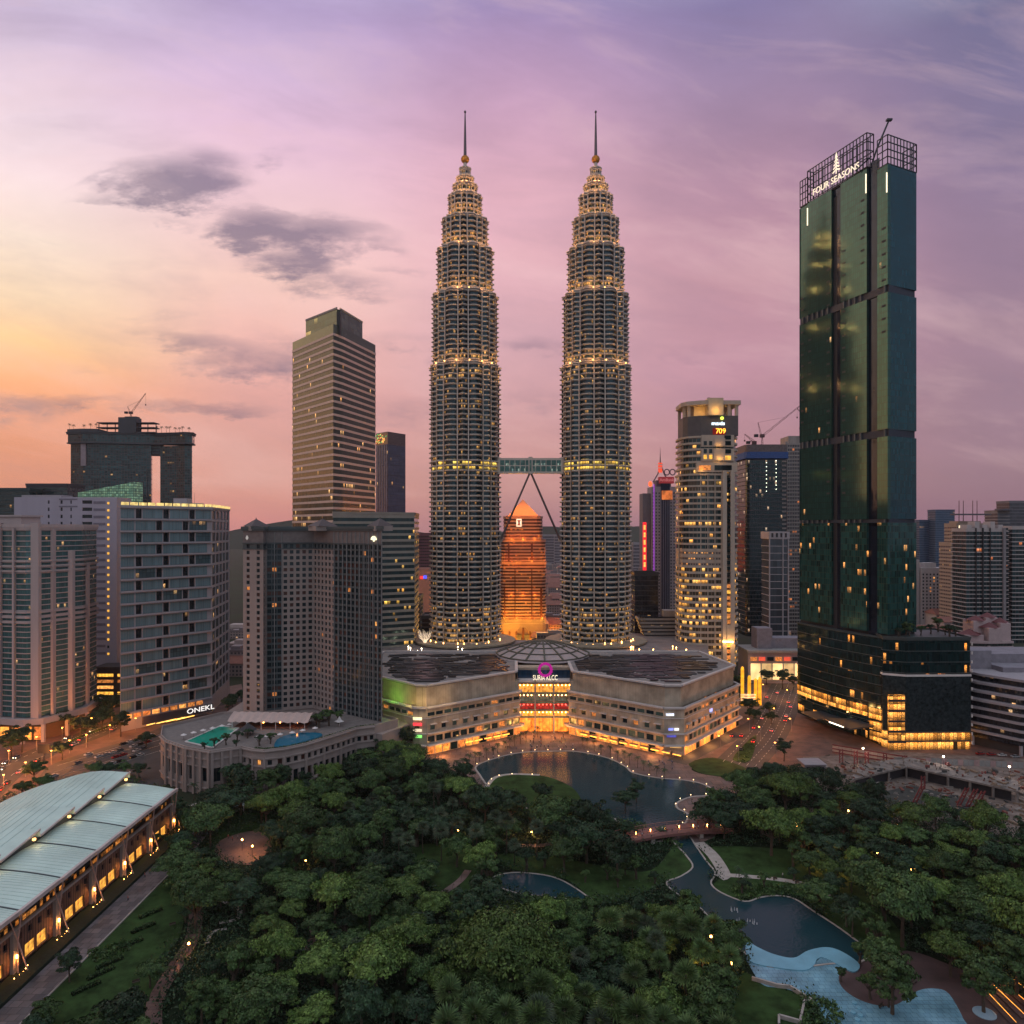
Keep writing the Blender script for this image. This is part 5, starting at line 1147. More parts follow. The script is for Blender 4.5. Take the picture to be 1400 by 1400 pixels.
# lattice crown
cm_ = mat('crown_steel', (.035, .045, .055), .5, .3)
def lattice_wall(A, B, z0, z1, nx, nz):
    b = MB(); A = Vector(A); B = Vector(B)
    for k in range(nx+1): p = A.lerp(B, k/nx); b.box(p.x-.22, p.x+.22, p.y-.22, p.y+.22, z0, z1)
    for k in range(nz+1): z = z0+(z1-z0)*k/nz; b.bar((A.x, A.y, z), (B.x, B.y, z), .45)
    b.build('crown_lattice', cm_, t)
lattice_wall(L0(59.5), L0(14), 328, 347.5, 19, 4); lattice_wall(L0(14), L0(14, -5), 328, 347.5, 2, 4); lattice_wall(L0(59.5), L0(59.5, -5), 328, 347.5, 2, 4); lattice_wall(L0(59.5, -5), L0(14, -5), 328, 347.5, 12, 2)
lattice_wall(L0(67, -1), L0(60.2, -1), 328, 344.5, 3, 4); lattice_wall(L0(6.8), L0(0), 323, 339, 2, 4); lattice_wall((Pc.x, Pc.y), (Pc.x+dr.x, Pc.y+dr.y), 323, 339, 9, 4); lattice_wall((Pc.x+dr.x, Pc.y+dr.y), (Pc.x+dr.x-3, Pc.y+dr.y+9), 323, 339, 3, 4)
b = MB(); b.prism(ccw([L0(67, -1.2), L0(14, -.5), L0(14, -18), L0(67, -18)]), 326.8, 328); b.prism(ccw([L0(6.8, -.4), (Pc.x+.5, Pc.y+.5), (Pc.x+dr.x-.5, Pc.y+dr.y+.5), back[0], L0(40, -20)]), 322, 323); b.build('roof', M['dark'], t)
rz_ = atan2(-1, .342); lw = glow('hotel_letter', (1, .84, .62), 1.05, .1)
p = L0(36.5, .7); text('FOUR SEASONS', 5.4, lw, t, (p[0], p[1], 331.2), rz_, ext=.15, bold=.0, font_w=1.0)
b = MB()        # tree emblem
for k in range(5):
    w_ = 1.2+k*.55; z = 9-k*2.0
    b.face([(-w_, 0, z-.9), (-w_*.75, 0, z-1.6), (-.25, 0, z-.5), (-.25, 0, z+.6)]); b.face([(w_, 0, z-.9), (.25, 0, z+.6), (.25, 0, z-.5), (w_*.75, 0, z-1.6)])
b.box(-.3, .3, -.12, .12, -1.6, 9); b.face([(-.9, 0, 9), (.9, 0, 9), (0, 0, 11.5)])
p = L0(35.5, .7); b.build('tree_emblem', lw, t, loc=(p[0], p[1], 336)).rotation_euler = (0, 0, rz_)
b = MB(); p = L0(9); q = L0(12, -3); b.tube([(p[0]+1, p[1]+6, 328), (p[0]+3, p[1]+3, 337), (p[0]+8.5, p[1], 352)], .5, 6); b.box(p[0]+7, p[0]+10, p[1]-1, p[1]+1, 351.5, 352.5); b.build('gantry_arm', cm_, t)
b = MB(); b.tube([(p[0]-6, p[1]+10, 328), (p[0]+1, p[1]+5, 334)], .4, 6); b.build('gantry_arm', cm_, t)
# lower floors: bowed glass front, lit restaurant bands
low = [L0(67, 1), L0(52, 3.2), L0(38, 4.4), L0(24, 4.4), L0(10, 3), L0(0, 1.5), (Pc.x+3, Pc.y-1.5)]
gl_ = glass('green_podium_glass', (.015, .045, .05), .6, .08, 1.5, 4.2, lit=.03, litc=(1, .42, .06), ls=1.3, mull=.12, pane=.4, wob=.004); gl2 = glass('green_podium_lit', (.1, .06, .02), .2, .2, 2.2, 4.2, lit=.9, litc=(1, .44, .06), ls=1.6, mull=.10)
P = ccw([low[0], low[1], low[2], low[3], low[4], low[5], (Pc.x+4, Pc.y-2), (Pc.x+22, Pc.y+6), (Pc.x+10, Pc.y+60)])
floors(t, P, 2, 60, 5.3, .35, .25, gl_, mat('podium_line', (.05, .06, .06), .5))
for i in range(5):
    A, B = Vector(low[i]), Vector(low[i+1]); dd = (A-B).normalized(); n = Vector((-dd.y, dd.x)); n = -n if n.x > 0 else n
    for z0, z1, lo_, hi_ in ((14.5, 20.5, .02, .98), (4.5, 8.5, .1, .5)) if i < 4 else ((14, 20, .05, .9), (8, 13, .1, .95), (2, 7, .1, .95)):
        a = A.lerp(B, lo_)+n*.5; c = A.lerp(B, hi_)+n*.5; b = MB(); b.quad((a.x, a.y, z0), (c.x, c.y, z0), (c.x, c.y, z1), (a.x, a.y, z1)); b.build('lit_window', gl2, t)
b = MB(); b.prism(ccw([L0(5, 4), L0(20, 4), L0(26, 20), L0(4, 22)]), 10, 10.8); b.prism(ccw([L0(28, 4), L0(44, 4), L0(46, 17), L0(30, 20)]), 8.4, 9.2); b.build('entrance_canopy', mat('canopy_dark', (.05, .06, .07), .4, .3), t)
p = L0(12, 21); b = MB(); b.bar((*L0(20, 21), 10.2), (*L0(9, 21.5), 10.2), .3, .6); b.build('canopy_light', glow('canopy_white', (1, .85, .65), 3, .1), t)

# podium beside it
t = thing('podium', 'dark glass podium with a roof garden and grey patterned wall, beside the tallest green tower', 'podium', (235, 402, 0)); 
P = [(-30, 2), (-20, -3), (15.5, -2), (16, 32), (-24, 36)]
floors(t, P, 24, 60, 5.6, .4, .25, gl_, mat('podium_line', (.05, .06, .06)), lits={2: glass('podium_busy', (.06, .05, .04), .5, .1, 2.2, 4.4, lit=.16, litc=(1, .35, .05), ls=1.3, mull=.14)})
floors(t, P, 0, 10, 5, .5, .3, gl2, mat('podium_line', (.05, .06, .06))); 
b = MB(); b.prism(offset(P, .3), 10, 40); b.build('patterned_wall', mat('patterned_wall', (.018, .035, .045), .22, .5, var=.7, vs=.6, bump=.25, c2=(.06, .085, .095)), t)
b = MB(); b.prism(offset(P, .5), 40, 41.1); b.build('cornice', M['white'], t)
b = MB(); b.box(-29.5, -21, -3.6, -2, 0, 30); b.build('lit_bay', gl2, t)
for k in range(5): b = MB(); b.box(-30, -20.5, -4.0, -3.4, 4+k*5.6, 5.2+k*5.6); b.build('bay_band', M['dark'], t)
cap(t, P, 60, 1.6, mat('podium_line', (.05, .06, .06)), .3)
for k in range(12): b = MB(); b.box(15.9, 16.5, -2.8, -2.2, 3+k*4.9, 4.6+k*4.9); b.build('edge_light', M['white'], t)

# ------------------------------------------------------------------ buildings along the east skyline
def slab(label, px0, px1, yt, Y, m, g, fh=4, bh=1.6, z0=0, d_=24, cat='tower', name='office_tower', lits=None, roof=True, out=.4):
    x = X((px0+px1)/2, Y); w = X(px1, Y)-X(px0, Y); t = thing(name, label, cat, (x, Y, 0)); P = [(-w/2, 0), (w/2, 0), (w/2, d_), (-w/2, d_)]; zt = Z(yt, Y)
    floors(t, P, max(z0, zt-98*fh), zt-2, fh, bh, out, g, m, lits=lits)
    if roof: cap(t, P, zt-2, 2.5, m, .3)
    return t, P, zt
blue = mat('blue_tower_frame', (.06, .09, .15), .6); bg_ = glass('blue_tower_glass', (.06, .12, .20), .45, .2, 3, 4, lit=.01, ls=.5, mull=.2)
slab('shorter of the two far blue towers beyond the white grid fronted hotel', 1257, 1275, 711, 1300, blue, bg_)
slab('taller far blue tower beside the one with the flat disc roof', 1279, 1305, 697, 1280, blue, bg_, lits={10: glass('blue_sign', (.05, .1, .3), .3, .3, 3, 4, lit=.5, litc=(.1, .25, .9), ls=.5)})
t, P, zt = slab('buff stepped tower crowned by a flat disc and four masts', 1308, 1346, 716, 850, mat('buff', (.34, .26, .20), .75, var=.1), glass('buff_glass', (.05, .055, .07), .35, .2, 3.4, 4.2, lit=.03, ls=.6, mull=.4, mullc=(.3, .22, .18)), 4.2, 1.9)
b = MB(); b.box(-13, 13, 2, 20, zt, zt+3); b.build('roof_house', mat('buff', (.34, .26, .20)), t); b = MB(); b.prism(rrect(44, 16, 7), zt+10, zt+11.5); b.build('roof_disc', mat('disc_grey', (.10, .09, .11), .5), t)
for k in (-11, -6, 5, 10): b = MB(); b.lathe([(.5, zt), (.4, zt+27)], 6, (k, 4)); b.build('mast', mat('mast_rust', (.13, .07, .07), .6), t)
b = MB(); b.box(-14, -7, -.6, 0, zt-5, zt-2); b.build('lit_sign', glow('sign_warm', (1, .8, .5), 1.3, .1), t)
slab('buff lower step with square windows under the disc roofed tower', 1301, 1326, 742, 840, mat('buff', (.34, .26, .20)), MATS['buff_glass'], 4.2, 1.9)
slab('plain grey tower at the right edge of the skyline', 1380, 1412, 685, 900, mat('grey_tower', (.17, .16, .18), .6, var=.1), glass('grey_glass', (.08, .09, .11), .5, .2, 3, 4, lit=0, mull=.2), 4, .6)
t, P, zt = slab('grey tower with a curved cap between the flat grey tower and the striped block', 1364, 1380, 698, 880, mat('cap_tower', (.20, .18, .18), .7), MATS['grey_glass'], 4, 1.5)
b = MB(); b.prism(rrect(17, 14, 5), zt, zt+2.2); b.build('curved_cap', mat('disc_grey', (.10, .09, .11)), t)
# white hotel with a grid of small windows
t = thing('hotel', 'low white block with a dense grid of small square windows', 'hotel', (X(1289, 900), 900, 0)); w_ = 26; A, B = (-w_, 0), (w_-4, 0); R_1 = grid(A, B, 8, 66, 4.2, 4.2, 2.1, 2.2, 1)
wall = MB(); rects_facade(wall, A, B, 0, 72, R_1, .5); W_ = Wins(t); W_.add(A, B, R_1, .45, pickw(.04, .02)); 
wall.quad((*B, 0), (B[0]+6, 20, 0), (B[0]+6, 20, 72), (*B, 72)); wall.face([(*A, 72), (*B, 72), (B[0]+6, 20, 72), (A[0], 20, 72)]); wall.quad((A[0], 20, 0), (*A, 0), (*A, 72), (A[0], 20, 72)); wall.build('wall', mat('white_block', (.44, .40, .40), .75, var=.08), t); W_.done()
b = MB(); b.box(-20, -6, 4, 16, 72, 78); b.box(-34, -27, 3, 20, 0, 82); b.build('roof_house', mat('white_block', (.44, .40, .40)), t)
# striped apartment blocks
st = mat('striped_slab', (.44, .38, .37), .7, var=.08); sg = glass('striped_glass', (.015, .05, .06), .35, .2, 3.2, 3.4, lit=.012, litc=(1, .35, .1), ls=.9, mull=.12, pane=.5, mullc=(.10, .08, .08))
t, P, zt = slab('big white striped apartment block with a pale service column, behind the pagoda roofed flats', 1321, 1377, 723, 700, st, sg, 4.05, .75, 10, 22, 'apartment block', 'apartment_block', out=1.1)
for x, w_ in ((16, 2.6), (-4.5, 1.0), (-11, .4), (2.5, .4)): b = MB(); b.box(x-w_/2, x+w_/2, -2.0, 0, 10, zt+1); b.build('service_column', mat('column_grey', (.24, .21, .22), .7) if w_ > 1 else M['dark'], t)
for k in range(5): b = MB(); b.box(-17+k*7.5, -12.5+k*7.5, 3, 14, zt, zt+4+(k % 2)*3); b.build('roof_house', st, t)
for k in range(27): b = MB(); b.box(18.0, 19.4, -1.6, -.6, 14+k*4.05, 16+k*4.05); b.build('side_window', M['w_dark'], t)
slab('white striped apartment block cut by the right edge of the picture', 1384, 1425, 720, 705, st, sg, 4.05, .75, 10, 22, 'apartment block', 'apartment_block', out=1.1)
# pagoda roofed flats
t = thing('apartment_block', 'pink and white flats with stepped maroon roofs, in front of the striped block', 'apartment block', (X(1352, 500), 500, 0)); pk = mat('flats_pink', (.46, .34, .34), .75, var=.1); mr_ = mat('maroon_roof', (.13, .035, .04), .7, var=.2, vs=.8); gp = glass('flats_glass', (.05, .06, .06), .3, .2, 2.2, 3, lit=.05, ls=.6, mull=.2)
P = [(-16, 0), (-3, -3), (15, -1), (15, 18), (-16, 18)]; floors(t, P, 2, 44, 3.6, 1.5, .9, gp, pk)
for x0, x1, y0, y1, z0, h in ((-16, -4, -1, 12, 44, 4), (-2, 7, -3, 10, 44, 9), (8, 15, 0, 12, 44, 12), (-8, 2, 4, 16, 48, 9), (2, 10, 6, 16, 53, 6)):
    b = MB(); b.box(x0, x1, y0, y1, z0, z0+h); b.build('roof_storey', pk, t); cx, cy = (x0+x1)/2, (y0+y1)/2; k = (x1-x0)/2+1
    b = MB(); b.lathe([(k*1.4, z0+h), (k*.7, z0+h+1.6), (.2, z0+h+3.2)], 4, (cx, cy)); o_ = b.build('maroon_roof', mr_, t)
for k in range(5): b = MB(); b.box(-3.2, -1.4, -3.9, -2, 4+k*8, 9+k*8); b.build('bay', pk, t)
for k in range(9): b = MB(); b.box(4, 14, -3.0, -1.2, 5.5+k*4.2, 6.6+k*4.2); b.build('awning', mr_, t)
# stepped office with rounded terraces
t = thing('office_block', 'low grey office with stepped rounded white terraces beside the building site', 'office block', (270, 400, 0)); wt = mat('terrace_white', (.33, .29, .31), .7, var=.1); gg = glass('terrace_glass', (.03, .035, .045), .45, .15, 2.0, 3.4, lit=.03, litc=(1, .7, .3), ls=.8, mull=.12)
base = [(9, 56), (-8, 46), (-17, 26), (-13, 8), (0, -12), (10, -17), (60, -22), (60, 60)]
for j in range(8):
    s = 1-.0*j; z = 5+j*4.3; P = offset(base, -(.0 if j < 5 else (j-4)*2.4)); rb_ = ribbon(P, z, z+4.3); rb_.build('window_band', gg, t); b = MB(); b.prism(offset(P, 1.4), z+3.0, z+4.3); b.build('terrace', wt, t)
b = MB(); b.prism(offset(base, -2), 0, 5); b.build('ground_floor', mat('ground_floor_dark', (.04, .035, .035), .6), t)
for k in range(6): p = base[3+k % 4] if k < 4 else base[1]; b = MB(); b.box(p[0]-.6, p[0]+.6, p[1]-.6, p[1]+.6, 0, 5.4); b.build('column', wt, t)
b = MB(); b.box(-6, 8, 24, 34, 35, 50); b.box(8, 40, 14, 44, 39.4, 42); b.box(12, 50, 30, 56, 42, 47); b.build('roof_house', mat('roof_grey', (.22, .20, .23), .7, var=.2), t)
# long white commercial hall; its wall lighting is put in as panel glow
t = thing('commercial_hall', 'low pale commercial building with a floodlit cream wall and red shop lights', 'building', (205, 570, 0)); 
b = MB(); b.box(-21, 30, 0, 26, 0, 24); b.build('wall', M['lav'], t); b = MB(); b.box(-22, 31, -2.4, 27, 24, 26); b.build('roof', mat('hall_roof', (.30, .29, .28), .8, var=.2), t)
b = MB(); b.box(-12, 0, 6, 20, 26, 42); b.box(0, 28, 8, 22, 26, 34); b.build('roof_house', mat('roof_grey', (.22, .20, .23)), t)
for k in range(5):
    b = MB(); x = -19+k*8.6; b.box(x, x+7.4, -.6, -.1, 3, 15.5); b.build('lit_panel', glow('wall_glow_cream%d' % (k % 2), (1, .66, .28), 1.25 if k % 2 == 0 else .55, .35, .2), t)  # panels emit by themselves, standing in for light on the wall
for k in range(7): b = MB(); b.box(-20+k*6.5, -15+k*6.5, -2.7, -2.4, 18, 21); b.build('shop_window', [M['w_lit'], glow('shop_red', (1, .12, .06), .7, .5), M['w_dark']][k % 3], t)
# golden light columns
t = thing('light_gate', 'row of tall golden lit columns over a beaded portal at the mall corner', 'gateway', (160, 500, 0))
for k, (x, h) in enumerate([(-2.5, 25), (2.2, 19), (6.6, 17), (9.4, 18)]): b = MB(); b.box(x-.9, x+.9, -.8, .8, 0, h); b.lathe([(.3, h), (1.1, h+.5), (.3, h+1.4)], 8, (x, 0)); b.build('column', glow('column_gold', (1, .42, .02), 1.1, .3, .3), t)
for k in range(4): b = MB(); b.box(-4, 6, -2, -1, 1.5+k*1.8, 2.4+k*1.8); b.build('portal_band', glow('portal_amber', (1, .55, .25), 1.3, .5, .9), t)
# dark blocks beside the right-hand spire tower
slab('dark plain office slab between the twin tower and the red neon sign', 868, 900, 783, 640, mat('plain_dark', (.05, .05, .055), .6, var=.15), glass('plain_dark_glass', (.03, .035, .045), .5, .15, 2.5, 4, lit=.01, ls=.6), 4.4, .8, 0, 20)
t = thing('stepped_building', 'small building flaring upward in grey louvre bands beside the round clock tower', 'building', (X(905, 610), 610, 0)); 
for j in range(9):
    k = 9-j; b = MB(); b.box(-11+(-(j)*1.1), 14, 0, 16, 20+j*3.0, 21.8+j*3.0); b.build('louvre_band', mat('louvre_cream', (.28, .25, .23), .7), t); b = MB(); b.box(-10-j*1.1, 14, .5, 15, 21.8+j*3.0, 23+j*3.0); b.build('window_band', MATS['plain_dark_glass'], t)
b = MB(); b.box(-10, 14, 0, 16, 0, 20); b.build('base', M['concrete'], t); b = MB(); b.box(2, 14, 2, 12, 47, 52); b.build('roof_house', M['concrete'], t)
slab('tall thin dark tower behind the flaring louvred building', 888, 930, 862, 800, mat('plain_dark2', (.08, .07, .075), .6, var=.15), MATS['plain_dark_glass'], 4, 1.2, 0, 20)
# between the banded block and the first spire
t, P, zt = slab('plum coloured hotel slab beyond the mall, seen beside the grey banded block', 565, 590, 729, 1100, mat('plum', (.22, .10, .12), .8, var=.1), glass('plum_glass', (.10, .05, .06), .3, .3, 3, 4, lit=0, mull=.4), 4.5, 2)
t, P, zt = slab('blank salmon wall building with a small red and blue sign', 567, 590, 778, 800, mat('salmon', (.46, .27, .25), .8, var=.08), mat('salmon', (.4, .2, .2)), 50, 45)
b = MB(); b.box(-3.5, 0, -1, -.5, zt-11, zt-7.5); b.build('sign', glow('sign_redb', (1, .05, .05), 1.2), t); b = MB(); b.box(.3, 4, -1, -.5, zt-10.5, zt-7); b.build('sign', glow('sign_blueb', (.1, .12, 1), 1.2), t)
slab('narrow dark slate block tucked beside the salmon wall', 563, 574, 815, 700, mat('slate', (.05, .06, .07), .6), MATS['plain_dark_glass'], 4, 1)
slab('squat dark block at the foot of the first spire tower', 577, 592, 842, 690, mat('slate', (.05, .06, .07)), MATS['plain_dark_glass'], 4, 1)
# far pale towers under the skybridge
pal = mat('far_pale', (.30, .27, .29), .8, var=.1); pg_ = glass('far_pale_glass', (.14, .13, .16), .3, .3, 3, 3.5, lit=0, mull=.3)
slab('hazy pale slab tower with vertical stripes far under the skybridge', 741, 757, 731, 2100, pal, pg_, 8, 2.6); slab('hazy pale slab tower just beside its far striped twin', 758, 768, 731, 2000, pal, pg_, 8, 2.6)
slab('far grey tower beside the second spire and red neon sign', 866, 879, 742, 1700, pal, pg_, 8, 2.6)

# ------------------------------------------------------------------ low far city
rc = random.Random(5); far_m = [mat('far_a', (.30, .24, .23), .85, var=.1), mat('far_b', (.20, .17, .18), .85, var=.1), mat('far_c', (.38, .32, .31), .85, var=.1), mat('far_roof', (.22, .09, .07), .85, var=.2)]
far_w = glass('far_window', (.07, .07, .08), .2, .3, 3, 3.2, lit=.05, litc=(1, .6, .25), ls=1.2, mull=.45, mullc=(.28, .23, .23))
kinds = [('white', 2), ('pinkish', 0), ('grey', 1)]; seen = 0
def low(px, Y, w, d_, h, k, roofed, label):
    t = thing('city_building', label, 'building', (X(px, Y), Y, 0), 'low buildings of the far city')
    b = MB(); b.box(-w/2, w/2, 0, d_, 0, h); b.build('wall', far_m[k], t)
    b = MB(); b.quad((-w/2+.6, -.15, 1), (w/2-.6, -.15, 1), (w/2-.6, -.15, h-1.2), (-w/2+.6, -.15, h-1.2)); b.build('window_band', far_w, t)
    b = MB()
    if roofed: b.face([(-w/2-1, -1, h), (w/2+1, -1, h), (w/2-2, d_/2, h+w*.16), (-w/2+2, d_/2, h+w*.16)]); b.face([(w/2+1, d_+1, h), (-w/2-1, d_+1, h), (-w/2+2, d_/2, h+w*.16), (w/2-2, d_/2, h+w*.16)]); b.face([(w/2+1, -1, h), (w/2+1, d_+1, h), (w/2-2, d_/2, h+w*.16)]); b.face([(-w/2-1, d_+1, h), (-w/2-1, -1, h), (-w/2+2, d_/2, h+w*.16)]); b.build('roof', far_m[3], t)
    else: b.box(-w/4, w/6, d_*.2, d_*.6, h, h+3); b.box(-w/2, w/2, -.3, .3, h-.2, h+1); b.build('roof', far_m[k], t)
    return t
gaps = [(742, 772, 46, 'under the skybridge'), (545, 590, 16, 'beside the first spire tower'), (862, 884, 12, 'beside the neon sign'), (1255, 1330, 34, 'beyond the green tower podium'), (1068, 1098, 8, 'beside the green glass tower'), (320, 340, 6, 'beside the stone hotel')]
FARL = []
for a, c, n, where in gaps:
    for i in range(n):
        u = (i+.5)/n; Y = 700*(2.9**(u))+rc.uniform(-40, 40) if where != 'beside the stone hotel' else rc.uniform(560, 900); px = rc.uniform(a, c); k = rc.choice([0, 1, 2]); rf = rc.random() < .4; h = rc.uniform(9, 30 if Y > 900 else 20)
        w_ = rc.uniform(18, 46); o = low(px, Y, w_, rc.uniform(14, 30), h, k, rf, 'x'); FARL.append((o, where, {2: 'white', 0: 'pinkish', 1: 'grey'}[k], rf, Y))
for n_, (o, where, c, rf, Y) in enumerate(FARL): o['label'] = f"low {c} {'red roofed' if rf else 'flat roofed'} city building {where}"; o['group'] = f"far {c} {'red roofed' if rf else 'flat roofed'} buildings {where}"
# ------------------------------------------------------------------ shopping mall
t = thing('shopping_mall', 'long cream shopping mall with angled wings, solar roof, dome and a magenta ring sign', 'shopping mall', (19, 430, 0)); mc = (19, 430); MALL = t
def ml(*pts): return [(x-mc[0], y-mc[1]) for x, y in pts]
pan = paving('mall_panel', (.45, .36, .27), (.42, .335, .25), 2.4, 1.2, .02, .7); M['panel'] = pan
wc = mat('mall_cornice', (.52, .46, .44), .6, var=.08)
LW = ml((3.2, 430), (-45.6, 391), (-52, 392.5), (-75, 414), (-92, 440), (-88, 500), (3.2, 500)); RW = ml((35, 430), (35, 500), (128, 500), (137, 448), (91, 391), (81.5, 391))
LW = ccw(LW); RW = ccw(RW)
def near(poly, p): return min(range(len(poly)), key=lambda i: hypot(poly[i][0]-p[0]+mc[0], poly[i][1]-p[1]+mc[1]))
W_ = Wins(t); wall = MB(); roofm = mat('mall_roof', (.24, .21, .20), .8, var=.2, vs=.1)
for P in (LW, RW):
    wall.prism(offset(P, -1.2), 25, 36, 0); o = offset(P, 1.6)
    for i in range(len(P)):
        A, B = o[i], o[(i+1) % len(P)]; d, n, l = wing(A, B)
        if (A[1]+B[1])/2 > 45 or l < 5: wall.quad((*A, 0), (*B, 0), (*B, 25), (*A, 25)); continue
        k = int(l/5.2); R_1 = [(l*(j+.5)/k-2.3, l*(j+.5)/k+2.3, 20.6, 22.6) for j in range(k)] if l > 20 else []
        k2 = int(l/6.8); R_1 += [(l*(j+.5)/k2-1.5, l*(j+.5)/k2+1.5, 13.2, 15.6) for j in range(k2)] if l > 35 else []
        R_1 += [(l*(j+.5)/k-2.2, l*(j+.5)/k+2.2, 6.6, 9.8) for j in range(k)] if l > 20 else []
        rects_facade(wall, A, B, 0, 25, R_1, .6); rr = random.Random(i+len(P))
        W_.add(A, B, R_1, .55, lambda k, r: M['w_litb'] if rr.random() < .12 else M['w_lit'] if rr.random() < .30 else gw_)if False else W_.add(A, B, R_1, .55, lambda k, r: rr.choice([M['w_lit'], M['w_dark'], M['w_dark'], M['w_dark'], M['w_teal'], M['w_teal']]))
        for q in R_1:
            if 13 < q[2] < 14:
                u = (q[0]+q[1])/2; p = (A[0]+d.x*u+n.x*.8, A[1]+d.y*u+n.y*.8); b = MB(); e = (d.x*2, d.y*2); b.bar((p[0]-e[0], p[1]-e[1], 16.3), (p[0]+e[0], p[1]+e[1], 16.3), 1.6, .35); b.build('hood', wc, t)
        for z, ww_, hh in ((25.2, 2.0, .9), (19.6, .5, .3), (11.4, 2.4, .5), (5.4, 4.5, .5)):
            b = MB(); b.bar((A[0]+n.x*.2, A[1]+n.y*.2, z), (B[0]+n.x*.2, B[1]+n.y*.2, z), ww_, hh); b.build('cornice', wc, t)
        # lit shop fronts under the canopy
        if l > 20:
            k = int(l/4.6)
            for j in range(k):
                u0 = l*j/k+.4; u1 = l*(j+1)/k-.4; a_ = (A[0]+d.x*u0+n.x*.15, A[1]+d.y*u0+n.y*.15); c_ = (A[0]+d.x*u1+n.x*.15, A[1]+d.y*u1+n.y*.15)
                b = MB(); b.quad((*a_, .4), (*c_, .4), (*c_, 4.2), (*a_, 4.2)); b.build('shop_front', [glow('shop_amber', (1, .36, .06), 1.0, .8, .6), M['w_lit'], M['w_dark'], MATS['shop_amber'] if 'shop_amber' in MATS else M['w_lit']][(j*7+i) % 4], t)
wall.build('wall', pan, t); W_.done(100)
for P in (LW, RW):
    b = MB(); q = offset(P, -.6); b.prism(q, 35.6, 36.3, 0); b.build('roof', roofm, t)
    b = MB()
    for i in range(len(q)): b.bar((*q[i], 36.8), (*q[(i+1) % len(q)], 36.8), 1.8, .9)
    b.build('parapet', wc, t)
# patchwork of dark roof panels
rp = random.Random(3); pm = [mat('roof_panel_a', (.025, .028, .035), .3, .3, var=.3, vs=1), mat('roof_panel_b', (.06, .06, .065), .5, .2, var=.3, vs=1), mat('roof_panel_c', (.13, .11, .11), .6, .1, var=.3, vs=1)]
for P, s in ((LW, -1), (RW, 1)):
    q = offset(P, -4.5); b = MB(); cnt = 0
    xs = [p[0] for p in q]; ys = [p[1] for p in q]; y = min(ys)
    while y < max(ys)-8:
        x = min(xs)
        while x < max(xs):
            w_ = rp.choice([4.5, 9, 13.5]); h_ = 2.7
            if rp.random() < .84 and all(inside(c, q) for c in ((x, y), (x+w_, y), (x+w_, y+h_), (x, y+h_))):
                z = 36.35+rp.random()*.5; sh = s*(y-min(ys))*.0; b.box(x+sh, x+w_+sh, y, y+h_, z, z+.35, rp.choice([0, 0, 0, 0, 1, 0, 1])); cnt += 1
            x += w_+rp.choice([.25, .25, 1.5])
        y += 3.0
    o_ = b.build('solar_roof_panels', pm, t); o_['kind'] = 'stuff'
# glazed entrance, three bays of five storeys
def ent(x0, x1, z0, z1, y, m, name='window_band', th=.3): b = MB(); b.box(x0-mc[0], x1-mc[0], y-mc[1], y-mc[1]+th, z0, z1); return b.build(name, m, t)
ent(3, 35.2, 0, 36.4, 444, pan, 'back_wall', 8); 
eg = glass('entrance_blue_glass', (.02, .06, .12), .5, .15, 3, 4.5, lit=0, mull=.1); ent(3.4, 34.8, 31.0, 35.8, 439, eg)
ent(3.3, 35, 29.2, 31.0, 432, wc, 'cornice', 8)
flr = [(23.8, 28.9, 'f1', (1, .40, .06), .8), (18.6, 23, 'f2', (.16, .15, .10), .5), (13.8, 17.4, 'f3', (.5, .03, .02), .6), (9.8, 12.9, 'f4', (1, .36, .05), 1.1), (.3, 8.8, 'f5', (1, .26, .03), 1.3)]
for i, (z0, z1, nm, c_, s_) in enumerate(flr):
    for j, (x0, x1) in enumerate(((4, 13.2), (14.2, 24.2), (25.2, 34.4))):
        ent(x0, x1, z0, z1, 433+(1.5 if i == 4 else 0), glow(nm+'g%d' % (j % 2), c_, s_*(1 if j != 2 or i != 0 else .5), .7, .55), 'lit_window')
        k = 5
        for q in range(1, k): ent(x0+(x1-x0)*q/k-.07, x0+(x1-x0)*q/k+.07, z0, z1, 432.6, M['dark'], 'mullion', .2)
    ent(3.4, 34.8, z1, z1+.9, 432, mat('entrance_beam', (.13, .17, .13), .6), 'floor_beam', 1.2)
    if i < 4:
        for q in range(14): b = MB(); b.lathe([(.1, 0), (.3, .2), (.3, .5), (.1, .7)], 6); b.build('ceiling_lamp', [M['lamp'], glow('lamp_red', (1, .08, .05), 8, .2)][i == 2], t, loc=(4.8+q*2.25-mc[0], 432.4-mc[1], z1-1.1))
for x in (13.7, 24.7): ent(x-.45, x+.45, 0, 31.4, 431.3, M['concrete'], 'column', .9)
for x in (3.0, 35.2): ent(x-1, x+1, 0, 31, 430.5, pan, 'pier', 6)
text('SURIA KLCC', 4.3, glow('sign_cream', (1, .86, .6), 1.3, .1), t, (19.6-mc[0], 431-mc[1], 32.7), bold=.0, font_w=.62)
mg = glow('sign_magenta', (.42, .01, .24), .9, .1)
for k in range(18):
    a = 2*pi*k/18; b = MB(); b.box(-.75, .75, -.3, .3, -.75, .75); o_ = b.build('ring_sign', mg, t, loc=(19.6-mc[0]+3.6*cos(a), 430.6-mc[1], 37.6+3.6*sin(a))); o_.rotation_euler = (0, -a+.5, 0)
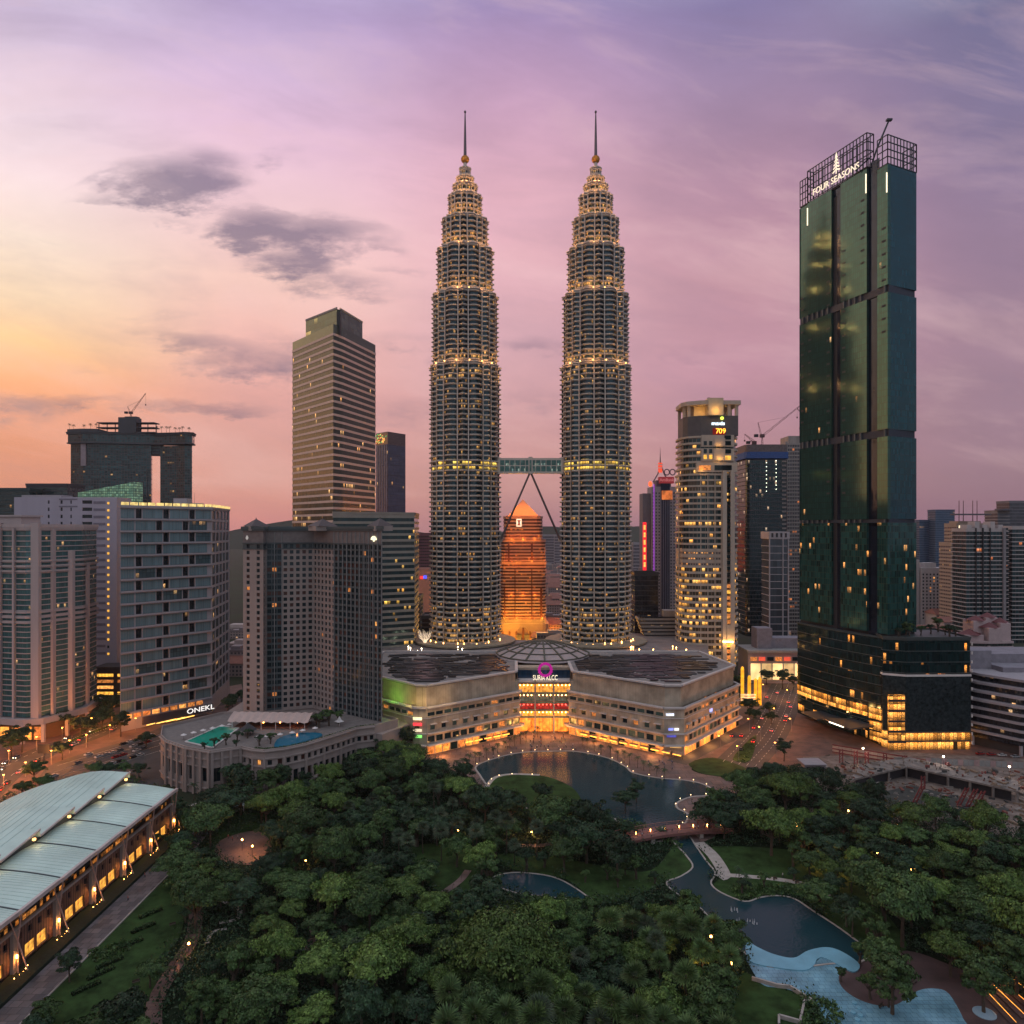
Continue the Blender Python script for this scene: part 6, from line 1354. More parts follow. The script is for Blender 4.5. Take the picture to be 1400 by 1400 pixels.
# signs on the corner piers
def sgn(x, y, z, w, h, c_, s_, rz, word=None):
    b = MB(); b.box(-w/2, w/2, -.25, 0, -h/2, h/2); b.build('sign', glow('sign_%02d%02d%02d' % tuple(int(v*99) for v in c_), c_, s_, .3, .8), t, loc=(x-mc[0], y-mc[1], z)).rotation_euler = (0, 0, rz)
for z, c_, s_ in ((19.6, (1, .8, .45), 1.5), (16.6, (1, .05, .06), 1.6), (13.4, (.9, .75, .5), 1.0), (10.2, (.3, 1, .2), 1.0)): sgn(-50.3, 389.2, z, 4.8, 1.5, c_, s_, -.15)
for x, z, w, c_, s_ in ((84, 21.8, 4.2, (.8, .85, 1), 1.3), (84.5, 14, 2.6, (.3, .35, 1), 1.1), (87.5, 14, 2.4, (1, 1, 1), 1.2), (84.8, 10.4, 5, (.12, .12, .6), .7), (87, 5, 6, (1, .6, .2), 1.3)): sgn(x, 389.0, z, w, 1.2, c_, s_, 0)
sgn(113, 416, 17.5, 4, 1.8, (.4, .45, 1), 1.3, atan2(57, 46))
# low wide dome over the atrium and the roof deck the towers stand on
b = MB(); c0 = (20.5-mc[0], 488-mc[1])
prof = [(32, 36.4), (31, 37.6), (24, 40.4), (16, 43), (9, 44.8), (4, 45.8), (.01, 46.2)]
b.lathe(prof, 16, c0); b.build('dome', mat('dome_panel', (.40, .31, .30), .6, var=.15, vs=.3), t)
for k in range(16):
    a = 2*pi*k/16; b = MB()
    for (r0, z0), (r1, z1) in zip(prof[1:-1], prof[2:]): b.bar((c0[0]+r0*cos(a), c0[1]+r0*sin(a), z0+.3), (c0[0]+r1*cos(a), c0[1]+r1*sin(a), z1+.3), 1.0, .6)
    b.build('dome_rib', mat('dome_rib', (.10, .095, .07), .7), t)
for r, z in prof[1:-2]:
    b = MB(); 
    for k in range(16): a = 2*pi*k/16; c = 2*pi*(k+1)/16; b.bar((c0[0]+r*cos(a), c0[1]+r*sin(a), z+.3), (c0[0]+r*cos(c), c0[1]+r*sin(c), z+.3), .8, .6)
    b.build('dome_ring', MATS['dome_rib'], t)
b = MB(); b.prism(ml((-92, 495), (134, 495), (150, 560), (140, 625), (38, 625), (34, 588), (-6, 588), (-10, 625), (-100, 625), (-105, 540)), 20, 31); b.build('deck', mat('deck_stone', (.22, .18, .17), .8, var=.3, vs=.08), t)
for k in range(2):
    cx, cy = ml(((-37.2, 66.4)[k], 580))[0]; b = MB(); b.lathe([(33, 31), (40, 31.8), (40, 33), (33, 33.4)], 32, (cx, cy)); b.build('ring_canopy', mat('canopy_cream', (.30, .24, .17), .7, var=.2), t)
for k in range(26):
    a = rp.uniform(0, 1); side = k % 2; x = (-80+50*rp.random()) if side else (85+42*rp.random()); y = rp.uniform(505, 545)
    b = MB(); b.lathe([(.1, 0), (.1, 1.8), (.45, 2.1), (.1, 2.6)], 6); b.build('deck_lamp', [M['lamp'], M['lampw']][k % 2], t, loc=(x-mc[0], y-mc[1], 31))
for x, y, w_, d_ in ((-60, 515, 12, 8), (-84, 520, 8, 8), (96, 512, 14, 9), (118, 520, 10, 8), (60, 516, 10, 5)):
    b = MB(); b.lathe([(w_*.6, 31), (w_*.6, 32.5), (w_*.3, 34), (.1, 34.5)], 12, (x-mc[0], y-mc[1])); b.build('roof_skylight', mat('skylight', (.07, .07, .08), .3, .3), t)
b = MB(); b.lathe([(7, 31), (7, 31.6), (5, 31.6)], 20, (-20-mc[0], 528-mc[1])); b.build('roof_pool', mat('roof_disc_dark', (.02, .05, .04), .3), t)

def pointlight(parent, loc_, energy, color, r=.4):
    l = bpy.data.lights.new('lamp_light', 'POINT'); l.energy = energy; l.color = color; l.shadow_soft_size = r; o = bpy.data.objects.new('lamp_light', l); COL.objects.link(o); o.location = loc_; o.parent = parent; return o
# coloured floods on the ledge of the left wing
for x, y, c_, e in ((-66, 401, (.35, 1, .08), 2600), (-56, 391, (1, .75, .12), 2200), (-44, 386, (1, .6, .2), 1500), (-34, 393, (1, .6, .2), 900)):
    pointlight(t, (x-mc[0], y-mc[1], 27.6), e, c_, .5)
for x, y in ((-36, 392), (-20, 404), (-6, 416), (46, 416), (60, 404), (74, 392), (95, 394), (110, 412), (125, 430)):
    pointlight(t, (x-mc[0], y-mc[1]-4.5, 3.4), 2600, (1, .42, .12), 1.0)
for x in (9, 19, 29): pointlight(t, (x-mc[0], 424-mc[1], 5), 3500, (1, .40, .10), 1.5)
# cafe canopies along the foot of the wings
for P0, P1, n in (((-58, 384), (-2, 424), 11), ((40, 424), (90, 382), 10)):
    for k in range(n):
        u = (k+.5)/n; x = P0[0]+(P1[0]-P0[0])*u; y = P0[1]+(P1[1]-P0[1])*u; a = atan2(P1[1]-P0[1], P1[0]-P0[0])
        tm = thing('cafe_canopy', f"{['first','second','third','fourth','fifth','sixth','seventh','eighth','ninth','tenth','eleventh'][n-1-k if x > 19 else k]} amber lit cafe canopy from the {'far' if x > 19 else 'far'} end of the {'west' if x < 19 else 'east'} mall wing", 'canopy', (x, y, 0), 'cafe canopies at the foot of the mall', a)
        b = MB(); b.face([(-2.6, -2, 2.7), (2.6, -2, 2.7), (2.6, 0, 3.3), (-2.6, 0, 3.3)]); b.face([(-2.6, 0, 3.3), (2.6, 0, 3.3), (2.6, 2, 2.7), (-2.6, 2, 2.7)]); b.build('cover', mat('cafe_cover', (.34, .20, .12), .8), tm)
        for s in (-2.3, 2.3): b = MB(); b.box(s-.08, s+.08, -.08, .08, 0, 3); b.build('post', M['dark'], tm)
        b = MB(); b.box(-2.4, 2.4, -2.06, -1.96, 2.1, 2.6); b.build('valance_light', glow('valance', (1, .42, .06), 3.2, .4, 1), tm)
# lit tree-shaped light sculpture near the banded block
t = thing('light_tree', 'bare tree hung with white fairy lights beside the first spire tower', 'light sculpture', (X(581, 560), 560, 31))
b = MB(); rt = random.Random(4)
for k in range(16):
    a = 2*pi*k/16; b.tube([(0, 0, 1), (cos(a)*1.6, sin(a)*1.6, 4), (cos(a)*(3.5+rt.random()), sin(a)*3.5, 6+rt.random()*3.5), (cos(a)*5, sin(a)*4, 9.5+rt.random()*3)], [.25, .16, .12, .08], 4)
b.build('branches', glow('fairy_light', (1, .75, .5), 1.2, .6, 1), t); b = MB(); b.lathe([(.5, 0), (.3, 2)], 6); b.build('trunk', M['tree_bark'], t)

# ------------------------------------------------------------------ convention hall
t = thing('convention_hall', 'long brick hall under a white shell roof with a wavy eave and slanting struts', 'convention hall', (-136, 235.5, 0)); cc = (-132, 240); CH = t
rm = mat('shell_roof', (.50, .62, .56), .5, .0, var=.16, vs=.07); rs = mat('roof_seam', (.46, .57, .52), .5)
BAY = 18.5; Y0 = 292+4
XE = -129.5; XR = -150.5; XL = -203.0
ys = [Y0-BAY*k for k in range(9)]
def upz(x):       # height of the upper shell across its span
    u = max(0, (XR-x)/(XR-XL)); return 23.2+1.6*sin(min(1, u*2.2)*pi)*.6-13.8*u**2.1
for k in range(8):
    ya, yb = ys[k+1], ys[k]
    # lower shell: barrel between the ridge and the wavy eave
    b = MB(); nx, ny = 8, 12; g = []
    for i in range(nx+1):
        u = i/nx; x = XR+(XE-XR)*u; row = []
        for j in range(ny+1):
            v = j/ny; y = ya+(yb-ya)*v; z = 19.8-2.6*u**1.6+(.55+.9*u)*sin(pi*v)-.4; xx = x+(1.6*u**3)*sin(pi*v); row.append((xx-cc[0], y-cc[1], z))
        g.append(row)
    for i in range(nx):
        for j in range(ny): b.face([g[i][j], g[i+1][j], g[i+1][j+1], g[i][j+1]])
        for j in range(ny): p, q = g[i][j], g[i+1][j]; break
    o_ = b.build('lower_shell', rm, t, True)
    b = MB()
    for j in range(ny): b.bar(g[nx][j], g[nx][j+1], .9, 1.1)
    b.build('eave_edge', mat('eave_pink', (.50, .40, .38), .6), t)
    b = MB(); 
    for i in range(nx): b.bar(Vector(g[i][0])+Vector((0, 0, .12)), Vector(g[i+1][0])+Vector((0, 0, .12)), .4, .3)
    b.build('gutter', mat('gutter_dark', (.06, .07, .075), .5), t)
    for j in range(1, ny):
        b = MB()
        for i in range(nx): b.bar(Vector(g[i][j])+Vector((0, 0, .03)), Vector(g[i+1][j])+Vector((0, 0, .03)), .08, .1)
        b.build('seam', rs, t)
    # upper shell: each bay tips up towards the far side and laps over the next
    b = MB(); g = []; nx = 14
    for i in range(nx+1):
        x = XR+2.2+(XL-XR-2.2)*i/nx; row = []
        for j in range(9): v = j/8; y = ya-.6+(yb-ya+.6)*v; row.append((x-cc[0], y-cc[1], upz(x)-1.5+2.0*v))
        g.append(row)
    for i in range(nx):
        for j in range(8): b.face([g[i][j], g[i][j+1], g[i+1][j+1], g[i+1][j]])
        b.face([g[i][8], (g[i][8][0], g[i][8][1], g[i][8][2]-2.2), (g[i+1][8][0], g[i+1][8][1], g[i+1][8][2]-2.2), g[i+1][8]])
    b.build('upper_shell', rm, t, True)
    for i in range(1, nx*3):
        u = i/(nx*3); x = XR+2.2+(XL-XR-2.2)*u; b = MB(); b.bar((x-cc[0], ya-.4-cc[1], upz(x)-1.5+.06), (x-cc[0], yb-.1-cc[1], upz(x)+.5+.04), .09, .09)
        if i % 2 == 0 and k < 5: b.build('seam', rs, t)
    b = MB(); b.bar((XL-cc[0], ya-cc[1], upz(XL)-1.6), (XL-cc[0], yb-cc[1], upz(XL)+.4), .6, .7); b.build('eave_edge', MATS['eave_pink'], t)
    # clerestory between the two shells, with its lamp
    b = MB(); b.quad((XR+.6-cc[0], ya-cc[1], 19.2), (XR+.6-cc[0], yb-cc[1], 19.2), (XR+.6-cc[0], yb-cc[1], 23.0), (XR+.6-cc[0], ya-cc[1], 21.2)); b.build('clerestory', mat('clerestory', (.05, .055, .06), .4), t)
    b = MB(); b.bar((XR+2.3-cc[0], ya-cc[1], 21.7), (XR+2.3-cc[0], yb-cc[1], 23.8), .35, .6); b.build('ridge_edge', MATS['eave_pink'], t)
    b = MB(); b.lathe([(.2, -.4), (.55, -.2), (.55, .4), (.2, .5)], 8); b.build('ridge_lamp', glow('ridge_lamp', (1, .55, .18), 2.6, .1), t, loc=(XR+2.0-cc[0], yb-2.6-cc[1], 21.6))
    pointlight(t, (XR+3.4-cc[0], yb-2.6-cc[1], 21.6), 160, (1, .7, .35), .4)
    # facade bay
    xw = -132.0-cc[0]
# facade wall with openings, bay by bay (A->B runs so that its outside faces the park)
wall = MB(); W_ = Wins(t)
A = (0, ys[8]-cc[1]); B = (0, ys[0]-cc[1]); R_1 = []
for k in range(8):
    u = BAY*k
    for j in range(2): R_1.append((u+5.2+j*5.2, u+10.0+j*5.2-.2, .8, 4.6))
    for j in range(4): R_1.append((u+2.4+j*4.2, u+4.0+j*4.2, 7.2, 9.2))
rects_facade(wall, A, B, 0, 11, R_1, .6); rr = random.Random(2)
W_.add(A, B, R_1, .55, lambda k, r: glow('hall_amber', (1, .46, .07), .95, .7, .7) if r[2] < 5 else M['w_dark'])
wall.quad((B[0], B[1], 0), (B[0]-66, B[1], 0), (B[0]-66, B[1], 8), (B[0], B[1], 17)); wall.build('wall', paving('hall_brick', (.17, .085, .07), (.13, .065, .055), 1.6, .6, .04), t); W_.done()
b = MB(); b.quad((-1.2, A[1], 11), (-1.2, B[1], 11), (-1.2, B[1], 17.2), (-1.2, A[1], 17.2)); b.build('upper_glazing', glass('hall_glazing', (.035, .04, .035), .3, .15, 1.5, 6.2, lit=.45, litc=(1, .40, .06), ls=.42, mull=.12), t)
b = MB(); b.bar((.2, A[1], 11.1), (.2, B[1], 11.1), .9, .5); b.build('string_course', M['concrete'], t)
for k in range(9):
    y = ys[k]-cc[1]; b = MB(); b.box(-.6, 1.0, y-.9, y+.9, 0, 11); b.build('brick_pier', MATS['hall_brick'] if 'hall_brick' in MATS else M['concrete'], t)
    sm = mat('strut_pink', (.45, .30, .26), .5)
    b = MB(); b.tube([(1.6, y, 0), (1.6, y, 8.5), (2.6, y, 17.2)], .22, 6); b.build('strut', sm, t)
    b = MB(); b.tube([(1.6, y, 8.5), (4.6, y-.2, .2)], .2, 6); b.build('strut', sm, t); b = MB(); b.tube([(1.6, y, 8.5), (2.6, y-5, 17.2)], .16, 6); b.build('strut', sm, t)
    b = MB(); b.lathe([(.1, -.5), (.28, -.4), (.28, .4), (.1, .5)], 6); b.build('wall_lamp', M['lamp'], t, loc=(1.5, y-.3, 4.6)); 
    b = MB(); b.lathe([(.1, 0), (.28, .2), (.1, .5)], 6); b.build('strut_lamp', M['lamp'], t, loc=(4.8, y-.2, .2))
    pointlight(t, (1.9, y-.8, 3.4), 420, (1, .34, .07), .3)
    for q in range(5): b = MB(); b.lathe([(.05, 0), (.12, .1), (.05, .22)], 6); b.build('step_lamp', M['lamp'], t, loc=(2.6+.5*sin(q), y-3+q*1.5, .2))
b = MB(); b.prism([(-70, A[1]), (0, A[1]), (0, B[1]-.5), (-70, B[1]-.5)], 0, .4); b.build('floor', M['concrete'], t)
# covered walkway from hall to hotel
t = thing('covered_walkway', 'pale roofed walkway curving from the brick hall towards the hotel', 'walkway', (-118, 305, 0))
b = MB(); pts = [(-14, -10), (-4, -2), (2, 6), (4, 16)]; L_, R2 = strip_pts(pts, 5)
for i in range(3): b.face([(*R2[i], 3.4), (*R2[i+1], 3.4), (*pts[i+1], 4.2), (*pts[i], 4.2)]); b.face([(*pts[i], 4.2), (*pts[i+1], 4.2), (*L_[i+1], 3.4), (*L_[i], 3.4)])
b.build('roof', mat('walk_roof', (.20, .25, .23), .5, var=.1), t)
for p in L_+R2: b = MB(); b.box(p[0]-.12, p[0]+.12, p[1]-.12, p[1]+.12, 0, 3.5); b.build('post', M['white'], t)
# ------------------------------------------------------------------ trees
def leafmat(name, c, c2, var=.5):
    m = bpy.data.materials.new(name); m.use_nodes = True; t = m.node_tree; b = t.nodes['Principled BSDF']; A = t.nodes.new; K = t.links.new
    b.inputs['Roughness'].default_value = .6; b.inputs['Specular IOR Level'].default_value = .25
    oi = A('ShaderNodeObjectInfo'); tx = A('ShaderNodeTexCoord'); n = A('ShaderNodeTexNoise'); n.inputs['Scale'].default_value = .45; n.inputs['Detail'].default_value = 4
    K(tx.outputs['Object'], n.inputs['Vector']); r = A('ShaderNodeMapRange'); K(n.outputs[0], r.inputs[0]); r.inputs[1].default_value = .35; r.inputs[2].default_value = .65
    mx = A('ShaderNodeMix'); mx.data_type = 'RGBA'; K(r.outputs[0], mx.inputs[0]); mx.inputs[6].default_value = c+(1,); mx.inputs[7].default_value = c2+(1,)
    g = A('ShaderNodeNewGeometry'); r2 = A('ShaderNodeMapRange'); K(g.outputs['Random Per Island'], r2.inputs[0]); r2.inputs[3].default_value = 1-var; r2.inputs[4].default_value = 1+var
    r3 = A('ShaderNodeMapRange'); K(oi.outputs['Random'], r3.inputs[0]); r3.inputs[3].default_value = .7; r3.inputs[4].default_value = 1.35
    mu = A('ShaderNodeMath'); mu.operation = 'MULTIPLY'; K(r2.outputs[0], mu.inputs[0]); K(r3.outputs[0], mu.inputs[1])
    v = A('ShaderNodeVectorMath'); v.operation = 'SCALE'; K(mx.outputs[2], v.inputs[0]); K(mu.outputs[0], v.inputs[3]); K(v.outputs[0], b.inputs['Base Color'])
    return m
LM = {'dark': leafmat('leaf_dark', (.015, .035, .018), (.032, .062, .026)), 'mid': leafmat('leaf_mid', (.028, .06, .019), (.064, .108, .03)),
      'bright': leafmat('leaf_bright', (.052, .10, .022), (.12, .18, .04)), 'fanb': leafmat('leaf_fan_bright', (.05, .095, .03), (.10, .155, .05)), 'grey': leafmat('leaf_grey', (.04, .065, .04), (.075, .105, .06)), 'palm': leafmat('leaf_palm', (.022, .05, .022), (.05, .085, .035))}
rt = random.Random(21)
def rv(): 
    while True:
        v = Vector((rt.uniform(-1, 1), rt.uniform(-1, 1), rt.uniform(-1, 1)))
        if .05 < v.length < 1: return v.normalized()
def leaf(b, p, s, n, long=1.0):
    a = n.orthogonal().normalized(); c = n.cross(a); th = rt.uniform(0, 6.3); u = (a*cos(th)+c*sin(th))*s*long; v = (c*cos(th)-a*sin(th))*s
    b.v += [tuple(p-u), tuple(p+v*.6), tuple(p+u), tuple(p-v*.6)]; i = len(b.v); b.f.append((i-4, i-3, i-2, i-1)); b.m.append(0); b.uv += [(0, 0)]*4
def broad(h, r, kind, ncl=70, nl=110, ls=.33, flat=.62, dens=1):
    crown = MB(); trunk = MB(); hc = h-r*flat; 
    trunk.tube([(0, 0, 0), (rt.uniform(-.3, .3), rt.uniform(-.3, .3), h*.28), (rt.uniform(-.5, .5), rt.uniform(-.5, .5), h*.5)], [.42, .32, .22], 7)
    cls = []
    for k in range(ncl):
        v = rv(); v.z = abs(v.z)*1.1-.35 if rt.random() < .8 else v.z; q = rt.uniform(.62, 1.0) if rt.random() < .8 else rt.uniform(.2, .6)
        wob = .72+.75*noise.noise(Vector((v.x*1.7+r, v.y*1.7, v.z*1.7+h*3)))
        p = Vector((v.x*r*q*wob, v.y*r*q*wob, hc+v.z*r*flat*q*wob)); cls.append((p, rt.uniform(.85, 1.6)*r/7*1.15))
    for i, (p, cr) in enumerate(cls):
        if i < 9: m = Vector((p.x*.35, p.y*.35, h*.42)); trunk.tube([(0, 0, h*.34), m, p], [.2, .13, .05], 5)
        out = (p-Vector((0, 0, hc-r*.3))).normalized()
        for j in range(nl):
            d = rv(); d.z = abs(d.z)*.9-.15; q = p+Vector((d.x, d.y, d.z*.75))*cr*rt.uniform(.7, 1.05)
            leaf(crown, q, ls*rt.uniform(.6, 1.25), (d+out*.5+rv()*.7).normalized(), 1.1)
    return crown.mesh('crown', LM[kind]), trunk.mesh('trunk', M['tree_bark'])
def palm(h, kind='palm', nf=18, fl=3.6, fan=False):
    crown = MB(); trunk = MB(); trunk.tube([(0, 0, 0), (.15, .1, h*.5), (.1, 0, h)], [.26, .19, .16], 6)
    for k in range(nf):
        a = 2*pi*k/nf+rt.uniform(-.15, .15); el = rt.uniform(-.55, 1.5); L = fl*rt.uniform(.85, 1.1); prev = None
        if fan:
            c = Vector((cos(a)*cos(el), sin(a)*cos(el), sin(el))); o = Vector((0, 0, h))+c*L*.28; s = c.cross(Vector((0, 0, 1))).normalized(); up = s.cross(c)
            for j in range(9):
                t_ = radians(-80+20*j); e = o+(c*cos(t_)+s*sin(t_))*L*.6-Vector((0, 0, .25)); w = (c*-sin(t_)+s*cos(t_))*.13
                i = len(crown.v); crown.v += [tuple(o), tuple(o.lerp(e, .6)+w), tuple(e), tuple(o.lerp(e, .6)-w)]; crown.f.append((i, i+1, i+2, i+3)); crown.m.append(0); crown.uv += [(0, 0)]*4
            continue
        for j in range(7):
            t_ = j/6; p = Vector((.1+cos(a)*L*t_*cos(el*.6), sin(a)*L*t_*cos(el*.6), h+L*t_*sin(el)-L*.75*t_*t_))
            if prev is not None:
                dd = (p-prev).normalized(); s = dd.cross(Vector((0, 0, 1))).normalized()
                for sg in (-1, 1):
                    for m_ in (0, .5):
                        o = prev.lerp(p, m_); e = o+s*sg*(.75*(1-t_*.6))+dd*.35-Vector((0, 0, .28)); i = len(crown.v)
                        crown.v += [tuple(o), tuple(o+dd*.22), tuple(e+dd*.1), tuple(e)]; crown.f.append((i, i+1, i+2, i+3)); crown.m.append(0); crown.uv += [(0, 0)]*4
            prev = p
    return crown.mesh('crown', LM[kind]), trunk.mesh('trunk', M['tree_bark'])
PROTO = {'dark': [broad(12.5, 7.0, 'dark'), broad(14, 7.8, 'dark', 84, 108, 0.35), broad(11, 6.2, 'dark', 60, 115), broad(16, 6.6, 'dark', 80, 108, 0.34, .95)],
         'mid': [broad(12, 7.0, 'mid'), broad(13.5, 8.0, 'mid', 86, 108, 0.35, .55), broad(10.5, 6.0, 'mid', 58, 115), broad(15, 6.4, 'mid', 80, 101, 0.34, .9)],
         'bright': [broad(11, 6.6, 'bright', 66, 123, 0.29), broad(13, 7.6, 'bright', 84, 116, 0.30, .6), broad(9.5, 5.6, 'bright', 54, 116, 0.29)],
         'feather': [broad(17, 13.5, 'bright', 190, 137, 0.32, .52)], 'feather2': [broad(14, 8.6, 'mid', 110, 108, 0.30, .55), broad(12.5, 7.8, 'bright', 100, 108, 0.29, .5)], 'grey': [broad(10, 5.0, 'grey', 46, 116, 0.32), broad(8.5, 4.6, 'grey', 40, 116, 0.32)],
         'small': [broad(6.5, 3.2, 'mid', 26, 130, 0.22), broad(5.5, 2.8, 'dark', 22, 130, 0.22)],
         'palm': [palm(9), palm(7.5, nf=20, fl=3.3)], 'fan': [palm(11, 'grey', 26, 4.2, True), palm(9, 'grey', 24, 4.0, True)], 'fanb': [palm(10, 'fanb', 44, 4.6, True), palm(8.5, 'fanb', 40, 4.2, True)]}
NAMES = {'dark': ('broadleaf_tree', 'dark broadleaf tree'), 'mid': ('broadleaf_tree', 'green broadleaf tree'), 'bright': ('broadleaf_tree', 'bright yellowish green tree'), 'feather': ('rain_tree', 'huge feathery pale green tree'),
         'feather2': ('rain_tree', 'spreading feathery rain tree'), 'grey': ('broadleaf_tree', 'small grey green tree'), 'small': ('young_tree', 'young slender tree'), 'palm': ('palm_tree', 'feather palm'), 'fan': ('fan_palm', 'grey green fan palm'), 'fanb': ('fan_palm', 'bright green fan palm')}
PLACES = [('pond above the paddling pool', G(1090, 1275)), ('lake island', G(740, 1090)), ('footbridge', G(930, 1147)), ('small middle pond', G(735, 1215)), ('fan emblem hotel podium', G(300, 1085)), ('canal bank', G(965, 1190)), ('brick convention hall', G(190, 1200)),
          ('brick footpath by the bright lawn', G(225, 1350)), ('little square with two lamps', G(330, 1165)), ('mall west wing', G(560, 1040)), ('mall plaza', G(640, 1060)), ('blue paddling pool', G(1230, 1390)), ('terracotta play floor', G(1330, 1370)), ('building site', G(1250, 1110)),
          ('lawn right of the canal', G(1090, 1190)), ('lawn inside the dense wood', G(600, 1190)), ('main road by the ribbed flats', G(60, 1040)), ('car park', G(190, 1020)), ('junction by the green glass tower', G(1060, 1040)), ('sunken walled lawn', G(1060, 1380)), ('lower picture edge under the feathery tree', G(700, 1400)), ('lower corner beside the paved walk', G(60, 1390)),
          ('woodland path lamp', G(626, 1150)), ('hedge circle garden', G(315, 1250)), ('pale path bend in the wood', G(430, 1280)), ('east picture edge by the wood', G(1400, 1200))]
TREES = []
def tree(kind, x, y, s, v=None, hs=1.0):
    i = rt.randrange(len(PROTO[kind])) if v is None else v; cr, tr = PROTO[kind][i]; nm, lb = NAMES[kind]
    t = thing(nm, lb, 'palm' if 'palm' in nm else 'tree', (x, y, 0), None, rt.uniform(0, 6.28)); t.scale = (s, s, s*hs)
    put(tr, 'trunk', t); put(cr, 'crown', t); TREES.append((t, kind, (x, y))); return t
def T(kind, px, py, s=1, top=9, v=None):       # px, py: where the crown shows
    Y = (EYE-top*s)*1000/(py-HZ); return tree(kind, X(px, Y), Y, s, v)
# clear views in the picture, where no crown may stand
PX['lawn_a2'] = [(226, 1175), (212, 1215), (150, 1280), (90, 1335), (60, 1420), (120, 1420), (170, 1340), (215, 1290), (238, 1235)]
CLEAR = [[(655, 1048), (690, 1030), (790, 1025), (860, 1045), (940, 1063), (985, 1082), (930, 1100), (948, 1115), (935, 1140), (900, 1138), (870, 1105), (800, 1085), (770, 1074), (742, 1060), (700, 1072), (668, 1075)], [(915, 1140), (940, 1140), (985, 1200), (990, 1225), (1090, 1222), (1190, 1300), (1100, 1325), (1030, 1305), (1000, 1265), (975, 1235), (940, 1210), (945, 1186)], [(690, 1190), (760, 1192), (806, 1226), (740, 1214), (700, 1210)], PX['wade'], PX['play'], PX['lawn_a2'], PX['lawn_e'], PX['square'], PX['lawn_g'],
         [(700, 1180), (810, 1188), (870, 1200), (940, 1170), (965, 1190), (900, 1215), (820, 1235), (760, 1200)], [(975, 1165), (1070, 1165), (1100, 1190), (1080, 1215), (1000, 1225)], [(985, 1225), (1090, 1212), (1130, 1235), (1190, 1290), (1180, 1312), (1110, 1248)],
         [(600, 1175), (632, 1170), (645, 1190), (638, 1208), (612, 1215)], [(270, 1125), (335, 1118), (345, 1140), (300, 1150)], [(200, 1420), (215, 1340), (245, 1300), (262, 1240), (280, 1300), (240, 1350), (225, 1420)],
         [(850, 1165), (850, 1140), (1010, 1128), (1010, 1158)], [(1080, 1205), (1140, 1215), (1150, 1230), (1100, 1220)], [(275, 1235), (330, 1235), (330, 1275), (285, 1285)], [(415, 1265), (435, 1265), (435, 1305), (418, 1305)]]
PARK = [(245, 1112), (300, 1092), (318, 1048), (345, 1030), (380, 1052), (430, 1062), (480, 1035), (520, 1000), (545, 1003), (575, 1030), (640, 1062), (665, 1085), (720, 1098), (800, 1110), (860, 1128), (890, 1155), (935, 1166), (1000, 1150), (950, 1120), (955, 1098), (990, 1085), (1020, 1060), (1060, 1050), (1110, 1052), (1165, 1072), (1220, 1100), (1290, 1108), (1340, 1122), (1410, 1140), (1480, 1200), (1480, 1460), (150, 1460), (60, 1430), (130, 1350), (190, 1300), (238, 1260), (262, 1230), (238, 1180), (232, 1130)]
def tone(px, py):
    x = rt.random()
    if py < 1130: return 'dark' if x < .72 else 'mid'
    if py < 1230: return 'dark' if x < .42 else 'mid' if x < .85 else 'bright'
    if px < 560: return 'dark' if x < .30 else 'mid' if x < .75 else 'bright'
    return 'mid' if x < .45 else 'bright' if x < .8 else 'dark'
# first the trees one can pick out
for a in [('feather', 695, 1272, 1.28, 12), ('bright', 760, 1345, 1.0), ('bright', 830, 1365, .9), ('bright', 905, 1275, .95), ('bright', 870, 1300, .8), ('bright', 960, 1290, .95), ('mid', 985, 1325, 1.0), ('mid', 970, 1370, 1.1), ('bright', 1395, 1190, 1.15), ('bright', 1165, 1090, .9),
          ('dark', 335, 1050, 1.0), ('dark', 350, 1032, .85), ('dark', 528, 1002, 1.0), ('dark', 516, 1015, .9), ('grey', 905, 1126, .6), ('dark', 970, 1106, 1.15), ('dark', 990, 1118, .9), ('dark', 1072, 1022, .8), ('dark', 1030, 1052, .9), ('mid', 1220, 1330, 1.15), ('mid', 1205, 1300, .9), ('mid', 1345, 1330, 1.1), ('mid', 1390, 1305, 1.2), ('bright', 1300, 1290, 1.0),
          ('dark', 290, 1087, .8), ('dark', 250, 1140, 1.05), ('dark', 245, 1105, .7), ('mid', 700, 1080, .8), ('dark', 740, 1080, .7), ('dark', 870, 1078, .7), ('dark', 855, 1090, .75),
          ('dark', 170, 1375, 1.0), ('mid', 180, 1405, 1.0), ('mid', 60, 1370, .7), ('dark', 95, 1315, .6), ('mid', 205, 1320, .65), ('dark', 45, 1395, .8), ('mid', 130, 1400, .9)]: T(*a)
for px, py in [(512, 1092), (540, 1085), (562, 1098), (525, 1110), (590, 1080), (560, 1120), (600, 1112), (620, 1095), (625, 1130), (655, 1118), (600, 1140), (650, 1140), (680, 1110), (690, 1130), (640, 1085), (580, 1135), (700, 1150), (735, 1135), (790, 1300), (900, 1290), (880, 1260), (740, 1390), (690, 1395), (820, 1390), (560, 1155), (480, 1105), (545, 1140)]: T('fan', px+rt.uniform(-4, 4), py+rt.uniform(-3, 3), rt.uniform(.8, 1.15), 10)
for px, py in [(612, 1345), (640, 1318), (665, 1340), (700, 1330), (735, 1350), (650, 1380), (690, 1375), (730, 1392), (770, 1372), (800, 1350), (835, 1372), (870, 1390), (905, 1385), (940, 1395), (830, 1262), (862, 1250), (885, 1275), (915, 1262), (945, 1268), (975, 1258), (905, 1310), (868, 1322), (935, 1330), (965, 1290), (1000, 1300), (755, 1320), (985, 1395), (610, 1392)]: T('fanb', px+rt.uniform(-4, 4), py+rt.uniform(-3, 3), rt.uniform(.85, 1.25), 10)
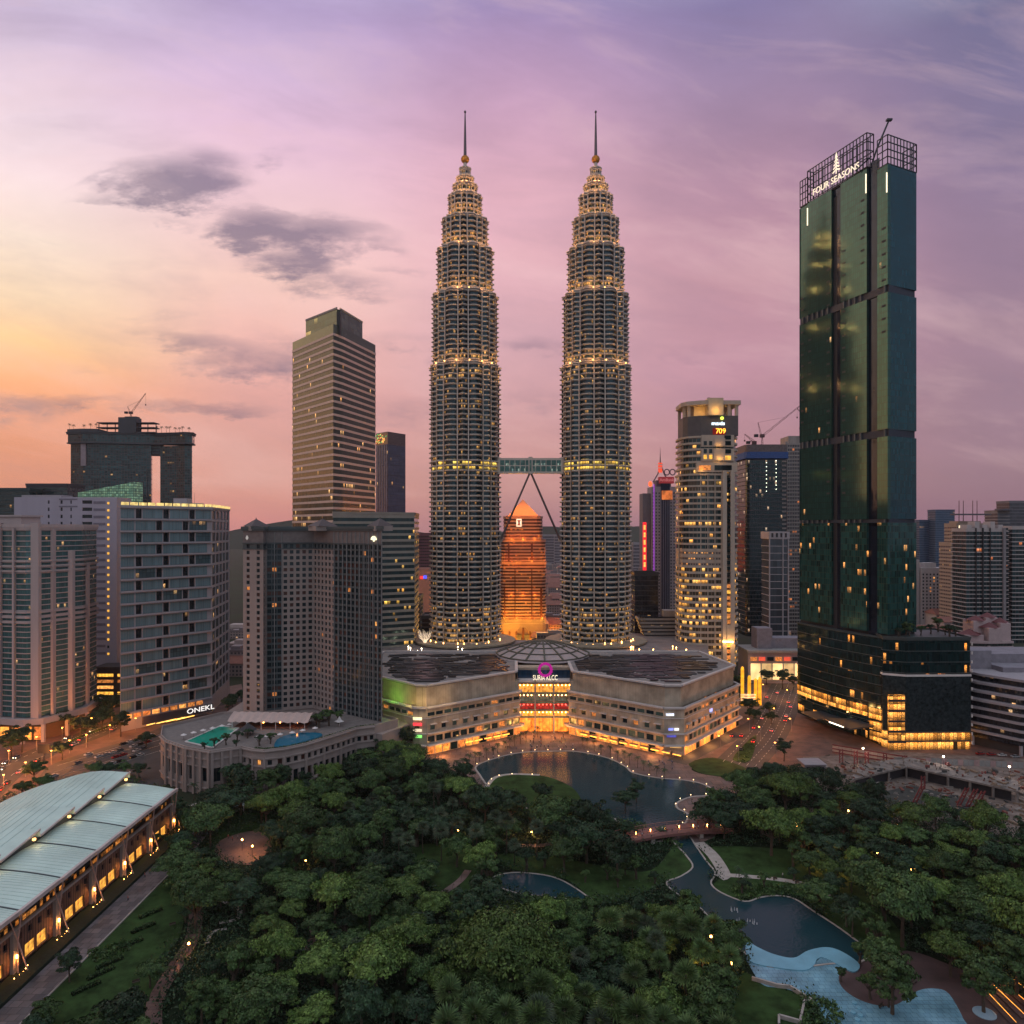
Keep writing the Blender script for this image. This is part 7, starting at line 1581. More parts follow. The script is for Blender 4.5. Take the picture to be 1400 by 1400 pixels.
pts = [(o[2][0], o[2][1], 14 if o[1] == 'feather' else 3.5 if o[1] == 'fanb' else 4.5) for o in TREES]; tries = 0
def fill(kinds, want, smin, smax, tries, tight, hs=(.75, 1.3), base=5.9):
    n = 0
    for _ in range(tries):
        if n >= want: break
        Y = 172+258*rt.random()**1.15; x = rt.uniform(-.74, .74)*Y; s = rt.uniform(smin, smax)*rt.choice([.85, 1, 1.12]); top = 8.5*s if base > 4 else 4*s; px = 700+1000*x/Y; py = HZ+(EYE-top)*1000/Y
        if not inside((px, py), PARK): continue
        rpx = base*.88*s*1000/Y
        if any(inside((px+dx*rpx, py+dy*rpx*.8), c) for c in CLEAR for dx, dy in ((0, 0), (1, 0), (-1, 0), (0, 1), (0, -1))): continue
        by = HZ+EYE*1000/Y
        if any(inside((px, by), c) for c in (PX['lake'], PX['pond'], PX['wade'], PX['play'], PX['pond_middle'])): continue
        dmin = base*s
        if any((x-q[0])**2+(Y-q[1])**2 < (dmin+q[2])**2*tight for q in pts): continue
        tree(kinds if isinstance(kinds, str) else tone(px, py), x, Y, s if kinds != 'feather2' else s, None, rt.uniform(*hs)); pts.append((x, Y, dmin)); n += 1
    print('filled', kinds, n)
fill('feather2', 45, .85, 1.3, 6000, .62, base=6.8)
fill(None, 295-len([1 for o in TREES if o[1] in ('dark', 'mid', 'bright', 'grey')]), .8, 1.25, 30000, .62)
fill('small', 150, 1.1, 1.9, 12000, .40, base=3.0)
print('broadleaf trees', len(TREES), 'tries', tries)
# street trees: left road, car park, junction, terrace, podium gardens
for px, py, s, k in [(50, 965, 1.0, 'dark'), (75, 975, 1.1, 'dark'), (30, 1005, .8, 'dark'), (15, 1012, .8, 'dark'), (140, 975, .9, 'dark'), (165, 985, .8, 'dark'), (120, 992, .8, 'dark'), (85, 1022, .55, 'dark'), (46, 1050, .6, 'mid'), (200, 1003, .7, 'dark'), (60, 1068, .5, 'mid'), (30, 1072, .5, 'mid'), (130, 1050, .5, 'mid'),
                     (150, 1045, .6, 'dark'), (170, 1043, .55, 'mid'), (190, 1045, .6, 'dark'), (110, 982, .9, 'dark'), (152, 960, 1, 'dark'), (180, 965, .8, 'dark'), (1025, 962, .7, 'dark'), (1052, 962, .7, 'dark'), (1055, 975, .6, 'dark'), (1030, 975, .55, 'dark'), (1070, 925, .8, 'dark'), (1048, 922, .7, 'dark'), (1085, 930, .6, 'dark'), (1010, 930, .6, 'dark'),
                     (760, 855, .9, 'dark'), (770, 862, .8, 'dark'), (318, 950, .7, 'dark'), (330, 945, .7, 'dark'), (312, 960, .6, 'dark')]: T(k, px, py, s*1.3)
for i in range(15): T('palm', 625+i*8+rt.uniform(-2, 2), 1040-i*2.9-(3 if i > 6 else 0), .62, 8)
for i in range(13): T('palm', 795+i*9.5+rt.uniform(-2, 2), 1008+i*3.6, .62, 8)
for px, py, s in [(265, 1075, .8), (1165, 1245, 1.0), (1145, 1178, .8), (1010, 1190, .6), (1020, 1200, .6)]: T('palm', px, py, s, 8)
for px, py, s in [(1220, 1180, .8), (830, 1188, .9), (845, 1200, .8), (855, 1185, .7), (1015, 1205, 1), (1045, 1200, .9), (1175, 1298, 1), (1150, 1330, .6), (1085, 1190, .9), (1105, 1200, .8), (895, 1195, .8), (800, 1195, .7), (1190, 1345, 1), (1215, 1360, .8), (215, 1145, .8)]: T('small', px, py, s, 4)
# planting on the hotel terrace and the green tower's podium (they stand on the roof: own things)
def R(kind, x, y, z, s, label):
    o = tree(kind, x, y, s); o.location.z = z; o['label'] = label; TREES.pop(); return o
for i, (x, y, s) in enumerate([(-138, 339, .75), (-134, 343, .7), (-131, 349, .8), (-128, 354, .75), (-141, 335, .6), (-118, 342, .8), (-114, 345, .7), (-128, 339, .6)]): o = R('small', x, y, 19.2, s*1.3, 'small tree planted between the two pools of the hotel terrace'); o['group'] = 'trees between the hotel pools'
for i, (x, y, s) in enumerate([(-98, 372, 1), (-94, 376, 1.1), (-101, 377, .9), (-90, 380, .9)]): o = R('small', x, y, 19.2, s*1.3, 'small tree on the hotel terrace near the peaked white canopy'); o['group'] = 'trees by the white canopy'
for i in range(16): o = R('small', 210+rt.random()*38, 404+rt.random()*26, 60.6, rt.uniform(.9, 1.5), 'roof garden tree on the dark glass podium of the green tower'); o['group'] = 'roof garden trees'
# unique labels: nearest landmark, and how near
ORD = ['nearest', 'second nearest', 'third nearest', 'fourth nearest', 'fifth nearest', 'sixth nearest', 'seventh nearest', 'eighth nearest', 'ninth nearest', 'tenth nearest', 'eleventh nearest', 'twelfth nearest', 'thirteenth nearest', 'fourteenth nearest', 'fifteenth nearest', 'sixteenth nearest', 'seventeenth nearest', 'eighteenth nearest', 'nineteenth nearest', 'twentieth nearest']
def rank_labels(items, places=PLACES):
    by = {}
    for o, kind, (x, y), base in items:
        d, p = min((hypot(x-q[1][0], y-q[1][1]), q[0]) for q in places); by.setdefault((kind, p), []).append((d, o, base))
    for (kind, p), l in by.items():
        l.sort(key=lambda e: e[0])
        for i, (d, o, base) in enumerate(l):
            o['label'] = f"{base} {ORD[i]+' to' if i < len(ORD) else 'far from'} the {p}" if len(l) > 1 else f"{base} by the {p}"
            if len(o['label'].split()) > 16: print('LONG', o['label'])
rank_labels([(o, k, xy, NAMES[k][1]) for o, k, xy in TREES])
GRP = {'dark': 'dark broadleaf trees', 'mid': 'green broadleaf trees', 'bright': 'bright green trees', 'grey': 'grey green trees', 'small': 'young trees', 'palm': 'feather palms', 'fan': 'fan palms', 'fanb': 'bright fan palms', 'feather': None, 'feather2': 'rain trees'}
for o, k, xy in TREES:
    if GRP[k]: o['group'] = GRP[k]
# low planting that nobody could count
def scatter(name, polys, n, hmin, hmax, kind, seed, holes=()):
    r = random.Random(seed); b = MB(); done = 0
    holes = [area(h, 2) for h in holes]
    for P in polys:
        P = [G(*p) for p in P]; xs = [p[0] for p in P]; ys_ = [p[1] for p in P]; k = 0; g = 0
        while k < n and g < n*8:
            g += 1; x = r.uniform(min(xs), max(xs)); y = r.uniform(min(ys_), max(ys_))
            if not inside((x, y), P) or any(inside((x, y), h) for h in holes): continue
            k += 1; h = r.uniform(hmin, hmax)
            for j in range(int(8+h*5)): leaf(b, Vector((x+r.uniform(-.8, .8)*h, y+r.uniform(-.8, .8)*h, r.uniform(.1, 1)*h)), r.uniform(.25, .5), rv())
    o = b.build(name, LM[kind]); o['kind'] = 'stuff'; return o
hl = [PX['wade_ledge'], PX['lake'], PX['pond'], PX['pond_middle'], PX['wade'], PX['play'], PX['lawn_a'], PX['lawn_d'], PX['lawn_c'], PX['lawn_e'], PX['square'], PX['lawn_b']]
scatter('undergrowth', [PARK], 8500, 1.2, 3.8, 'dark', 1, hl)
scatter('undergrowth', [[(860, 1140), (905, 1150), (935, 1168), (925, 1150), (880, 1128), (840, 1120)], [(1000, 1215), (1080, 1210), (1090, 1222), (1010, 1232)], [(1100, 1360), (1150, 1375), (1150, 1430), (1090, 1430)], [(80, 1080), (180, 1060), (225, 1080), (150, 1100)], [(0, 1090), (60, 1065), (120, 1080), (80, 1110), (0, 1120)]], 130, .6, 1.6, 'mid', 2)
scatter('undergrowth', [[(1002, 1040), (1030, 1008), (1034, 1014), (1020, 1044)], [(985, 1062), (1005, 1055), (1010, 1062), (990, 1068)], [(120, 1302), (172, 1286), (178, 1300), (130, 1318)]], 70, .5, 1.0, 'mid', 3)
# ------------------------------------------------------------------ footbridge over the canal
t = thing('footbridge', 'reddish paved footbridge crossing the canal below the lake', 'footbridge', (*G(925, 1147), 0)); o0 = G(925, 1147)
A = G(845, 1160); B = G(1003, 1142); a = Vector((A[0]-o0[0], A[1]-o0[1])); c = Vector((B[0]-o0[0], B[1]-o0[1])); dn = (c-a).normalized(); nn = Vector((-dn.y, dn.x)); wd = 8.5
b = MB(); N_ = 10
def hz_(u): return 1.6+1.6*sin(pi*u)
for i in range(N_):
    u0, u1 = i/N_, (i+1)/N_; p, q = a.lerp(c, u0), a.lerp(c, u1)
    b.face([(*(p-nn*0), hz_(u0)), (*q, hz_(u1)), (*(q+nn*wd), hz_(u1)), (*(p+nn*wd), hz_(u0))]); b.face([(*p, hz_(u0)-1), (*q, hz_(u1)-1), (*q, hz_(u1)), (*p, hz_(u0))])
b.build('deck', mat('bridge_brick', (.20, .085, .075), .75, var=.2, vs=.6), t)
for off, nm in ((-.2, 'railing'), (wd+.2, 'railing'), (wd*.5, 'centre_strip')):
    b = MB()
    for i in range(N_):
        p, q = a.lerp(c, i/N_)+nn*off, a.lerp(c, (i+1)/N_)+nn*off; hh = 1.1 if nm == 'railing' else .12
        b.bar((*p, hz_(i/N_)+hh), (*q, hz_((i+1)/N_)+hh), .22 if hh > 1 else .3, .16)
        if hh > 1: b.bar((*p, hz_(i/N_)+.5), (*q, hz_((i+1)/N_)+.5), .1); b.bar((*p, hz_(i/N_)), (*p, hz_(i/N_)+1.1), .16)
    b.build(nm, mat('bridge_rail', (.24, .12, .10), .6), t)
for i in range(8): p = a.lerp(c, (i+.5)/8)+nn*wd*.5; b = MB(); b.lathe([(.08, 0), (.08, .8), (.22, .9), (.08, 1.2)], 6); b.build('deck_lamp', M['lamp'], t, loc=(*p, hz_((i+.5)/8)))
for u in (.3, .72): p = a.lerp(c, u); b = MB(); b.box(-.8, .8, .4, wd-.4, -.1, hz_(u)-.9, rot=atan2(dn.y, dn.x), c=(0, 0)); b.build('pier', M['kerb'], t, loc=(*p, 0))

# ------------------------------------------------------------------ lamps
def lampproto():
    t = thing('street_lamp', 'x', 'street lamp', (0, 0, 0)); b = MB(); b.lathe([(.16, 0), (.09, 1), (.07, 7.2)], 6); b.bar((0, 0, 7.2), (1.1, 0, 7.5), .1); b.build('pole', M['concrete'], t)
    b = MB(); b.lathe([(.1, .1), (.46, .12), (.3, .3), (.1, .35)], 8); hd = b.build('lamp_head', M['concrete'], t, loc=(1.2, 0, 7.4)); b = MB(); b.lathe([(.1, -.25), (.38, -.15), (.38, .1), (.1, .12)], 8); b.build('bulb', M['lampo'], hd); return t
def pathproto():
    t = thing('path_lamp', 'x', 'path lamp', (0, 0, 0)); b = MB(); b.lathe([(.1, 0), (.07, 3.8)], 6); b.build('pole', M['dark'], t); b = MB(); b.lathe([(.08, 0), (.32, .15), (.32, .45), (.08, .7)], 8); b.build('lantern', M['lamp'], t, loc=(0, 0, 3.8)); return t
SL = lampproto(); PL = pathproto(); LAMPS = []; first = {}
def lamp(proto, x, y, e, col_=(1, .40, .10), rz=0, h=7.0, nm='street lamp', r=.35, z=0):
    k = proto.name
    if k not in first: o = proto; o.location = (x, y, z); o.rotation_euler = (0, 0, rz); first[k] = 1; chl = None
    else:
        o = proto.copy(); COL.objects.link(o); o.location = (x, y, z); o.rotation_euler = (0, 0, rz)
        for ch in list(proto.children):
            if ch.type == 'LIGHT': continue
            cc_ = ch.copy(); COL.objects.link(cc_); cc_.parent = o
            for g_ in list(ch.children): e_ = g_.copy(); COL.objects.link(e_); e_.parent = cc_
    if e: pointlight(o, (1.2 if h > 5 else .6, 0, h-.7 if h > 5 else h), e, col_, r)
    LAMPS.append((o, nm, (x, y), nm)); return o
for i, (px, py) in enumerate([(5, 1080), (35, 1062), (70, 1045), (95, 1030), (118, 1022), (150, 1008), (185, 998), (-20, 1090), (50, 1025), (85, 1012), (125, 998), (165, 985), (12, 1045), (205, 985)]): lamp(SL, *G(px, py), 11000, (1, .32, .06), rz=-1, nm='tall orange street lamp')
for px, py in [(1010, 1040), (1040, 1012), (1060, 985), (1078, 958), (1062, 1035), (1082, 1000), (1025, 1000), (1092, 940), (1045, 950), (985, 1025)]: lamp(SL, *G(px, py), 4800, (1, .36, .10), rz=2, nm='tall orange street lamp')
for px, py, e in [(331, 1163, 900), (345, 1172, 1800), (626, 1150, 600), (727, 1152, 900), (767, 1152, 500), (1089, 1139, 350), (1116, 1190, 900), (1146, 1196, 900), (1245, 1205, 350), (1200, 1182, 300), (1197, 1107, 600), (258, 1310, 900), (950, 1355, 700), (972, 1300, 900), (1000, 1338, 300), (1228, 1142, 500), (1160, 1122, 900), (1090, 1145, 200), (418, 1192, 200), (455, 1052, 200), (1365, 1352, 600), (705, 1148, 900)]: lamp(PL, *G(px, py), e, (1, .42, .12), nm='park path lamp', h=4.2)
rank_labels(LAMPS); 
for o, nm, _, _ in LAMPS: o['group'] = nm+'s'
# bollard lights along the lake edge
pr = thing('bollard_light', 'x', 'bollard light', (0, 0, 0)); b = MB(); b.lathe([(.14, 0), (.12, .55)], 6); b.build('post', M['kerb'], pr); b = MB(); b.lathe([(.1, 0), (.17, .08), (.17, .26), (.08, .34)], 6); b.build('light', glow('bollard_glow', (1, .62, .30), 7, .1), pr, loc=(0, 0, .55))
per = [G(*p) for p in smooth(PX['lake'][:19], 6, False)]; acc = 0; last = per[0]; BL = []; placed = 0
for p in per:
    if hypot(p[0]-last[0], p[1]-last[1]) > 6.5 or placed == 0:
        last = p; o = pr if placed == 0 else dup(pr, (0, 0, 0)); o.location = (p[0], p[1]+.9, .1); placed += 1; BL.append((o, 'bollard', (p[0], p[1]), 'bollard light at the lake edge'))
for p in smooth([(668, 1074), (676, 1064.5), (700, 1060.5), (738, 1061.5)], 3, False)[::2]: o = dup(pr, (*G(*p), .3)); BL.append((o, 'bollard', G(*p), 'bollard light on the island path'))
rank_labels(BL, PLACES+[('mall entrance', G(742, 1015)), ('east tip of the lake', G(972, 1080)), ('west tip of the lake', G(655, 1050)), ('south east bay of the lake', G(930, 1115)), ('mall east wing', G(850, 1035)), ('east palm row', G(800, 1020))])
for o, *_ in BL: o['group'] = 'bollard lights round the lake'
# terrace and plaza lights that belong to the hotel podium and mall
for k in range(26):
    u = k/25; p = G(575+330*u, 1038+(-26*sin(pi*min(1, u*1.0)))+8*u); b = MB(); b.lathe([(.05, 0), (.22, .1), (.22, .4), (.05, .5)], 6)

# ------------------------------------------------------------------ people
def person_mesh(pose, shirt, pants, skin, hair):
    me = bpy.data.meshes.new('p'); s = .12 if pose == 'walk' else .03
    V = [(0, 0, .95), (0, 0, 1.2), (0, .01, 1.42), (0, 0, 1.52), (0, -.01, 1.66), (.18, 0, 1.40), (.24, s*.6, 1.13), (.25, -.06+s, .88), (-.18, 0, 1.40), (-.24, -s*.6, 1.13), (-.25, -.06-s, .88), (.09, 0, .9), (.1, -s, .5), (.1, -s*1.9+.05, .08), (.1, -s*1.9-.12, .04), (-.09, 0, .9), (-.1, s, .5), (-.1, s*1.9+.05, .08), (-.1, s*1.9-.12, .04)]
    E = [(0, 1), (1, 2), (2, 3), (3, 4), (2, 5), (5, 6), (6, 7), (2, 8), (8, 9), (9, 10), (0, 11), (11, 12), (12, 13), (13, 14), (0, 15), (15, 16), (16, 17), (17, 18)]
    rad = [.15, .14, .15, .06, .11, .07, .05, .04, .07, .05, .04, .10, .07, .05, .04, .10, .07, .05, .04]
    me.from_pydata(V, E, []); o = bpy.data.objects.new('p', me); COL.objects.link(o); m = o.modifiers.new('s', 'SKIN'); m.use_smooth_shade = True
    for i, r in enumerate(rad): me.skin_vertices[0].data[i].radius = (r, r*.8)
    me.skin_vertices[0].data[0].use_root = True; bpy.context.view_layer.update()
    out = bpy.data.meshes.new_from_object(o.evaluated_get(bpy.context.evaluated_depsgraph_get())); bpy.data.objects.remove(o)
    for x in (shirt, pants, skin, hair): out.materials.append(x)
    for f in out.polygons:
        z = f.center.z; f.material_index = 3 if z > 1.66 or (z > 1.56 and f.center.y > .03) else 2 if z > 1.47 or (z < 1.0 and abs(f.center.x) > .2) else 0 if z > .95 else 1
    out.name = 'person'; return out
sk = mat('skin', (.32, .19, .13), .6, var=0); hr = mat('hair', (.02, .015, .012), .6, var=0); cl = {'white': (.55, .5, .5), 'black': (.03, .03, .035), 'red': (.35, .05, .05), 'blue': (.06, .10, .25), 'grey': (.2, .19, .2)}
PM = []
for c_, v in cl.items():
    for pose in ('stand', 'walk'): PM.append((c_, pose, person_mesh(pose, mat('shirt_'+c_, v, .8, var=0), mat('trousers_dark', (.04, .04, .055), .8, var=0), sk, hr)))
rpp = random.Random(9); PEOPLE = []
def person(x, y, z=0):
    c_, pose, me = rpp.choice(PM); o = put(me, 'person', None, (x, y, z), rpp.uniform(0, 6.28)); base = f"person in a {c_} top {'walking' if pose == 'walk' else 'standing'}"
    tag(o, base, 'person'); PEOPLE.append((o, c_+pose, (x, y), base))
for k in range(84):
    u = rpp.random(); px = rpp.gauss(745, 48); py = rpp.uniform(1004, 1025) if rpp.random() < .75 else rpp.uniform(1022, 1027); person(*G(px, py), .05)
for px, py in [(890+rpp.uniform(-4, 30), 1045+rpp.uniform(-3, 8)) for _ in range(12)]+[(640+rpp.uniform(-10, 40), 1038-rpp.uniform(0, 6)) for _ in range(8)]+[(175, 1232), (220, 1181), (205, 1195), (198, 1200), (260, 1316)]+[(312, 1147), (318, 1150), (325, 1148), (1070, 1200), (1040, 1203), (940, 1118), (955, 1110)]: person(*G(px, py), .12)
for k in range(16): u = rpp.uniform(.08, .95); v = rpp.uniform(.15, .85); p = a.lerp(c, u)+nn*wd*v; person(o0[0]+p.x, o0[1]+p.y, hz_(u))
PP = PLACES+[('mall doors', G(742, 1003)), ('lake edge centre', G(745, 1027)), ('plaza palms east', G(810, 1015)), ('plaza palms west', G(690, 1020)), ('mall east wing foot', G(890, 1045)), ('mall doors east column', G(775, 1008)), ('mall doors west column', G(712, 1008)), ('paved walk by the hall', G(200, 1200)), ('lake edge under the east palms', G(785, 1027)), ('lake edge under the west palms', G(705, 1029))]
rank_labels(PEOPLE, PP)
for o, *_ in PEOPLE: o['group'] = 'people about the park and plaza'

# ------------------------------------------------------------------ cars
def car_proto(cname, c_, taxi=False):
    t = thing('parked_car', cname+' car', 'car', (0, -900, 0)); body = MB()
    prof = [(-2.15, .55), (-2.2, .85), (-2.05, 1.0), (-1.25, 1.06), (1.55, 1.06), (2.1, .95), (2.2, .6), (2.1, .35), (-2.1, .35)]
    for s0, s1, k0, k1 in ((-.86, .86, 1, 1),): 
        n = len(prof)
        for i in range(n): p, q = prof[i], prof[(i+1) % n]; body.face([(p[0], s0, p[1]), (p[0], s1, p[1]), (q[0], s1, q[1]), (q[0], s0, q[1])])
        body.face([(p[0], s0, p[1]) for p in prof]); body.face([(p[0], s1, p[1]) for p in reversed(prof)])
    roof = [(-.95, .62), (.75, .62)]; z = 1.48; R4 = [(-.75, -.62, z), (.85, -.62, z), (.85, .62, z), (-.75, .62, z)]; B4 = [(-1.3, -.8, 1.05), (1.5, -.8, 1.05), (1.5, .8, 1.05), (-1.3, .8, 1.05)]
    body.face(R4); body.build('body', mat('car_'+cname, c_, .3, .3, var=0), t)
    g = MB()
    for i in range(4): g.face([B4[i], B4[(i+1) % 4], R4[(i+1) % 4], R4[i]])
    g.build('windows', mat('car_glass', (.015, .017, .02), .1, .2, var=0), t)
    for x in (-1.35, 1.35):
        for y in (-.86, .86): w = MB(); w.lathe([(.02, -.11), (.32, -.11), (.32, .11), (.02, .11)], 10); o = w.build('wheel', mat('tyre', (.015, .015, .015), .8, var=0), t, loc=(x, y, .32)); o.rotation_euler = (pi/2, 0, 0); w = MB(); w.lathe([(.01, -.12), (.2, -.125), (.2, .125), (.01, .12)], 8, cap=False); w.build('rim', mat('rim_metal', (.3, .3, .3), .4, .6, var=0), o)
    return t
def add_lights(t):
    for s in (-.62, .62):
        b = MB(); b.box(2.17, 2.24, s-.18, s+.18, .62, .82); b.build('headlight', glow('headlamp', (1, .82, .5), 26, .1), t); b = MB(); b.box(-2.26, -2.19, s-.18, s+.18, .72, .92); b.build('tail_light', glow('tail_lamp', (1, .04, .02), 9, .1), t)
CC = {'white': (.55, .53, .52), 'silver': (.32, .32, .33), 'black': (.02, .02, .023), 'red': (.32, .02, .02), 'blue': (.03, .06, .18), 'grey': (.12, .12, .13)}
CP = {k: car_proto(k, v) for k, v in CC.items()}; DP = {k: car_proto(k, v) for k, v in CC.items()}
for k, v in DP.items(): v.name = 'moving_car'; add_lights(v)
CARS = []; usedc = set(); rcx = random.Random(8)
def car(k, x, y, rz, drive=False, z=.05):
    pr_ = (DP if drive else CP)[k]
    if (k, drive) in usedc: o = dup(pr_, (x, y, z), rz)
    else: usedc.add((k, drive)); o = pr_; o.location = (x, y, z); o.rotation_euler = (0, 0, rz)
    CARS.append((o, k+str(drive), (x, y), f"{k} {'car on the road,' if drive else 'parked car,'}")); return o
def along(pts, u, off):
    L = [hypot(pts[i+1][0]-pts[i][0], pts[i+1][1]-pts[i][1]) for i in range(len(pts)-1)]; s = u*sum(L)
    for i, l in enumerate(L):
        if s <= l or i == len(L)-1: f = s/l; p, q = Vector(pts[i]), Vector(pts[i+1]); d = (q-p).normalized(); return p.lerp(q, f)+Vector((d.y, -d.x))*off, atan2(d.y, d.x)
        s -= l
KS = list(CC)
for k in range(46):
    lane = rcx.choice([-7, -3.5, 3.5, 7]); lo = k < 32; u = rcx.uniform(.08, .42) if lo else rcx.uniform(.42, .9); p, a_ = along(RA, u, lane)
    if all(hypot(p.x-q[2][0], p.y-q[2][1]) > 5.3 for q in CARS): car(rcx.choice(KS), p.x, p.y, a_ if lane > 0 else a_+pi, True, .08)
for row in range(4):
    for i in range(14):
        if rcx.random() < (.75 if i > 7 else .22): x, y = G(83+i*9.5-row*5, 1044.5+row*9-i*2.9); car(rcx.choice(['white', 'silver', 'black', 'grey', 'white', 'red']), x, y, 1.15+rcx.choice([0, pi]), False, .06)
for px, py, k, dr_ in [(1001, 1007, 'black', 1), (1014, 1007, 'red', 1), (1030, 1015, 'red', 1), (1042, 983, 'white', 1), (1031, 996, 'red', 1), (1078, 961, 'silver', 1), (1081, 967, 'white', 1), (1075, 980, 'white', 1), (1074, 986, 'black', 1), (1049, 954, 'silver', 1), (1013, 1026, 'black', 0), (1063, 948, 'white', 1), (1055, 1000, 'silver', 1), (1170, 1005, 'black', 0), (1340, 1032, 'red', 0), (1355, 1033, 'red', 0), (1370, 1034, 'white', 0), (1388, 1036, 'silver', 0), (1050, 1052, 'white', 0), (1056, 1062, 'grey', 0), (1061, 1070, 'white', 0)]:
    car(k, *G(px, py), 1.1 if px < 1100 else .1, bool(dr_), .09)
PC = PLACES+[('far end of the main road', G(200, 985)), ('middle of the main road', G(110, 1010)), ('hotel podium wall', G(225, 1020)), ('mall east corner', G(1005, 1010)), ('lit cream commercial hall', G(1080, 950)), ('stepped white terraced office', G(1365, 1040)), ('green tower entrance', G(1160, 1010)), ('red striped hoarding', G(1200, 1040)), ('far corner of the car park', G(240, 1000)), ('near corner of the car park', G(90, 1065)), ('roundabout hedge', G(1015, 1030))]
for dct, dr_ in ((CP, False), (DP, True)):
    for k_, v_ in dct.items():
        if (k_, dr_) not in usedc:
            for o_ in [g_ for c_ in v_.children for g_ in c_.children]+list(v_.children)+[v_]: bpy.data.objects.remove(o_)
rank_labels(CARS, PC)
for o, k, *_ in CARS: o['group'] = 'cars on the roads and in the car park'

# billboard by the road, parasols at the hotel pool, ducks-like fountains
t = thing('billboard', 'black roadside billboard on a single post between road and car park', 'billboard', (*G(60, 1043), 0)); b = MB(); b.box(-3, 3, -.3, .3, 5, 9.5); b.build('panel', M['dark'], t); b = MB(); b.lathe([(.3, 0), (.25, 5)], 8); b.build('post', M['dark'], t)
for i, (px, py) in enumerate([(1004, 1247), (1022, 1262)]):
    t = thing('fountain', ['small white water jet close to the pond edge', 'white splashing jets in the open part of the pond'][i], 'fountain', (*G(px, py), .1))
    b = MB(); rr = random.Random(i)
    for k in range(7+i*6): x, y = rr.uniform(-1.6, 1.6)*(1+i), rr.uniform(-1, 1); b.lathe([(.16, 0), (.1, .5), (.02, rr.uniform(.6, 1.5))], 5, (x, y))
    b.build('jet', mat('foam_white', (.6, .6, .62), .5), t)
t = thing('play_basin', 'round pale blue splash basin set in the terracotta floor', 'basin', (*G(1346, 1386), .08)); b = MB(); b.lathe([(2.6, 0), (2.6, .18), (2.2, .2), (2.2, .06), (.01, .05)], 24, cap=False); b.build('basin_rim', mat('basin_blue', (.30, .42, .5), .3, var=.1), t, True)
for j, (px, py) in enumerate([(1172, 1376), (1176, 1381), (1180, 1386), (1170, 1389), (1177, 1393)]):
    pass
# sunken lawn walls and water-side steps at the lower edge
t = thing('garden_wall', 'angular low stone walls stepping round the sunken lawn beside the blue paddling pool', 'wall', (*G(1090, 1370), 0)); o1 = G(1090, 1370)
b = MB(); q = [G(1028, 1340), G(1062, 1350), G(1080, 1352), G(1112, 1372), G(1100, 1372), G(1094, 1400), G(1065, 1392), G(1065, 1404)]
for p_, q_ in zip(q, q[1:]): b.bar((p_[0]-o1[0], p_[1]-o1[1], .5), (q_[0]-o1[0], q_[1]-o1[1], .5), .55, 1.0)
b.build('coping', M['kerb'], t)
# steps and lit edges by the play floor
t = thing('garden_steps', 'broad steps with orange lit edges at the lower corner of the play floor', 'steps', (*G(1375, 1375), 0)); o1 = G(1375, 1375)
for k in range(4):
    p_, q_ = G(1340+k*14, 1352-k*3), G(1385+k*16, 1400-k*6); b = MB(); b.bar((p_[0]-o1[0], p_[1]-o1[1], .2+k*.12), (q_[0]-o1[0], q_[1]-o1[1], .2+k*.12), 1.6, .3); b.build('step', M['deck'], t)
    b = MB(); b.bar((p_[0]-o1[0]+.8, p_[1]-o1[1], .42+k*.12), (q_[0]-o1[0]+.8, q_[1]-o1[1], .42+k*.12), .09, .08); b.build('edge_light', glow('edge_orange', (1, .4, .06), 2.2, .3), t)

# ------------------------------------------------------------------ building site
sheet('site_ground', ccw([G(1098, 1035), G(1098, 1110), G(1420, 1160), G(1440, 1040), G(1240, 1028)]), .04, mat('site_dirt', (.15, .10, .08), .9, var=.5, vs=.25, c2=(.26, .20, .17)))
t = thing('site_deck', 'raw concrete deck on columns over a dark excavation at the building site', 'building site', (*G(1290, 1090), 0)); o1 = G(1290, 1090); cm2 = mat('site_concrete', (.19, .16, .145), .85, var=.45, vs=.35)
q = [(p[0]-o1[0], p[1]-o1[1]) for p in (G(1165, 1083), G(1240, 1064), G(1392, 1100), G(1392, 1085), G(1240, 1050), G(1175, 1062))]
o_site = o1; Q_site = ccw(q)
b = MB(); b.prism(ccw(q), 5.0, 5.8); b.build('slab', cm2, t)
for u in range(9):
    p_ = Vector(q[0]).lerp(Vector(q[1]), u/3) if u < 3 else Vector(q[1]).lerp(Vector(q[2]), (u-3)/5); b = MB(); b.box(p_.x-.4, p_.x+.4, p_.y+.3, p_.y+1.1, 0, 5); b.build('column', cm2, t)
b = MB(); b.prism(offset(ccw(q), -2.5), .0, 4.9); b.build('pit_shade_block', M['dark'], t)  # solid dark block painted in for the shaded void under the slab
b = MB(); b.prism([(p[0]-o1[0], p[1]-o1[1]) for p in ccw([G(1175, 1092), G(1245, 1074), G(1385, 1108), G(1330, 1118)])], 0, .3); b.build('pit_floor', mat('pit_floor', (.045, .045, .04), .9, var=.4), t)
red = mat('red_steel', (.17, .03, .03), .6, var=.2)
RP = []
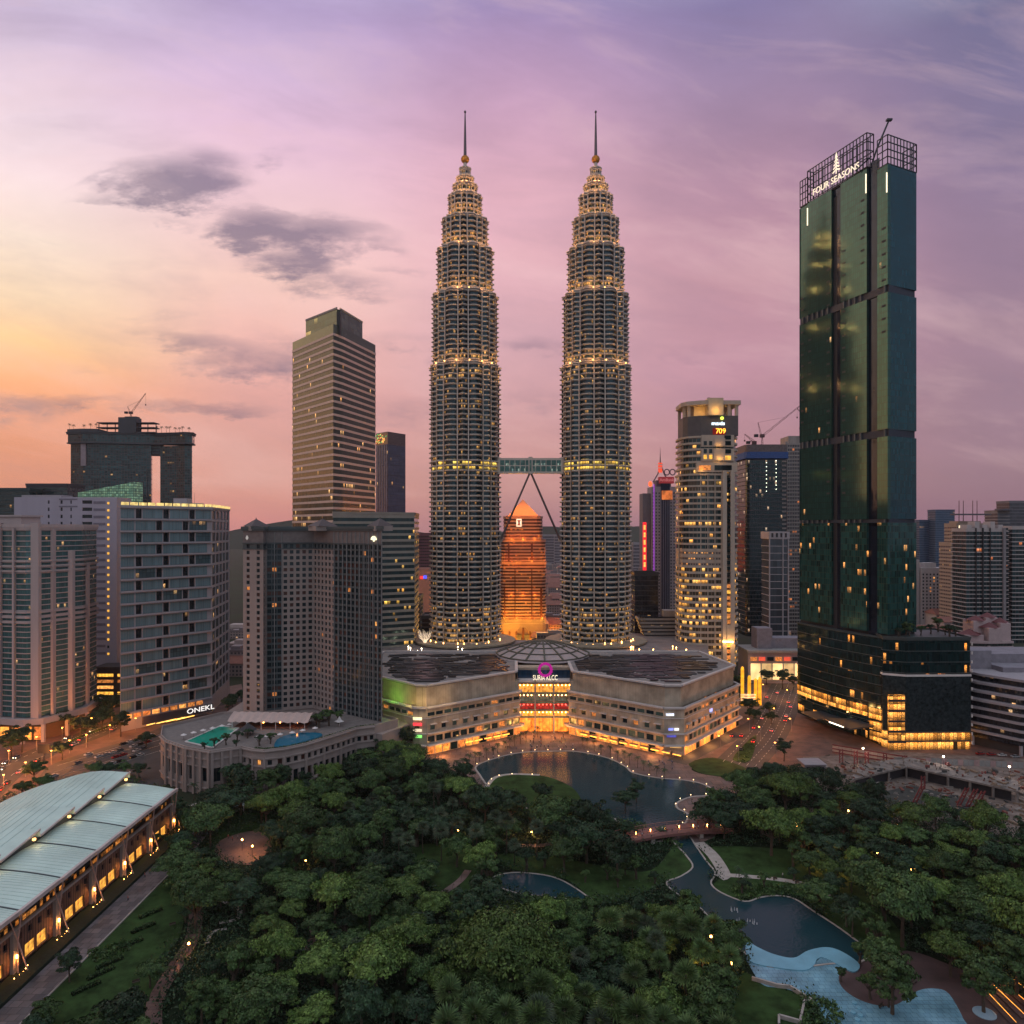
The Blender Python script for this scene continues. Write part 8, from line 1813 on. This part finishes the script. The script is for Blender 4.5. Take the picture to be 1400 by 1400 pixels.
for i, (px, py, kind) in enumerate([(1262, 1082, 0), (1268, 1066, 0), (1310, 1102, 1), (1322, 1104, 1), (1332, 1107, 1), (1345, 1075, 0), (1295, 1062, 0), (1250, 1098, 1), (1170, 1045, 0), (1185, 1047, 0), (1210, 1050, 0), (1235, 1052, 0), (1150, 1043, 0)]):
    t = thing('steel_prop', 'x', 'steel prop', (*G(px, py), .05), 'red steel props'); RP.append((t, 'prop', G(px, py), ['upright red steel prop', 'leaning red steel strut'][kind]))
    h = 7 if kind == 0 else 8
    for s in (-.8, .8): b = MB(); b.bar((s, 0, 0), (s+(4 if kind else 0), 0, h), .4); b.build('leg', red, t)
    b = MB()
    for k in range(5): z = k*h/5; sh = (4 if kind else 0); b.bar((-.8+sh*k/5, 0, z), (.8+sh*(k+1)/5, 0, z+h/5), .18)
    b.build('bracing', red, t)
rank_labels(RP, [('red striped hoarding', G(1200, 1040)), ('concrete deck edge', G(1300, 1100)), ('stack of pale panels', G(1190, 1062))])
t = thing('hoarding', 'long cream site hoarding with maroon stripes below the green tower podium', 'hoarding', (*G(1200, 1035), 0)); o1 = G(1200, 1035); A, B = G(1138, 1030), G(1266, 1052); d, n, l = wing(A, B)
if n.y > 0: A, B = B, A; d, n, l = wing(A, B)
for k in range(14):
    p_ = Vector(A)+d*(l*k/14+.1)-Vector(o1); q_ = Vector(A)+d*(l*(k+1)/14-.1)-Vector(o1); b = MB(); b.bar((p_.x, p_.y, 2.6), (q_.x, q_.y, 2.6), .3, 4.4); b.build('panel', mat('hoard_cream', (.40, .29, .23), .75, var=.2, vs=.8), t)
for z in (.9, 2.7, 4.7): b = MB(); p_ = Vector(A)-Vector(o1)+n*.25; q_ = Vector(B)-Vector(o1)+n*.25; b.bar((p_.x, p_.y, z), (q_.x, q_.y, z), .2, .55); b.build('stripe', red, t)
t = thing('site_fence', 'pale grey panel fence along the far side of the building site', 'fence', (*G(1350, 1042), 0)); o1 = G(1350, 1042); A, B = G(1266, 1044), G(1430, 1052)
for k in range(22):
    p_ = Vector(A).lerp(Vector(B), k/22)-Vector(o1); q_ = Vector(A).lerp(Vector(B), (k+.92)/22)-Vector(o1); b = MB(); b.bar((p_.x, p_.y, 1.5), (q_.x, q_.y, 1.5), .12, 3); b.build('panel', mat('fence_grey%d' % (k % 3 == 0), (.22+.1*(k % 3 == 0), .22, .22), .7, var=.2), t)
t = thing('screen_fence', 'ribbed grey screen standing against the lit bays of the green tower podium', 'fence', (*G(1245, 1022), 0)); 
for k in range(11): b = MB(); b.box(-8+k*1.5, -6.7+k*1.5, 0, .2, 0, 5.6); b.build('panel', mat('screen_grey', (.22, .20, .23), .6), t)
PN = []
for i, (px, py) in enumerate([(1172, 1063), (1186, 1067), (1200, 1061), (1180, 1057), (1196, 1071), (1210, 1066)]):
    t = thing('panel_stack', 'x', 'building panels', (*G(px, py), .05), 'stacked pale panels on the site', rz=.4); b = MB()
    for k in range(3): b.box(-2.2+k*.06, 2.2+k*.06, -1.5, 1.5, .3+k*.22, .46+k*.22)
    b.build('panel', mat('site_panel', (.42, .36, .33), .7, var=.15), t); b = MB(); b.box(-1.8, -1.4, -1.3, 1.3, 0, .3); b.box(1.4, 1.8, -1.3, 1.3, 0, .3); b.build('batten', M['tree_bark'], t); PN.append((t, 'pn', G(px, py), 'low stack of pale building panels'))
rank_labels(PN, [('red striped hoarding', G(1200, 1040))])
t = thing('site_office', 'small flat roofed site cabin of dark frames at the road end of the hoarding', 'cabin', (*G(1112, 1060), 0)); b = MB(); b.box(-4, 6, 0, 9, 0, 5); b.build('wall', mat('cabin_grey', (.20, .17, .18), .7, var=.2), t); b = MB(); b.box(-4.5, 6.5, -.6, 9.6, 5, 5.4); b.build('roof', mat('cabin_roof', (.30, .27, .29), .6, var=.1), t)
for k in range(3): b = MB(); b.box(-3.4+k*3.1, -1+k*3.1, -.1, 0, 1, 4); b.build('window', M['w_dark'], t)
for (x, y, e) in [(*G(1290, 1060), 1600), (*G(1180, 1048), 1500), (*G(1380, 1075), 1600)]:
    t = thing('work_light', f"site work light on a mast near the {'panel stacks' if x < 180 else 'far fence' if y < 345 else 'concrete deck'}", 'work light', (x, y, 0)); b = MB(); b.lathe([(.1, 0), (.08, 9)], 6); b.build('mast', M['dark'], t); b = MB(); b.box(-.4, .4, -.2, .2, 9, 9.5); b.build('lamp', M['lampw'], t); pointlight(t, (0, -.8, 8.6), e, (1, .75, .6), .4)
# junction hedge bowl and picnic shelter
t = thing('umbrella_shelter', 'dark umbrella shaped shelter at the lake corner by the lit flower bed', 'shelter', (*G(1048, 1062), 0)); b = MB(); b.lathe([(4.4, 3.2), (.3, 4.6)], 12); b.build('roof', mat('shelter_roof', (.03, .03, .035), .7), t); b = MB(); b.lathe([(.15, 0), (.15, 3.6)], 8); b.build('post', M['dark'], t)
t = thing('flower_bed', 'low planted bed strung with yellow lights near the road junction', 'flower bed', (*G(1020, 1060), 0)); b = MB(); b.box(-5, 5, -1.2, 1.2, 0, .4); b.build('kerb_stone', M['kerb'], t)
for k in range(14): b = MB(); b.lathe([(.05, 0), (.2, .15), (.05, .3)], 5); b.build('light', glow('bed_light', (.9, 1, .2), 5), t, loc=(-4.6+k*.7, .5*sin(k*2), .45))
# palms on the sky deck roof
for i, x in enumerate([-78, -73, -60, -52, -45, 30, 36, 42, 46, 53, 58, 62, 70]):
    o = tree('palm', -470+x, 906, .8); o.location.z = 239 if i > 4 else 242.5; o['label'] = 'roof palm on the lower bare end of the sky deck' if i > 4 else 'roof palm on the planted end of the sky deck by the roof storeys'; o['group'] = 'sky deck palms east' if i > 4 else 'sky deck palms west'; TREES.pop()

# loose material lying about the building site
b = MB(); rd = random.Random(14); SA = [G(*p) for p in [(1110, 1060), (1150, 1085), (1230, 1100), (1320, 1125), (1420, 1140), (1420, 1055), (1260, 1048), (1140, 1040)]]; k = 0
while k < 620:
    x = rd.uniform(140, 290); y = rd.uniform(290, 390)
    if not inside((x, y), SA): continue
    k += 1; a_ = rd.uniform(0, 3.1); z0 = 5.85 if inside((x-o_site[0], y-o_site[1]), Q_site) else .07; w_ = rd.choice([.3, .5, 2.4, 4, 1.2]); d_ = rd.choice([.2, .6, 1.2]); h_ = rd.uniform(.2, 1.1)
    b.box(x-w_/2, x+w_/2, y-d_/2, y+d_/2, z0, z0+h_, rd.choice([0, 0, 1, 2, 3]), rot=a_)
o = b.build('site_debris', [mat('debris_wood', (.20, .14, .10), .9), mat('debris_rust', (.16, .05, .035), .8), mat('debris_pale', (.22, .19, .17), .8), mat('debris_dark', (.05, .05, .05), .8)]); o['kind'] = 'stuff'
# loungers and parasols round the hotel pools
LG = []
for i, (x, y) in enumerate([(-158, 352), (-155, 356), (-152, 360), (-149, 364), (-146, 368), (-143, 371), (-121, 348), (-117, 350), (-112, 353), (-107, 356), (-103, 360), (-98, 364)]):
    t = thing('parasol', 'x', 'parasol', (x, y, 19.3), 'small parasols by the hotel pools'); b = MB(); b.lathe([(1.5, 2.2), (.1, 2.9)], 8); b.build('canopy', M['white'], t); b = MB(); b.lathe([(.05, 0), (.05, 2.3)], 5); b.build('pole', M['dark'], t); LG.append((t, 'p', (x, y), 'small white parasol'))
rank_labels(LG, [('rectangular green pool', (-150, 352)), ('curved blue pool', (-110, 348))])
b = MB(); rg = random.Random(3)
for k in range(2600):
    u = rg.random(); i = rg.randrange(5, 12); p = Vector(front[i]).lerp(Vector(front[i+1]), u); x, y = p.x+rg.uniform(.8, 3.2)*.2-.4, p.y+rg.uniform(1.2, 4)
    leaf(b, Vector((x-pc[0], y-pc[1], 19.4+rg.random()*1.1)), rg.uniform(.2, .4), rv())
o = b.build('planting', LM['mid'], POD); o['kind'] = 'stuff'
# stepping stones across the paddling pool
SS = []
for j, (px, py) in enumerate([(1168, 1372), (1174, 1379), (1166, 1385), (1176, 1389), (1172, 1395)]):
    b = MB(); b.lathe([(.75, 0), (.7, .3), (.05, .36)], 7); o = b.build('stepping_stone', M['wade2'], None, loc=(*G(px, py), .1)); tag(o, f"{['first','second','third','fourth','fifth'][j]} pale blue stepping stone from the top of the paddling pool row", 'stepping stone', 'stepping stones in the paddling pool')

# clipped hedge rows on the strip lawn
HR = []
for px, py in [(150, 1318), (138, 1332), (178, 1292), (196, 1270), (118, 1352), (206, 1250)]:
    t = thing('hedge', 'x', 'hedge', (*G(px, py), 0), 'clipped hedges on the strip lawn', rz=.9); b = MB(); rq = random.Random(px)
    for k in range(420): leaf(b, Vector((rq.uniform(-3.6, 3.6), rq.uniform(-.8, .8), rq.uniform(.1, 1.1))), rq.uniform(.14, .3), rv())
    b.build('foliage', LM['mid'], t); b = MB(); b.box(-3.5, 3.5, -.6, .6, 0, .7); b.build('stems', M['under'], t); HR.append((t, 'h', G(px, py), 'short clipped hedge row on the strip lawn'))
rank_labels(HR, [('brick convention hall', G(120, 1290)), ('brick footpath', G(225, 1300))])
BN = []
for px, py in [(186, 1345), (236, 1266), (1090, 1208), (1120, 1214), (1060, 1203), (610, 1222), (1316, 1336), (1250, 1345), (1205, 1378), (700, 1157), (760, 1158)]:
    t = thing('park_bench', 'x', 'bench', (*G(px, py), .1), 'park benches', rz=.6); b = MB(); b.box(-.9, .9, -.25, .25, .42, .5); b.build('seat', M['tree_bark'], t); b = MB(); b.box(-.9, .9, .2, .28, .5, .95); b.build('backrest', M['tree_bark'], t)
    for s in (-.75, .75): b = MB(); b.box(s-.05, s+.05, -.2, .2, 0, .42); b.build('leg', M['dark'], t)
    BN.append((t, 'b', G(px, py), 'dark wooden bench'))
rank_labels(BN)
# ------------------------------------------------------------------ evening haze: one even volume round everything
hm = bpy.data.materials.new('evening_haze'); hm.use_nodes = True; t_ = hm.node_tree
for n in list(t_.nodes): t_.nodes.remove(n)
pv = t_.nodes.new('ShaderNodeVolumePrincipled'); pv.inputs['Color'].default_value = (.92, .82, .86, 1); pv.inputs['Density'].default_value = .00003; pv.inputs['Anisotropy'].default_value = .3
ou = t_.nodes.new('ShaderNodeOutputMaterial'); t_.links.new(pv.outputs[0], ou.inputs['Volume'])
b = MB(); b.box(-5300, 5300, -650, 5600, -1.1, 480); o = b.build('haze', hm); o['kind'] = 'stuff'
